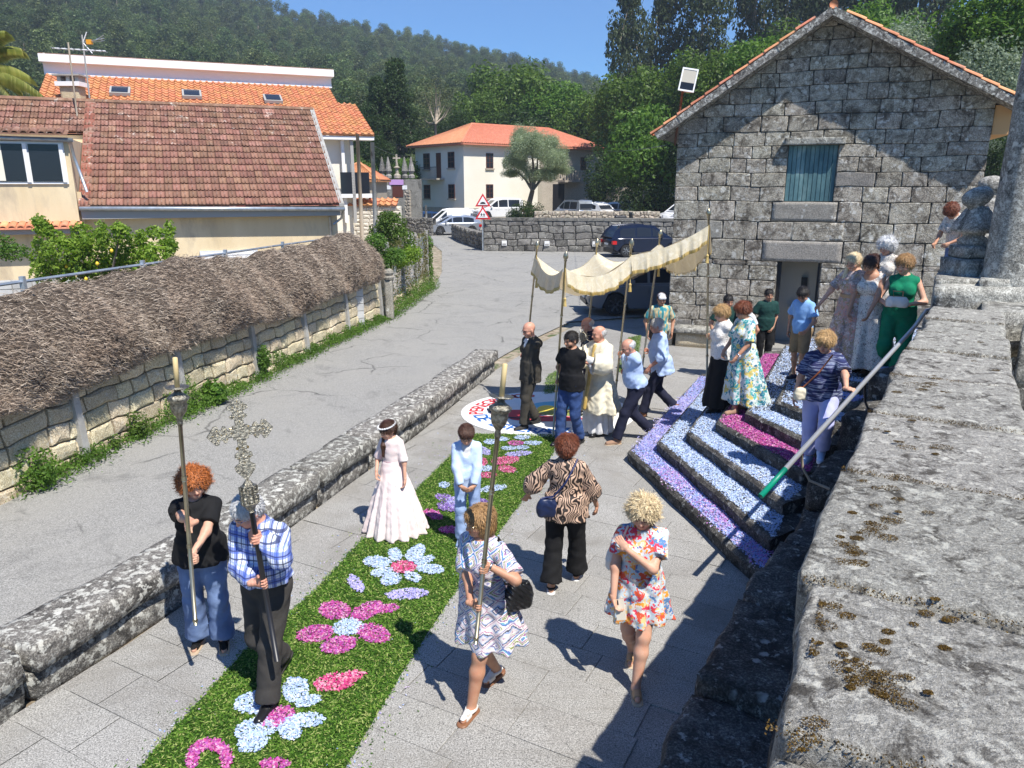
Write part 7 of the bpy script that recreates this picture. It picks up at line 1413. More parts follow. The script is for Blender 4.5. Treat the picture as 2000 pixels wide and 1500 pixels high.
# fence of wire mesh with vines, old stone post, at the end of the hedge
# ================================================================ trees and plants
CR = {}
for nm, kind, n, leaf, m, bl in (('oak1', 'oak', 9000, .070, 'leaf_oak', 44), ('oak2', 'oak', 9000, .070, 'leaf_oak', 36), ('oak3', 'oak', 9000, .072, 'leaf_bush', 50), ('dark1', 'oak', 8000, .060, 'leaf_dark', 34), ('euc1', 'tall', 11000, .052, 'leaf_euc', 60), ('euc2', 'tall', 11000, .052, 'leaf_euc', 48), ('cone1', 'cone', 14000, .055, 'leaf_dark', 80), ('sparse1', 'oak', 1500, .035, 'leaf_sparse', 40), ('silver1', 'oak', 9000, .050, 'leaf_silver', 36), ('olive1', 'round', 15000, .040, 'leaf_olive', 40)):
 me, C = crown_mesh('crown', kind, n, leaf, M[m], hash(nm) % 1 + len(CR) * 7 + 3, bl)
 low = {'tall': -1.5, 'cone': -1.2}.get(kind, -1.7); tk = trunk_mesh('trunk', C, low, .055 if kind != 'tall' else .022, M['bark_pale'] if nm[:3] in ('euc', 'spa') else M['bark'], {'tall': .75, 'cone': .8}.get(kind, -.55), 14 if nm[:3] == 'spa' else 8, len(CR)); CR[nm] = (me, tk)
def tree(kind, px, ytop, y, wpx, hk, label, cat='tree', group=None, name=None, rot=None):
 """px centre and ytop of the crown as the photo shows them, y distance, wpx crown width in photo pixels, hk height/width of the crown"""
 t = GY(px, ytop, y); rad = wpx / 2 / F * y * 1.03; rh = rad * hk; z = t.z - rh * (1.0 if kind[:3] in ('euc', 'con') else .92)
 r = empty(name or {'euc': 'eucalyptus_tree', 'con': 'conifer_tree', 'oli': 'olive_tree'}.get(kind[:3], 'oak_tree'), (t.x, y, z), rng.uniform(0, 6) if rot is None else rot, label=label, cat=cat, group=group); r.scale = (rad / (.62 if kind[:3] == 'euc' else .9 if kind[:3] != 'con' else .7), rad / (.62 if kind[:3] == 'euc' else .9 if kind[:3] != 'con' else .7), rh / (1.0 if kind[:3] in ('euc', 'con') else .92))
 link('crown', CR[kind][0], r); link('trunk', CR[kind][1], r); return r
oakg = 'broadleaf trees behind the white house'
T_L = [('cone1', 772, 126, 82, 100, 1.5, 'dark tapering conifer behind the small annex, left of the pale bare tree'), ('cone1', 735, 160, 80, 84, 1.6, 'dark slim conifer close beside the taller one left of the pale bare tree'), ('sparse1', 843, 135, 84, 105, 1.15, 'pale half-bare tree between the conifers and the green oaks'),
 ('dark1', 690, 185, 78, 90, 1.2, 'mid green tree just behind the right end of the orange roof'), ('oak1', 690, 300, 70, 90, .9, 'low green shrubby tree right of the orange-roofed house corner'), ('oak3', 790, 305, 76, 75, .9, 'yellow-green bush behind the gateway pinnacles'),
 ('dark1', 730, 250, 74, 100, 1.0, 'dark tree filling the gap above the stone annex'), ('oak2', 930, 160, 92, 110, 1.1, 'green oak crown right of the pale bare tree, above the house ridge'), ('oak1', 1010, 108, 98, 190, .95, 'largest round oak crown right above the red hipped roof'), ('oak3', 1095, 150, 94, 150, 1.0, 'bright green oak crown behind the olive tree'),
 ('oak2', 1160, 165, 90, 150, 1.05, 'oak crown above the right end of the red roof'), ('dark1', 890, 205, 88, 90, 1.1, 'dark tree crown behind the hip of the red roof'), ('dark1', 1000, 200, 90, 200, .7, 'dark understorey tree behind the red roof ridge'), ('dark1', 1130, 235, 88, 170, .8, 'dark understorey tree behind the stone wing roof')]
for q in T_L: tree(*q)
T_R = [('euc1', 1228, -60, 105, 110, 3.0, 'leftmost tall dark eucalyptus against the sky'), ('euc2', 1300, -120, 108, 120, 2.8, 'second tall eucalyptus from the sky edge'), ('euc1', 1390, -140, 104, 130, 2.6, 'tall eucalyptus with pale trunk above the left roof slope'), ('euc2', 1480, -120, 106, 130, 2.6, 'tall eucalyptus with twin pale trunks left of the gable peak'), ('euc1', 1560, -130, 100, 130, 2.6, 'tall eucalyptus just left of the gable peak'), ('euc2', 1650, -150, 98, 140, 2.6, 'tall eucalyptus right behind the gable peak'),
 ('euc1', 1740, -150, 95, 140, 2.6, 'tall eucalyptus right of the gable peak'), ('euc2', 1850, -170, 90, 150, 2.6, 'tall eucalyptus near the top right corner'),
 ('oak1', 1225, 135, 76, 150, 1.2, 'green oak under the leftmost eucalyptus'), ('oak2', 1310, 95, 72, 180, 1.1, 'bright oak crown above the floodlight'), ('oak3', 1270, 190, 62, 170, 1.15, 'leafy oak left of the floodlight'), ('oak1', 1400, 80, 66, 170, 1.0, 'oak crown above the left roof slope'), ('oak3', 1490, 60, 62, 170, 1.0, 'bright leafy crown touching the left roof slope'), ('oak2', 1570, 20, 66, 160, 1.0, 'oak crown left of the ridge'), ('oak3', 1700, -10, 60, 190, 1.0, 'yellow-green crown right of the gable peak'),
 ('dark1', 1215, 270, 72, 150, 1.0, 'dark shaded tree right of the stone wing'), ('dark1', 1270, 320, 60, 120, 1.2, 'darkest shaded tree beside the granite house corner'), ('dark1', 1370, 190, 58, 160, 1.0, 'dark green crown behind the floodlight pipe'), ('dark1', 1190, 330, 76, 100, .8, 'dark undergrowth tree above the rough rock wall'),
 ('silver1', 1800, 15, 44, 170, 1.0, 'silvery grey-green tree behind the right roof slope'), ('silver1', 1925, 60, 38, 190, 1.1, 'nearer silvery tree above the right eave'), ('oak3', 1960, -60, 40, 200, .9, 'bright green crown in the top right corner'), ('dark1', 1985, 230, 36, 120, 1.4, 'dark foliage between the house eave and the stone column'), ('oak2', 1620, 130, 50, 260, 1.0, 'green tree mass hidden mostly behind the gable')]
for q in T_R: tree(*q)
# olive tree with its own leaning trunk
ol = GY(1040, 212, 57); og = empty('olive_tree', (ol.x, 57, 1.0), label='silvery olive tree with a thin leaning trunk in front of the white house', cat='tree')
me = CR['olive1'][0]
for i, (px, py, w_, hk) in enumerate(((1034, 262, 88, 1.35), (1084, 292, 74, 1.2), (1006, 298, 62, 1.4), (1052, 325, 90, .8), (1022, 250, 62, 1.3), (1092, 320, 60, .9), (1000, 330, 50, .8), (1060, 262, 80, 1.0))):
 c = GY(px, py + w_ * hk * .3, 57 + (i - 2) * .4); o = link('crown', me, og, True); rad = w_ / 2 / F * 57; o.location = c; o.scale = (rad, rad, rad * hk); o.rotation_euler = (0, 0, i * 1.3)
a_ = GY(1025, 425, 57); b_ = GY(1040, 372, 57); b = MB(); b.tube([a_, GY(1033, 400, 57), b_], [.24, .2, .17], 8)
for px, py in ((1020, 320), (1050, 300), (1072, 320), (1035, 270), (1005, 330)): b.tube([b_, GY((1040 + px) / 2 + 4, (372 + py) / 2, 57), GY(px, py, 57)], [.13, .09, .04], 6)
b.build('trunk', M['bark'], og, True, True)
tree('dark1', 1025, 388, 56.4, 80, .8, 'dark round bush at the foot of the olive tree', 'bush', name='bush')
# forest on the far hill: instanced crowns on thousands of points
def forest():
 lib = bpy.data.collections.new('forest_kinds')
 for i, (kind, n, leaf, mk_) in enumerate((('tall', 3400, .055, 'leaf_hill'), ('tall', 3000, .06, 'leaf_hill'), ('oak', 3600, .06, 'leaf_hill'), ('oak', 3000, .065, 'leaf_hill'), ('cone', 3000, .05, 'leaf_dark'), ('oak', 3000, .06, 'leaf_sparse'))):
  me, C = crown_mesh('forest_tree', kind, n, leaf, M[mk_], 50 + i, 26); b = MB(); tv = np.zeros(n * 4 * 3); me.vertices.foreach_get('co', tv); tv = tv.reshape(-1, 3) * (np.array([7.5, 7.5, 6.5]) if kind == 'tall' else np.array([4.4, 4.4, 4.6])); tv[:, 2] += 10.5 if kind == 'tall' else 6
  b.tube([(0, 0, -1), (.1, .1, 8), (.2, 0, 13 if kind == 'tall' else 8)], [.28, .2, .08], 5); tb = np.concatenate(b.V); Q = np.arange(n * 4).reshape(n, 4); tf = np.array([f for f in b.Fs if len(f) == 4]) + n * 4
  o = bpy.data.objects.new('forest_tree', mesh('forest_tree', np.concatenate([tv, tb]), [Q, tf], [M[mk_], M['bark_pale']], False, [0] * n + [1] * len(tf))); lib.objects.link(o)
 pts = []; r = np.random.default_rng(11)
 for _ in range(60000):
  d = 112 + (430 - 112) * r.uniform() ** .8; u = r.uniform(-.80, .62); x = u * d * .97; y = math.sqrt(max(d * d - x * x, 1))
  if x > .16 * y and y < 150: 
   if r.uniform() > .5: continue
  pts.append((x, y, hill_h(x, y)))
  if len(pts) >= 17000: break
 P = np.array(pts); me = bpy.data.meshes.new('hill_forest'); me.vertices.add(len(P)); me.vertices.foreach_set('co', P.astype(np.float32).ravel()); o = link('hill_forest', me, label='dense eucalyptus forest covering the far hillside', cat='forest', kind='stuff')
 ng = bpy.data.node_groups.new('scatter_trees', 'GeometryNodeTree'); ng.interface.new_socket('Geometry', in_out='INPUT', socket_type='NodeSocketGeometry'); ng.interface.new_socket('Geometry', in_out='OUTPUT', socket_type='NodeSocketGeometry')
 N = ng.nodes; L = ng.links; gi, go = N.new('NodeGroupInput'), N.new('NodeGroupOutput'); ip = N.new('GeometryNodeInstanceOnPoints'); ci = N.new('GeometryNodeCollectionInfo'); ci.inputs[0].default_value = lib; ci.inputs['Separate Children'].default_value = True; ci.inputs['Reset Children'].default_value = True
 ip.inputs['Pick Instance'].default_value = True
 rr = N.new('FunctionNodeRandomValue'); rr.data_type = 'FLOAT_VECTOR'; rr.inputs[0].default_value = (0, 0, 0); rr.inputs[1].default_value = (.06, .06, 6.28); rs = N.new('FunctionNodeRandomValue'); rs.data_type = 'FLOAT'; rs.inputs[2].default_value = .3; rs.inputs[3].default_value = 1.0; rs.inputs['Seed'].default_value = 4
 L.new(gi.outputs[0], ip.inputs['Points']); L.new(ci.outputs[0], ip.inputs['Instance']); L.new(rr.outputs[0], ip.inputs['Rotation']); L.new(rs.outputs[1], ip.inputs['Scale']); L.new(ip.outputs[0], go.inputs[0])
 md = o.modifiers.new('scatter', 'NODES'); md.node_group = ng; return o
forest()
def leafblob(name, label, cat, blobs, n, leaf, m, stems=None, asp=.6, extra=None, **k):
 """shrub from leaf faces on given world-space ellipsoids (centre, radii)"""
 c0 = blobs[0][0]; r = empty(name, (c0[0], c0[1], k.pop('z0', 0)), label=label, cat=cat, **k); w = np.array([b[1][0] * b[1][1] + b[1][2] * b[1][0] for b in blobs]); q = rng.choice(len(blobs), n, p=w / w.sum()); C = np.array([b[0] for b in blobs], float)[q]; Rr = np.array([b[1] for b in blobs], float)[q]; d = randn(n, .15)
 P = C + d * Rr * rng.uniform(.55, 1.05, (n, 1)); N_ = d + rng.normal(size=(n, 3)) * .7; N_[:, 2] += .35; N_ /= np.linalg.norm(N_, axis=1)[:, None]; V, Q = flakecloud(P, N_, leaf, asp, .35, .4); add('foliage', V, [Q], m, r, True)
 if stems:
  b = MB()
  for s in stems: b.tube(s, [.03, .02, .01][:len(s)] if len(s) < 4 else .02, 6)
  b.build('stem', M['bark'], r, True)
 return r
# lemon tree
lb = []; LC = GY(190, 505, 16.2)
for (px, py, w_) in ((190, 500, 95), (120, 495, 70), (265, 495, 75), (90, 530, 55), (310, 500, 55), (235, 455, 42), (160, 455, 45), (110, 462, 30), (300, 455, 30), (225, 530, 80), (150, 545, 70), (330, 475, 24), (75, 480, 24), (290, 540, 60)):
 c = GY(px, py, 16.2 + random.uniform(-.5, .5)); r_ = w_ / 2 / F * 16.2; lb.append((tuple(c), (r_, r_, r_ * .95)))
for _ in range(34):
 px, py = random.uniform(70, 345), random.uniform(435, 530); c = GY(px, py, 16.2 + random.uniform(-.6, .4)); lb.append((tuple(c), (.13, .13, .2)))
base = GY(190, 640, 16.2); lt_ = leafblob('lemon_tree', 'bright green lemon tree with small yellow fruit behind the brush hedge', 'tree', lb, 11000, .085, M['leaf_bright'], [[(LC.x, 16.2, 0), (LC.x, 16.2, 1.2), tuple(LC)]] + [[(LC.x, 16.2, 1.2), tuple(Vector(q[0]))] for q in lb[:8]])
b = MB()
for px, py in ((190, 515), (218, 490), (168, 545), (243, 535), (228, 556), (130, 520), (285, 510)): c = GY(px, py, 15.75); b.lathe([(.003, -.045), (.03, -.025), (.036, 0), (.03, .025), (.004, .048)], Matrix.Translation(c), 8)
b.build('lemon', plain('lemon_skin', (.80, .55, .04), .5), lt_, True, True)
leafblob('shrub', 'small green shrub at the left frame edge under the tiled canopy', 'bush', [(tuple(GY(25, 493, 17.5)), (.4, .3, .2)), (tuple(GY(5, 480, 17.5)), (.3, .3, .3))], 900, .07, M['leaf_bush'])
# bushes at the end of the hedge
def bl(lst, y, ry=1.0): return [(tuple(GY(px, py, y + dy)), (w_ / 2 / F * y, w_ / 2 / F * y * ry, h_ / 2 / F * y)) for px, py, w_, h_, dy in lst]
leafblob('bush', 'dark glossy bush with pale tips right of the concrete pole', 'bush', bl(((765, 440, 60, 50, 0), (745, 455, 50, 45, .2), (785, 470, 50, 50, -.2), (770, 495, 60, 60, 0), (758, 425, 40, 25, 0)), 25), 5200, .085, M['leaf_oak'])
leafblob('bush', 'bright green climbing bush hanging over the end of the brush hedge', 'bush', bl(((735, 475, 46, 40, 0), (728, 500, 44, 50, 0), (722, 530, 36, 50, -.1), (720, 562, 30, 36, -.2), (745, 510, 50, 40, .2), (770, 500, 50, 34, .4)), 21.6), 5200, .07, M['leaf_bush'])
leafblob('bush', 'yellow-green vine-like shrub spilling behind the mesh fence', 'bush', bl(((785, 505, 60, 34, 0), (805, 495, 40, 34, 0), (760, 520, 50, 30, 0)), 24), 2600, .075, M['leaf_bright'])
leafblob('creeper', 'round creeper clump on top of the last fence post by the road', 'bush', bl(((833, 475, 26, 34, 0), (838, 500, 16, 40, 0), (840, 530, 14, 50, 0), (836, 560, 14, 40, 0)), 29), 1700, .075, M['leaf_bush'])
# palm fronds on the far left
pm = empty('palm_tree', (-19.5, 31, 0), label='yellow-green palm fronds entering at the left edge above the roof', cat='palm tree'); pc = GY(-60, 150, 31); MB().tube([(pc.x, 31, 0), tuple(pc)], [.3, .22], 8).build('trunk', M['bark'], pm, True)
for k, (ex, ey) in enumerate(((42, 95), (75, 180), (60, 150), (10, 60), (-30, 90), (86, 188), (20, 190), (40, 175), (-120, 60), (-140, 160))):
 e = GY(ex, ey, 31 + random.uniform(-1, 1)); m1 = (pc + e) / 2 + Vector((0, 0, .9)); L = []; 
 for t in np.linspace(0, 1, 30): L.append(pc * float((1 - t) ** 2) + m1 * float(2 * t * (1 - t)) + e * float(t * t))
 V = []; Fs = []
 for i in range(2, 29):
  d = (L[i] - L[i - 1]).normalized(); s_ = d.cross(Vector((0, 0, 1))).normalized(); ln = .75 * (1 - abs(i / 29 - .45)) ** .7
  for sg in (-1, 1):
   for w in (0, .5): p = L[i].lerp(L[i - 1], w); tip = p + (s_ * sg * .6 + d * .5) * ln + Vector((0, 0, -ln * .75)); n = len(V); V += [tuple(p), tuple(p + d * .05), tuple(p.lerp(tip, .6) + d * .04 + Vector((0, 0, .08))), tuple(tip)]; Fs.append((n, n + 1, n + 2, n + 3))
 add('frond', V, Fs, M['leaf_palm'], pm, True)
# weeds along the foot of the hedge wall
def weeds():
 rt = empty('verge_weeds', (-4.6, 12, 0), label='green weeds growing along the foot of the roadside wall', cat='weeds', kind='stuff') if False else None
 P = []; Nn = []; S = []
 spots = [(.6, .55, .5, 900), (1.5, .4, .45, 700), (2.6, .25, .16, 350), (3.9, .12, .10, 200), (5.1, .45, .38, 800), (5.9, .5, .25, 900), (6.9, .3, .14, 400), (7.3, .2, .2, 200), (7.9, .45, .5, 1000), (8.35, .4, .75, 900), (8.9, .5, .40, 900), (9.7, .4, .22, 700), (10.6, .4, .2, 700), (11.5, .35, .5, 700), (12.2, .5, .2, 800), (13.1, .5, .25, 900), (14.2, .6, .3, 1200), (15.2, .6, .3, 1200), (16.2, .6, .3, 1200), (17.2, .5, .26, 1000), (18.2, .5, .26, 1000), (19.2, .5, .28, 1000)]
 for (s, w_, h, n) in spots:
  if s > HL - .2: continue
  (p, t) = along(HX, s); nr = (t[1], -t[0]); a = rng.normal(size=n) * w_ * .55; o = np.abs(rng.normal(size=n)) * .16 + .02; z = rng.uniform(0, 1, n) ** 1.3 * h * np.exp(-(a / w_) ** 2) * np.exp(-o * 2.2) + .01
  P.append(np.column_stack([p[0] + t[0] * a + nr[0] * o, p[1] + t[1] * a + nr[1] * o, z])); Nn.append(randn(n, .4)); S.append(np.full(n, .045))
 P_ = np.concatenate(P); V, Q = flakecloud(P_, np.concatenate(Nn), .05, .42, .3, .5); add('verge_weeds', V, [Q], M['leaf_bush'], label='green weeds growing along the foot of the roadside wall', cat='weeds', kind='stuff')
weeds()
def bushlet(s, h, w_, n, leaf, lbl, m='leaf_bush', zb=0, out=.12):
 (p, t) = along(HX, s); nr = (t[1], -t[0]); c = (p[0] + nr[0] * out, p[1] + nr[1] * out, zb + h * .5); leafblob('weed_plant', lbl, 'plant', [(c, (w_, w_ * .8, h * .5)), ((c[0], c[1], zb + h * .25), (w_ * .8, w_ * .7, h * .28))], n, leaf, M[m])
(sA := 0)
def s_at(px, py):
 g = G(px, py); best = (9, 0)
 for s in np.arange(0, HL, .05): (p, t) = along(HX, s); best = min(best, (math.hypot(p[0] - g.x, p[1] - g.y), s))
 return best[1]
bushlet(s_at(410, 785), .42, .24, 520, .11, 'broad-leaved weed with large leaves at the wall foot behind the candle staff', out=.2); bushlet(s_at(505, 735), .5, .13, 380, .06, 'upright leafy weed climbing the roadside wall', zb=.15); bushlet(s_at(240, 850), .42, .22, 520, .05, 'grey-green bushy weed at the wall foot left of the candle staff', 'leaf_oak'); bushlet(s_at(15, 950), .55, .32, 800, .05, 'tall yellow-flowered weed clump at the left frame edge')
bushlet(s_at(168, 870), .22, .10, 160, .05, 'small dark weed sprouting from the wall stones', 'leaf_oak'); bushlet(s_at(408, 735), .55, .12, 420, .045, 'feathery upright weed above the broad-leaved one', zb=.12)
# mesh fence with dead vines and the old white stone post
mf = empty('mesh_fence', (-3.4, 25, 0), label='wire mesh fence overgrown with reddish vines at the road bend', cat='fence'); f0, f1 = G(768, 612), G(842, 560); 
def mfp(u, z): p = f0.lerp(f1, u); return (p.x - .12, p.y, z)
Lf = (f1 - f0).length; b = MB(); n = 34
for i in range(-n, n + 1):
 for sg in (1, -1):
  a, e = i / n, i / n + sg * 1.6 / Lf; 
  if min(a, e) < 0 or max(a, e) > 1: continue
  b.tube([mfp(a, .35), mfp(e, 1.95)], .006, 3, cap=False)
b.build('mesh', M['galv'], mf, True)
for u in (0.0, .33, .66, .99): MB().box(tuple(Vector(mfp(u, 0)) - Vector((.06, .06, 0))), tuple(Vector(mfp(u, 2.15)) + Vector((.06, .06, 0)))).build('post', M['concrete'], mf, True)
n = 7000; u = rng.uniform(0, 1, n) ** .8; z = .1 + 2.0 * rng.uniform(0, 1, n); k = (np.sin(u * 19 + z * 1.3) + np.sin(u * 43) > -.35) | (z < .6); u, z = u[k], z[k]; P = np.array([mfp(a, q) for a, q in zip(u, z)]) + rng.normal(size=(len(u), 3)) * .06; V, Q = flakecloud(P, randn(len(u)), .07, .5); add('vines', V, [Q], M['leaf_vine'], mf, True, kind='stuff')
n = 3500; u = rng.uniform(0, 1.0, n); P = np.array([mfp(a, 0) for a in u]) + np.column_stack([rng.uniform(0, .5, n), rng.normal(size=n) * .15, np.abs(rng.normal(size=n)) * .25]); V, Q = flakecloud(P, randn(n, .3), .06, .45); add('undergrowth', V, [Q], M['leaf_bush'], mf, True, kind='stuff')
stonewall(mf, lambda u_, z_, d: tuple(Vector(mfp(u_ / Lf, z_)) + Vector((d, 0, 0))), 0, Lf, [-.1, .28, .25], (.3, .7), mats=[M['warm_stone']], bulge=.04, gap=.015, amp=.04, seed=31)
op = empty('stone_post', G(762, 622), label='old whitish stone gatepost with a carved cap at the end of the hedge', cat='post'); p = op.location; rough_block('shaft', [(p.x + x, p.y + y, z) for z in (-.05, 1.15) for x, y in ((-.11, -.11), (.11, -.11), (.11, .11), (-.11, .11))], M['facade_pale'], 4, .008, 4, 4, 16, .03, 7, op)
MB().lathe([(.15, 1.15), (.17, 1.22), (.12, 1.26), (.16, 1.34), (.14, 1.42), (.05, 1.47)], Matrix.Translation((p.x, p.y, 0)), 10).build('cap', M['facade_pale'], op, True); 
# small board sign by the bush
MB().box(tuple(GY(797, 505, 26)), tuple(GY(806, 455, 26.1))).build('notice_board', M['white_paint'], None, label='narrow white board beside the dark glossy bush', cat='board')
# ================================================================ vehicles
def paint(nm, c, metal=.3): return plain(nm, c, .22, metal, .6)
M['tyre'] = plain('tyre', (.015, .015, .016), .8); M['alloy'] = plain('alloy', (.5, .51, .53), .3, .8); M['tail_red'] = plain('tail_lamp', (.50, .01, .01), .2); M['headlamp'] = plain('headlamp', (.6, .62, .65), .1); M['plate'] = plain('number_plate', (.75, .75, .72), .5)
CAR = {  # length, width, lower profile (x from rear 0 to front 1, z), cabin profile, glass splits
 'suv': (4.4, 1.82, [(0, .45), (.0, .80), (.02, 1.02), (.60, 1.00), (.78, .98), (.95, .86), (1, .66), (1, .30), (.9, .22), (.1, .22)], [(.01, 1.0), (.06, 1.36), (.13, 1.60), (.40, 1.66), (.56, 1.60), (.77, .99)], [.10, .32, .53, .69]),
 'sedan': (4.2, 1.72, [(0, .40), (.0, .78), (.03, .92), (.62, .92), (.78, .88), (.96, .74), (1, .55), (1, .26), (.9, .18), (.1, .18)], [(.02, .92), (.12, 1.30), (.25, 1.43), (.48, 1.45), (.58, 1.38), (.78, .90)], [.14, .36, .56, .72]),
 'van': (4.4, 1.80, [(0, .40), (.0, .9), (.0, 1.0), (.62, 1.0), (.80, .96), (.97, .76), (1, .55), (1, .28), (.9, .2), (.1, .2)], [(.0, 1.0), (.02, 1.65), (.06, 1.80), (.45, 1.82), (.58, 1.74), (.80, .97)], [.52, .56, .58, .75]),
 'mpv': (4.1, 1.75, [(0, .40), (.0, .8), (.0, 1.0), (.6, .98), (.80, .94), (.97, .74), (1, .55), (1, .28), (.9, .2), (.1, .2)], [(.0, 1.0), (.03, 1.5), (.08, 1.68), (.45, 1.70), (.58, 1.62), (.80, .95)], [.08, .34, .55, .74])}
WHL = {}
def car(kind, pos, rz, pm, label, s=1.0, group=None, glass=None):
 Lc, Wc, lo, ca, gs = CAR[kind]; r = empty('parked_car' if kind != 'van' else 'parked_van', pos, rz, label=label, cat='van' if kind == 'van' else 'car', group=group); r.scale = (s,) * 3; glass = glass or M['glass_dark']
 def prof(P, n=44):      # smooth resample
  pts = [Vector((a * Lc - Lc / 2, z)) for a, z in P]; out = []; m = len(pts)
  for i in range(m):
   a, b_ = pts[i], pts[(i + 1) % m]; pv, nx_ = pts[i - 1], pts[(i + 2) % m]; k = max(2, int((b_ - a).length / .16))
   for j in range(k):
    t = j / k; out.append(a.lerp(b_, t))
  for _ in range(2): out = [(out[i - 1] + out[i] * 2 + out[(i + 1) % len(out)]) / 4 for i in range(len(out))]
  return out
 wx = [.19 * Lc - Lc / 2, .80 * Lc - Lc / 2]; wr = .33; P = prof(lo); 
 def arch(p):
  for x in wx:
   d = math.hypot(p.x - x, p.y - wr); 
   if d < wr + .06 and p.y < wr * 2: k = (wr + .06) / max(d, .05); q = Vector((x + (p.x - x) * k, wr + (p.y - wr) * k)); return Vector((p.x, max(p.y, wr + math.sqrt(max((wr + .06) ** 2 - (p.x - x) ** 2, 0)))))
  return p
 b = MB(); secs = [(-1, .90, .02), (-.985, .97, .0), (-.90, 1.0, 0), (0, 1.0, 0), (.90, 1.0, 0), (.985, .97, 0), (1, .90, .02)]; V = []; n = len(P)
 cx = Vector((0, .62))
 for (y, k, _) in secs:
  for p in P:
   q = cx + Vector(((p.x - cx.x) * (.985 if abs(y) > .95 else 1), (p.y - cx.y) * k)); q = arch(q) if abs(y) > .8 else q; wtap = 1 - .10 * max(0, abs(p.x) / (Lc / 2) - .75) / .25; V.append((q.x, y * Wc / 2 * wtap * (1 if q.y < .9 else 1 - .25 * (q.y - .9)), q.y))
 m = len(secs); Fs = [(i * n + j, i * n + (j + 1) % n, (i + 1) * n + (j + 1) % n, (i + 1) * n + j) for i in range(m - 1) for j in range(n)] + [tuple(range(n)), tuple((m - 1) * n + j for j in reversed(range(n)))]
 o = add('body', V, Fs, pm, r, smooth=True); sm(o, 35)
 C = [Vector((a * Lc - Lc / 2, z)) for a, z in ca]; zb = min(C[0].y, C[-1].y); zt = max(c.y for c in C); V = []; n = len(C)
 for y, k in ((-1, 1), (1, 1)):
  for c in C: t = (c.y - zb) / (zt - zb); V.append((c.x, y * Wc / 2 * (.93 - .15 * t), c.y))
 o = add('cabin', V, [tuple(range(n)), tuple(reversed(range(n, 2 * n)))] + [(i, (i + 1) % n, n + (i + 1) % n, n + i) for i in range(n)], pm, r); bv = o.modifiers.new('bevel', 'BEVEL'); bv.width = .06; bv.segments = 3; sm(o, 50)
 def yat(z): return Wc / 2 * (.93 - .15 * (z - zb) / (zt - zb)) + .006
 def ztop(x):
  for a, c in zip(C[:-1], C[1:]):
   if a.x <= x <= c.x: return a.y + (c.y - a.y) * (x - a.x) / (c.x - a.x)
  return zb
 zl = zb + .07
 for sg in (-1, 1):
  for a, c in zip(gs[:-1], gs[1:]):
   if c - a < .05: continue
   x0, x1 = a * Lc - Lc / 2 + .04, c * Lc - Lc / 2 - .04; top = [(x, min(ztop(x), zt) - .09) for x in np.linspace(x0, x1, 6)]; top = [(x, max(z, zl + .01)) for x, z in top]; pts = [(x0, zl), (x1, zl)] + top[::-1]; add('side_window', [(x, sg * yat(z), z) for x, z in pts], [tuple(range(len(pts)))], glass, r)
  xh = wx
  for x in xh:
   w = empty('wheel', (x, sg * (Wc / 2 - .10), wr)); w.parent = r
   MB().lathe([(.20, -.10), (.31, -.10), (wr, -.07), (wr, .07), (.31, .10), (.20, .10)], Matrix.Rotation(R(90), 4, 'X'), 24).build('tyre', M['tyre'], w); b2 = MB(); b2.lathe([(.02, -.085), (.20, -.07), (.235, -.095), (.235, .095), (.20, .07), (.02, .085)], Matrix.Rotation(R(90), 4, 'X'), 24, m=1)
   for k in range(7): T_ = Matrix.Rotation(2 * math.pi * k / 7, 4, 'Y'); b2.box((-.028, -.10, .03), (.028, .10, .22), T_)
   b2.build('rim', [M['alloy'], M['black_paint']], w)
  hx_ = gs[1] * Lc - Lc / 2
  for a in gs[1:3]: x = a * Lc - Lc / 2 + .12; MB().box((x, sg * Wc / 2 * .985 - .012, zb - .14), (x + .16, sg * Wc / 2 * .985 + .03 * sg if sg > 0 else sg * Wc / 2 * .985 + .012, zb - .105)).build('handle', pm, r)
  x = gs[-1] * Lc - Lc / 2 - .15; MB().box((x - .07, min(sg * .94 * Wc / 2, sg * 1.12 * Wc / 2), zb + .02), (x + .07, max(sg * .94 * Wc / 2, sg * 1.12 * Wc / 2), zb + .17)).build('mirror', pm, r)
  for a in gs[:3]: x = a * Lc - Lc / 2 + (0 if a != gs[0] else .3); MB().box((x - .006, sg * Wc / 2 * .97 - .02, .35), (x + .006, sg * Wc / 2 * .97 + .022, zb - .03)).build('door_seam', M['black_paint'], r)
  MB().box((-Lc / 2 - .02, sg * Wc / 2 * .93 - .16, zb - .30), (-Lc / 2 + .22, sg * Wc / 2 * .93 + .025, zb - .12)).build('tail_lamp', M['tail_red'], r); MB().box((Lc / 2 - .30, sg * Wc / 2 * .86 - .14, .60), (Lc / 2 + .0, sg * Wc / 2 * .86 + .08, .76)).build('headlight', M['headlamp'], r)
 def qd(nm, c0, c1, k, m_):
  a, c = C[c0], C[c1]; d = (c - a); n2 = Vector((-d.y, d.x)).normalized() * .012; n2 = n2 if (n2.x * (a.x + c.x) > 0 or n2.y > 0) else -n2; p0, p1 = a + d * .12 + n2, a + d * .9 + n2
  add(nm, [(p0.x, -yat(p0.y) * k, p0.y), (p0.x, yat(p0.y) * k, p0.y), (p1.x, yat(p1.y) * k, p1.y), (p1.x, -yat(p1.y) * k, p1.y)], [(0, 1, 2, 3)], m_, r)
 qd('windscreen', -1, -2, .90, glass)
 if kind != 'van': qd('rear_window', 0, 1, .86, glass)
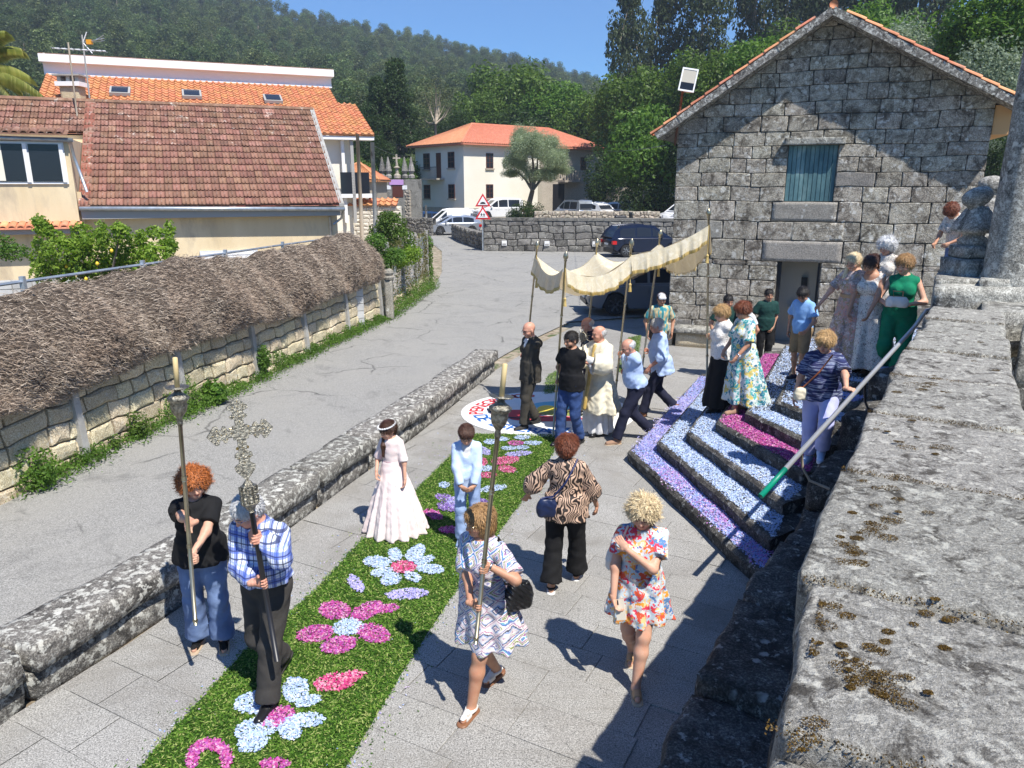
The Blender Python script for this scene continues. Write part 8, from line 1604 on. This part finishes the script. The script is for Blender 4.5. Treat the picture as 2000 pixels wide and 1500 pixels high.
 MB().box((Lc / 2 - .05, -.55, .30), (Lc / 2 + .012, .55, .44)).box((Lc / 2 - .05, -.4, .55), (Lc / 2 + .008, .4, .66)).build('grille', M['black_paint'], r); MB().box((-Lc / 2 - .015, -.26, .62), (-Lc / 2 + .02, .26, .73)).box((Lc / 2 - .02, -.26, .46), (Lc / 2 + .018, .26, .57)).build('number_plate', M['plate'], r)
 MB().box((-Lc / 2 + .1, -Wc / 2 + .2, .2), (Lc / 2 - .1, Wc / 2 - .2, .5)).build('underside', M['black_paint'], r); return r
navy = paint('navy_paint', (.010, .014, .035)); white = paint('white_car_paint', (.72, .72, .72), 0); silver = paint('silver_paint', (.42, .45, .50), .5); grey = paint('grey_paint', (.20, .21, .23), .3); blue = paint('blue_car_paint', (.02, .06, .16)); dred = paint('dark_maroon_paint', (.06, .012, .015))
car('suv', (7.35, 42.2, 0), R(14), navy, 'navy blue SUV parked by the road wall, tail lamp facing the camera')
car('sedan', (4.3, 23.1, 0), R(184), grey, 'dark grey car behind the canopy beside the granite house', 1.0)
car('sedan', (-4.65, 60.6, 0), R(196), silver, 'silver hatchback seen from its front left behind the rubble wing wall'); car('van', (-5.4, 65.2, 0), R(200), white, 'white panel van behind the silver hatchback'); car('sedan', (-8.0, 68.5, 0), R(205), blue, 'dark blue car peeking out left of the white van')
car('mpv', (-1.2, 64.8, 1.0), R(200), white, 'small white van parked beside the bush under the olive tree')
car('mpv', (4.9, 61.5, 1.0), R(120), silver, 'leftmost pale car in the row behind the pale rubble wall', .95); car('sedan', (6.2, 61.5, 1.0), R(130), white, 'white hatchback, second in the row behind the pale rubble wall'); car('sedan', (8.5, 61.8, 1.0), R(140), silver, 'silver car, third in the row behind the pale rubble wall'); car('suv', (11.0, 61, 1.0), R(148), dred, 'dark maroon car with bright tail lamps at the right end of the row')
car('sedan', (11.6, 49, .95), R(188), white, 'white car nose poking out behind the granite house corner'); car('van', (12.6, 54.5, 1.0), R(190), white, 'tall white van behind the white car nose at the granite house')
mt_ = empty('motorbike', GY(1222, 428, 50), label='black scooter parked between the pale rubble wall and the white car', cat='motorbike'); p = mt_.location; mt_.location.z = 1.0; T_ = Matrix.Translation((p.x, p.y, 1.0)) @ Matrix.Rotation(R(20), 4, 'Z')
for x in (-.6, .65): MB().lathe([(.15, -.05), (.27, -.06), (.3, 0), (.27, .06), (.15, .05)], T_ @ Matrix.Translation((x, 0, .3)) @ Matrix.Rotation(R(90), 4, 'X'), 14).build('wheel', M['tyre'], mt_, True)
f = Field(.035); f.cap((-.7, 0, .75), (-.1, 0, .72), .14, .16, .05); f.cap((-.6, 0, .5), (.0, 0, .35), .17, .14, .06); f.cap((.0, 0, .32), (.45, 0, .35), .13, .12, .05); f.cap((.45, 0, .4), (.35, 0, 1.0), .15, .12, .05); v, q = f.mesh(); v = np.array([tuple(T_ @ Vector(x)) for x in v]); add('body', v, q, M['black_paint'], mt_, True, smooth=True)
MB().tube([T_ @ Vector((.35, -.32, 1.1)), T_ @ Vector((.38, 0, 1.05)), T_ @ Vector((.35, .32, 1.1))], .025, 6).build('handlebar', M['black_paint'], mt_, True); MB().lathe([(.02, -.02), (.09, 0), (.02, .03)], T_ @ Matrix.Translation((.55, 0, .95)) @ Matrix.Rotation(R(70), 4, 'Y'), 10).build('headlight', M['headlamp'], mt_, True)
# ================================================================ flower carpet
CL = [(230, 1560), (280, 1490), (480, 1270), (620, 1150), (700, 1062), (760, 1010), (870, 900), (925, 848)]; CRr = [(650, 1560), (680, 1490), (800, 1290), (900, 1140), (1000, 1005), (1060, 925), (1095, 850)]
pg = [G(*q) for q in CL] + [G(*q) for q in reversed(CRr)]
v, q = scatter(pg, 9500, 0.001, .034, .28, .42, .020, .02); add('grass_carpet', v, [q], M['clippings'], label='long carpet of green clippings laid down the paved square', cat='carpet', kind='stuff')
b_ = [(p.x * 1.0, p.y, .0035) for p in pg]; cb = add('clippings_bed', b_, [tuple(range(len(b_)))], M['clippings'], label='matted layer of green clippings under the flower carpet', cat='carpet', kind='stuff'); triang(cb)
def el(cx, cy, rx, ry, rot=0, n=16, pt=0.0):
 a = R(rot); out = []
 for i in range(n):
  t = 2 * math.pi * i / n; x = rx * math.cos(t); y = ry * math.sin(t) * (1 - pt * abs(math.cos(t)) ** 3); out.append(G(cx + x * math.cos(a) - y * math.sin(a), cy + x * math.sin(a) + y * math.cos(a)))
 return out
def motif(label, patches, cat='flower motif', name='petal_flower'):
 c = G(patches[0][1], patches[0][2]); r = empty(name, (c.x, c.y, 0), label=label, cat=cat)
 for (m, cx, cy, rx, ry, rot) in patches:
  v, q = scatter(el(cx, cy, rx, ry, rot), 11000 if cy > 1000 else 8000, .018, .023 if cy > 1000 else .019, .75, .36, .013, .006); add('petal_patch', v, [q], M[m], r, True)
B_, P_, H_, V_, Mv = 'pet_blue', 'pet_pink', 'pet_hot', 'pet_violet', 'pet_mauve'
motif('large pale blue flower with magenta centre under the man\'s black shoe', [(P_, 543, 1404, 34, 18, -18), (B_, 497, 1378, 40, 21, -8), (B_, 578, 1352, 26, 24, -50), (B_, 602, 1374, 26, 10, -15), (B_, 594, 1412, 42, 14, -4), (B_, 566, 1430, 24, 20, 20), (B_, 500, 1428, 42, 21, -12), (B_, 494, 1455, 30, 18, -15)])
motif('hot pink leaf shape on the carpet right of the black shoe', [(H_, 655, 1337, 42, 17, -8), (H_, 688, 1325, 28, 9, -14)])
motif('magenta flower with pale blue centre on the carpet', [(B_, 680, 1229, 30, 16, -5), (P_, 655, 1196, 31, 18, 5), (P_, 716, 1197, 34, 15, -24), (P_, 754, 1193, 26, 8, -8), (P_, 617, 1242, 36, 17, -10), (P_, 730, 1241, 32, 18, 14), (P_, 662, 1264, 36, 16, -12)])
motif('pale blue eight-petalled flower with pink centre below the white dress', [(H_, 787, 1111, 25, 12, 0), (B_, 736, 1101, 27, 11, 3), (B_, 772, 1087, 14, 12, 30), (B_, 812, 1084, 22, 13, -38), (B_, 829, 1098, 20, 7, -15), (B_, 840, 1115, 28, 9, 4), (B_, 806, 1130, 17, 9, 20), (B_, 764, 1135, 20, 12, -12), (B_, 746, 1121, 21, 8, -10)])
motif('upright lilac oval petal left of the pale blue flower', [(Mv, 695, 1143, 21, 11, 48)], name='petal_leaf'); motif('flat lilac oval petal right below the pale blue flower', [(Mv, 795, 1164, 42, 10, -4)], name='petal_leaf')
motif('dark magenta patch behind the man\'s trouser leg', [(P_, 524, 1308, 16, 20, 20)], name='petal_leaf')
motif('mauve ring of petals at the bottom edge of the carpet', [(P_, 410 + 34 * math.cos(R(a)), 1488 + 30 * math.sin(R(a)), 16, 11, a + 90) for a in range(175, 371, 24)]); motif('small mauve patch cut by the bottom edge of the photo', [(P_, 536, 1497, 30, 10, 0)], name='petal_leaf')
motif('violet flower with white heart behind the boy', [(Mv, 890, 985, 18, 12, 0), (V_, 868, 975, 18, 7, 10), (V_, 873, 993, 20, 9, 10), (V_, 938, 983, 14, 6, 0), (B_, 868, 950, 11, 6, 0)]); motif('pale blue leaf right of the boy\'s waist', [(B_, 963, 957, 28, 6, -8)], name='petal_leaf')
motif('pink leaf patches beside the boy\'s shoes', [(P_, 846, 1008, 20, 8, 22), (P_, 877, 1038, 20, 7, 0), (P_, 915, 1035, 14, 6, 0)], name='petal_leaf')
motif('hot pink flower right of the boy\'s shoulder', [(B_, 953, 918, 16, 6, 0), (H_, 987, 902, 28, 8, -6), (H_, 990, 919, 18, 7, 6), (H_, 943, 905, 9, 8, 0), (H_, 952, 931, 19, 6, 0)]); motif('pale blue flower with pink heart nearest the painted disc', [(P_, 1007, 868, 16, 5, 0), (B_, 958, 866, 13, 5, 0), (B_, 980, 860, 14, 4, 0), (B_, 1020, 857, 16, 4, 0), (B_, 1040, 868, 18, 4, 0), (B_, 993, 878, 15, 4, 0), (B_, 1020, 877, 13, 4, 0)])
motif('small lilac oval left of the flower nearest the disc', [(Mv, 945, 883, 15, 7, 25)], name='petal_leaf'); motif('thin lilac oval below the flower nearest the disc', [(Mv, 1013, 889, 26, 5, -4)], name='petal_leaf')
v, q = scatter([G(*p) for p in ((1062, 772), (1068, 735), (1092, 722), (1100, 765))] , 4500, .002, .03, .4, .45, .02, .02); add('grass_carpet', v, [q], M['clippings'], label='green clippings patch beyond the painted disc', cat='carpet', kind='stuff')
v, q = scatter([G(*p) for p in ((1205, 725), (1228, 660), (1252, 655), (1240, 740))] , 4500, .002, .03, .4, .45, .02, .02); add('grass_carpet', v, [q], M['clippings'], label='narrow green clippings strip behind the canopy bearers', cat='carpet', kind='stuff')
n = 1500; ed_ = rng.integers(0, len(CL), n); tt = rng.uniform(0, 1, n); Pq = []
for i_, t_ in zip(ed_, tt): A_ = CL if t_ < .5 else CRr; k_ = min(i_, len(A_) - 2); f_ = rng.uniform(); Pq.append(G(A_[k_][0] * (1 - f_) + A_[k_ + 1][0] * f_ + rng.normal() * 30, A_[k_][1] * (1 - f_) + A_[k_ + 1][1] * f_ + rng.normal() * 10, .006))
for m_, s_ in (('clippings', slice(0, 1000)), ('pet_mix', slice(1000, 1500))): V, Q = flakecloud(np.array([tuple(p) for p in Pq[s_]]), randn(len(Pq[s_]), 5), .024, .4); add('loose_petals', V, [Q], M[m_], label='stray clippings and petals scattered beside the carpet', cat='petals', kind='stuff')
# painted disc
dc = empty('painted_disc', (.62, 12.28, 0), label='round white painted panel with a coloured emblem and red and blue lettering', cat='disc'); DX, DY, DR = .62, 12.28, 1.50; DRY = 1.30
MB().lathe([(1, .001), (1, .010), (.0005, .010)], Matrix.Translation((DX, DY, 0)) @ Matrix.Diagonal((DR, DRY, 1, 1)), 56).build('panel', mat('painted_panel', [(.3, (.72, .72, .70)), (.7, (.80, .80, .79))], 4, 4), dc, True)
def flat(nm, pts, z, c): V = [(DX + x * DR, DY + y * DRY, z) for x, y in pts]; o = add(nm, V, [tuple(range(len(V)))], plain('poster_' + nm, c, .7), dc, True); triang(o)
def ellp(cx, cy, rx, ry, a0=0, a1=360, n=20): return [(cx + rx * math.cos(R(a)), cy + ry * math.sin(R(a))) for a in np.linspace(a0, a1, n, endpoint=a1 - a0 < 360)]
flat('blue_wave', ellp(.18, .30, .36, .20), .014, (.14, .46, .62)); flat('red_shape', ellp(-.36, -.08, .30, .17) , .0145, (.52, .04, .05)); flat('red_fold', ellp(-.02, -.30, .42, .12), .0150, (.50, .05, .06)); flat('yellow_shape', ellp(.0, .10, .12, .20), .0155, (.80, .62, .08)); flat('olive_shape', ellp(.22, -.06, .34, .12), .0160, (.26, .28, .06)); flat('orange_shape', ellp(.38, .08, .14, .12), .0165, (.72, .28, .05))
def arcband(nm, cx, cy, r, w, a0, a1, z, c): o_ = ellp(cx, cy, r, r, a0, a1, 16); i_ = ellp(cx, cy, r - w, r - w, a0, a1, 16)[::-1]; flat(nm, o_ + i_, z, c)
arcband('anchor', -.25, .15, .46, .035, 180, 300, .0175, (.01, .012, .03)); flat('anchor_bar', [(-.62, -.22), (-.55, -.22), (-.30, -.27), (-.31, -.31), (-.58, -.27)], .018, (.01, .012, .03))
def letters(txt, r, a0, step, z, c, flip):
 m = plain('lettering', c, .7)
 for i, chx in enumerate(txt):
  if chx == ' ': continue
  a = a0 + i * step; cu = bpy.data.curves.new('letter', 'FONT'); cu.body = chx; cu.size = .34; cu.offset = .006; cu.align_x = 'CENTER'; cu.align_y = 'CENTER'; cu.extrude = .001; cu.materials.append(m); o = bpy.data.objects.new('letter', cu); COL.objects.link(o); me = bpy.data.meshes.new_from_object(o.evaluated_get(bpy.context.evaluated_depsgraph_get())); bpy.data.objects.remove(o); o = bpy.data.objects.new('letter', me); COL.objects.link(o)
  o.parent = dc; o.matrix_parent_inverse = Matrix.Translation(-dc.location); o.location = (DX + r * DR * math.cos(R(a)), DY + r * DRY * math.sin(R(a)), z); o.rotation_euler = (0, 0, R(a - 90 if not flip else a + 90))
letters('PEREGRINOS', .82, 184, -9, .0135, (.50, .03, .04), False); letters('DE ESPERANZA', .80, 196, 8.6, .0135, (.02, .13, .42), True)
# ================================================================ canopy
def pbase(k): return POLE[k][0]
def ptop(k): return POLE[k][1]
brass = mat('dull_brass', [(.3, (.34, .30, .20)), (.7, (.50, .45, .32))], 8, 4, .32, metal=.85)
cp = empty('processional_canopy', (2.2, 11.8, 2.7), label='cream and gold brocade processional canopy carried on poles', cat='canopy')
t = NT('brocade'); c = t.co(); n = t.noise(c, 7, 4, .7, 2.0); col = t.ramp(n, [(.42, (.78, .70, .52)), (.50, (.70, .60, .40)), (.56, (.80, .73, .57))]); t.bump(t.noise(c, 9, 5), .35, .03); tr = t.n('BsdfTranslucent', {0: rgb((.70, .56, .34))}); t.out(col, .55, spec=.3); mx = t.n('MixShader', {0: .25, 1: t.b.outputs[0], 2: tr.outputs[0]}); t.t.links.new(mx.outputs[0], t.t.nodes['Material Output'].inputs[0]); M['brocade'] = t.m
Np = ['P1', 'P2', 'P3']; Qp = ['Q1', 'Q2', 'Q3']; q3 = ptop('Q3')
nu, nv = 48, 16
def near(s): k = min(int(s), 1); f = s - k; a, b_ = ptop(Np[k]), ptop(Np[k + 1]); p = a.lerp(b_, f); p = p.copy(); p.z -= .06 + (.21 if k == 0 else .08) * 4 * f * (1 - f) ; return p
def farp(s): k = min(int(s), 1); f = s - k; a, b_ = ptop(Qp[k]), ptop(Qp[k + 1]); p = a.lerp(b_, f); p = p.copy(); p.z -= .06 + (.30 if k == 0 else .22) * 4 * f * (1 - f); return p
V = []
for i in range(nu + 1):
 s = 2 * i / nu; a, b_ = near(s), farp(s)
 for j in range(nv + 1): f = j / nv; p = a.lerp(b_, f); p.z -= .34 * 4 * f * (1 - f) * (.75 + .25 * math.sin(s * 3)) + .012 * math.sin(j * 2.1 + i * .6) ; V.append(tuple(p))
Fs = [(i * (nv + 1) + j, (i + 1) * (nv + 1) + j, (i + 1) * (nv + 1) + j + 1, i * (nv + 1) + j + 1) for i in range(nu) for j in range(nv)]; add('canopy_top', V, Fs, M['brocade'], cp, True, smooth=True)
def val(path, out, dep, nm='valance'):
 n = len(path); V = []; m = 9
 for i, p in enumerate(path):
  d = (path[min(i + 1, n - 1)] - path[max(i - 1, 0)]); d.z = 0; d.normalize(); nr = Vector((d.y, -d.x, 0)) * out
  for j in range(m + 1): t = j / m; w = .022 * math.sin(i * .95 + .8 * math.sin(i * .37)) * t + .018 * math.sin(i * 2.1) * t; V.append(tuple(p + nr * (.03 + w + .05 * t) + Vector((0, 0, -dep(i / (n - 1)) * t)) + d * (.02 * math.sin(i * .7) * t)))
 add(nm, V, [(i * (m + 1) + j, (i + 1) * (m + 1) + j, (i + 1) * (m + 1) + j + 1, i * (m + 1) + j + 1) for i in range(n - 1) for j in range(m)], M['brocade'], cp, True, smooth=True)
 b = MB()
 for i in range(n - 1):
  a0, a1 = Vector(V[i * (m + 1) + m]), Vector(V[(i + 1) * (m + 1) + m])
  for k in range(4): p = a0.lerp(a1, k / 4); q = a0.lerp(a1, (k + .75) / 4); b.add([tuple(p + Vector((0, 0, .012))), tuple(q + Vector((0, 0, .012))), tuple(q + Vector((.004, -.004, -.036 - .006 * ((i + k) % 3)))), tuple(p + Vector((-.002,   .003, -.038)))], [(0, 1, 2, 3)])
 b.build('fringe', M['gold_cloth'], cp, True)
val([near(2 * i / 80) for i in range(81)], 1, lambda t: .22 + .02 * math.sin(t * 3.1) ** 2); val([farp(2 * i / 70) for i in range(71)][::-1], 1, lambda t: .30)
e0 = [ptop('Q1').lerp(ptop('P1'), f) - Vector((0, 0, .06 + .20 * 4 * f * (1 - f))) for f in np.linspace(0, 1, 26)]; val(e0, 1, lambda t: .24)
e1 = [ptop('P3').lerp(ptop('Q3'), f) - Vector((0, 0, .06 + .25 * 4 * f * (1 - f))) for f in np.linspace(0, 1, 22)]; val(e1, 1, lambda t: .34)
for i, (k, lbl) in enumerate((('P1', 'brass pole in the bearded man\'s hands'), ('P2', 'brass pole held by the bald man in pale blue'), ('P3', 'brass pole held by the woman in white lace'), ('Q1', 'brass pole held by the man in the olive suit'), ('Q2', 'brass pole behind the priest\'s monstrance'), ('Q3', 'brass pole by the grey-haired man in the loose blue shirt'))):
 a, b_ = POLE[k]; pr = empty('canopy_pole', a, label=lbl, cat='pole', group='poles carrying the canopy'); d = (b_ - a).normalized()
 m_ = MB(); m_.tube([a, b_ + d * .04], .0165, 10); 
 for f in (.28, .5, .72): c = a.lerp(b_, f); m_.tube([c - d * .022, c, c + d * .022], [.017, .024, .017], 10)
 m_.build('shaft', brass, pr, True, True); T_ = Matrix.Translation(b_ + d * .04) @ d.to_track_quat('Z', 'Y').to_matrix().to_4x4(); MB().lathe([(.012, 0), (.028, .01), (.018, .03), (.034, .045), (.038, .075), (.03, .11), (.014, .135), (.004, .15)], T_, 12).build('finial', brass, pr, True, True)
 tp = b_ - Vector((0, .03, .05)); MB().tube([tp, tp - Vector((0, .035, .42))], [.006, .006], 5).lathe([(.006, 0), (.022, -.02), (.018, -.05), (.028, -.13)], Matrix.Translation(tp - Vector((0, .035, .42))), 8).build('tassel', M['gold_cloth'], pr, True)
# ================================================================ carried staffs, cross, monstrance
silverm = mat('aged_silver', [(.3, (.10, .09, .07)), (.6, (.42, .39, .31))], 45, 4, .42, .6, 60, metal=.95); wax = plain('candle_wax', (.66, .50, .24), .5)
def staff(k, lbl):
 a, b_ = POLE[k]; d = (b_ - a).normalized(); L = (b_ - a).length; r = empty('candle_staff', a, label=lbl, cat='candle staff'); T_ = Matrix.Translation(b_) @ d.to_track_quat('Z', 'Y').to_matrix().to_4x4(); m_ = MB(); m_.tube([a, b_ - d * .12], .0155, 12)
 for f in (.02, .36, .37, .66, .67): c = a.lerp(b_, f); m_.tube([c - d * .012, c, c + d * .012], [.016, .021, .016], 12)
 m_.build('shaft', brass, r, True, True)
 MB().lathe([(.016, -.20), (.022, -.17), (.018, -.14), (.03, -.12), (.05, -.09), (.058, -.05), (.056, -.02), (.074, .0), (.076, .015), (.05, .035), (.028, .05), (.02, .07)], T_, 24).build('lantern', silverm, r, True, True); MB().lathe([(.02, .07), (.078, .085), (.082, .092), (.02, .086), (.014, .1)], T_, 24).build('drip_tray', silverm, r, True, True); MB().lathe([(.018, .09), (.0175, .30), (.012, .305), (.001, .306)], T_, 12).build('candle', wax, r, True, True)
staff('S1', 'candle staff with silver lantern held by the ginger-haired woman'); staff('S2', 'candle staff with silver lantern held by the blonde woman in the patterned dress')
a, b_ = POLE['S3']; d = (b_ - a).normalized(); xr = empty('processional_cross', a, label='tall ornate silver processional cross on a black staff', cat='cross'); zt_ = GY(461, 782, 4.82); up = (zt_ - b_).normalized(); f0 = on('S3', 1000)[0]
MB().tube([a, f0], .019, 12).build('black_staff', M['black_paint'], xr, True, True); MB().tube([f0, on('S3', 984)[0]], .02, 12).build('silver_shaft', silverm, xr, True, True)
b_ = on('S3', 985)[0]; up = (zt_ - b_).normalized(); T_ = Matrix.Translation(b_) @ up.to_track_quat('Z', 'Y').to_matrix().to_4x4(); sc_ = (zt_ - b_).length / .66
T_ = T_ @ Matrix.Scale(sc_, 4); TK = T_ @ Matrix.Diagonal((.64, .64, .60, 1))
m_ = MB(); m_.lathe([(.024, -.07), (.04, -.05), (.055, -.02), (.082, .0), (.085, .012), (.078, .02), (.078, .10), (.085, .105), (.085, .115), (.076, .12), (.076, .185), (.084, .19), (.084, .20), (.055, .215), (.03, .25), (.018, .262)], TK, 8); m_.build('knop', silverm, xr, True); m_ = MB()
for lv in (.02, .12):
 for k in range(8): an = math.pi / 4 * k + .39; m_.lathe([(.007, 0), (.005, .04), (.008, .085)], TK @ Matrix.Translation((.086 * math.cos(an), .086 * math.sin(an), lv - .01)), 6)
 for k in range(8): an = math.pi / 4 * k; m_.lathe([(.001, 0), (.018, .01), (.014, .03), (.016, .05), (.001, .068)], TK @ Matrix.Translation((.074 * math.cos(an), .074 * math.sin(an), lv)), 8)
m_.build('statuette_ring', silverm, xr, True)
goldm = plain('gilt', (.62, .44, .16), .25, .9)
def crossarm(pts, nm): return MB().prism(pts, -.009, .009, T_ @ Matrix.Translation((0, 0, .46)) @ Matrix.Rotation(R(90), 4, 'X')).build(nm, silverm, xr, True)
def armp(L, w, dr):    # fleury arm along +y, rotated by dr
 P0 = [(-w, .03), (-w, L * .38), (-w * 1.9, L * .42), (-w * 2.1, L * .50), (-w * 1.2, L * .56), (-w * 1.3, L * .62), (-w * 2.4, L * .68), (-w * 2.2, L * .78), (-w * 1.0, L * .90), (0, L), (w * 1.0, L * .90), (w * 2.2, L * .78), (w * 2.4, L * .68), (w * 1.3, L * .62), (w * 1.2, L * .56), (w * 2.1, L * .50), (w * 1.9, L * .42), (w, L * .38), (w, .03)]
 c_, s_ = math.cos(R(dr)), math.sin(R(dr)); return [(x * c_ - y * s_, x * s_ + y * c_) for x, y in P0]
for L, dr in ((.215, 0), (.20, 90), (.20, -90), (.31, 180)): crossarm(armp(L, .026, dr), 'cross_arm')
m_ = MB(); T2 = T_ @ Matrix.Translation((0, 0, .46)); m_.box((-.045, -.012, -.045), (.045, .012, .045), T2)
m_.build('cross_centre', silverm, xr, True); m_ = MB()
for L, dr in ((.215, 0), (.185, 90), (.185, -90), (.215, 180)):
 for f in (.12, .3, .46, .62, .74, .9):
  for w_ in ((0,) if f in (.12, .3, .62, .9) else (-.03, 0, .03)): x, y = (w_ * math.cos(R(dr)) - L * f * math.sin(R(dr)), w_ * math.sin(R(dr)) + L * f * math.cos(R(dr))); m_.lathe([(.001, -.016), (.009, -.006), (.011, 0), (.009, .006), (.001, .016)], T2 @ Matrix.Translation((x, -.004, y)) @ Matrix.Rotation(R(90), 4, 'X'), 7)
m_.build('gilt_boss', goldm, xr, True); f = Field(.007); f.cap((0, -.022, .035), (0, -.022, -.06), .011, .008); f.cap((-.06, -.02, .03), (0, -.022, .02), .006, .008); f.cap((.06, -.02, .03), (0, -.022, .02), .006, .008); f.ell((0, -.024, .05), (.011, .011, .013)); v, q = f.mesh(); v = np.array([tuple(T2 @ Vector(x)) for x in v]); add('crucifix_figure', v, q, goldm, xr, True, smooth=True)
# ================================================================ people, then the things they hold
PP = crew()
g = PP['priest']; c = g['w2'](g['T'](-.02, .37, .30)); mo = empty('monstrance', c, label='silver sunburst monstrance held up by the priest', cat='monstrance'); fdir = Vector(Rz(g['rz']) @ np.array([0, 1, 0.])); T_ = Matrix.Translation(c) @ Matrix.Rotation(g['rz'], 4, 'Z')
MB().lathe([(.09, 0), (.085, .02), (.03, .05), (.018, .10), (.035, .14), (.018, .17), (.015, .25)], T_, 14).build('base', silverm, mo, True, True); m_ = MB(); T3 = T_ @ Matrix.Translation((0, 0, .36)) @ Matrix.Rotation(R(90), 4, 'X'); m_.lathe([(.02, -.015), (.07, -.015), (.075, 0), (.07, .015), (.02, .015)], T3, 20)
for k in range(20): an = 2 * math.pi * k / 20; L = .17 if k % 2 else .13; m_.add([tuple(T3 @ Vector((math.cos(an + e_) * r_, math.sin(an + e_) * r_, z_))) for e_, r_, z_ in ((-.12, .07, .004), (.12, .07, .004), (0, L, 0), (0, .07, -.01))], [(0, 1, 2), (0, 2, 3), (1, 3, 2)])
m_.build('sunburst', silverm, mo, True)
def bag(lbl, pos, sx, sy, sz, m, strap, mstrap, rz=0, nm='handbag', rough_=.0):
 r = empty(nm, pos, rz, label=lbl, cat='bag'); f = Field(.0085); f.ell((0, 0, 0), (sx, sy, sz * .9), None, .03); 
 for sg in (-1, 1): f.cap((sg * sx * .55, 0, -sz * .55), (sg * sx * .4, 0, sz * .5), sy * .85, sy * .6, .05)
 v, q = f.mesh(wrinkle=.0025, wscale=1.6, planes=[((0, 0, sz * .8), (0, 0, 1)), ((0, 0, -sz * .85), (0, 0, -1))]); add('bag_body', v, q, m, r, smooth=True)
 MB().tube([(-sx * .7, 0, sz * .78), (0, 0, sz * .84), (sx * .7, 0, sz * .78)], .006, 6).build('zip', mstrap, r)
 if strap: MB().tube([Vector(p) - Vector(pos) if True else p for p in strap], .009, 7).build('strap', mstrap, r, smooth=True).rotation_euler = (0, 0, -rz)
 return r
def W(k, x, y, z): return PP[k]['w2'](PP[k]['T'](x, y, z))
quilt = None
t = NT('quilted_black'); c_ = t.co(rot=(.0, .78, 0)); w1 = t.n('TexWave', {'Vector': c_, 'Scale': 9}).outputs[1]; t.bump(w1, .8, .02); t.out(rgb((.012, .012, .013)), .28); M['quilt'] = t.m
p = W('blond', -.26, -.10, .06); bag('black quilted bag hanging behind the blonde woman\'s elbow', p, .11, .055, .13, M['quilt'], [p + Vector((-.07, 0, .11)), W('blond', -.17, -.12, .35), W('blond', -.14, -.02, .545), W('blond', -.18, .07, .42), W('blond', -.22, .02, .2), p + Vector((.06, 0, .11))], M['black_leather'], .4)
p = W('swirl', -.17, -.17, .06); bag('navy shoulder bag at the hip of the woman in the swirl blouse', p, .10, .045, .11, plain('navy_leather', (.012, .022, .07), .4), [p + Vector((-.05, 0, .09)), W('swirl', -.10, -.205, .2), W('swirl', .02, -.20, .36), W('swirl', .10, -.11, .52), W('swirl', .11, .0, .535)], plain('navy_strap', (.01, .02, .09), .5), .1)
p = W('floral', .20, .02, .22); bag('pale beige bag under the arm of the floral-dress woman', p, .07, .035, .11, M['white_leather'], [p + Vector((0, 0, .1)), W('floral', .17, .10, .40), W('floral', .12, .02, .53)], M['white_leather'], .2)
p = W('striped', .20, .13, .02); bag('cream shoulder bag on an orange strap at the striped woman\'s hip', p, .09, .04, .09, M['cream'], [p + Vector((0, 0, .07)), W('striped', .13, .15, .18), W('striped', .02, .17, .33), W('striped', -.09, .08, .52)], M['orange_strap'], .2)
p = W('green', .02, .26, .20); bag('cream and tan handbag clutched by the woman in green', p, .13, .06, .08, M['white_leather'], [p + Vector((-.05, 0, .05)), p + Vector((-.08, -.02, .14)), p + Vector((.05, -.02, .13)), p + Vector((.06, 0, .05))], M['tan_leather'], PP['green']['rz'])
g = PP['floral']; i = 1; w_ = g['wrist'][i] + g['hd'][i] * .09 + g['hn'][i] * .025; c = g['w2'](w_); ph = empty('mobile_phone', c, label='pale gold mobile phone in the floral-dress woman\'s hand', cat='phone'); T_ = Matrix.Translation(c) @ Matrix.Rotation(R(-25), 4, 'Z') @ Matrix.Rotation(R(-20), 4, 'Y') @ Matrix.Rotation(R(-25), 4, 'X')
MB().box((-.037, -.004, -.075), (.037, .004, .075), T_).build('phone_body', plain('phone_back', (.66, .60, .48), .25), ph, True); MB().box((-.032, -.0065, .035), (-.006, -.0041, .07), T_).build('camera_bump', M['black_paint'], ph, True)
for k, i, m in (('plaid', 0, 'watch_steel'), ('blond', 0, 'watch_steel'), ('teal', 0, 'watch_steel')):
 g = PP[k]; e_, w_ = g['elbow'][i], g['wrist'][i]; d = Vector(unit(w_ - e_)); c = Vector(w_) - d * .035; q = d.to_track_quat('Z', 'Y').to_matrix().to_4x4(); MB().lathe([(.030, -.009), (.034, 0), (.030, .009), (.026, .009), (.026, -.009)], Matrix.Translation(c) @ q, 16).build('watch_strap', M[m], g['root'], smooth=True); MB().lathe([(.001, .002), (.016, .002), (.016, -.002), (.001, -.002)], Matrix.Translation(c + Vector((0, -.0, .0)) + (Vector(g['hn'][i]) * -.034)) @ (Vector(g['hn'][i]).to_track_quat('Z', 'Y').to_matrix().to_4x4()), 14).build('watch_face', M['white_paint'], g['root'])
print('objects', len(bpy.data.objects))
# haze between here and the far hill
hz = NT('air'); hz.t.nodes.remove(hz.b); pv = hz.t.nodes.new('ShaderNodeVolumePrincipled'); pv.inputs['Color'].default_value = (.72, .84, 1, 1); pv.inputs['Density'].default_value = .0005; pv.inputs['Anisotropy'].default_value = .1
hz.t.links.new(pv.outputs[0], hz.t.nodes['Material Output'].inputs['Volume']); MB().box((-920, -70, -1.3), (920, 720, 175)).build('haze', hz.m, kind='stuff')
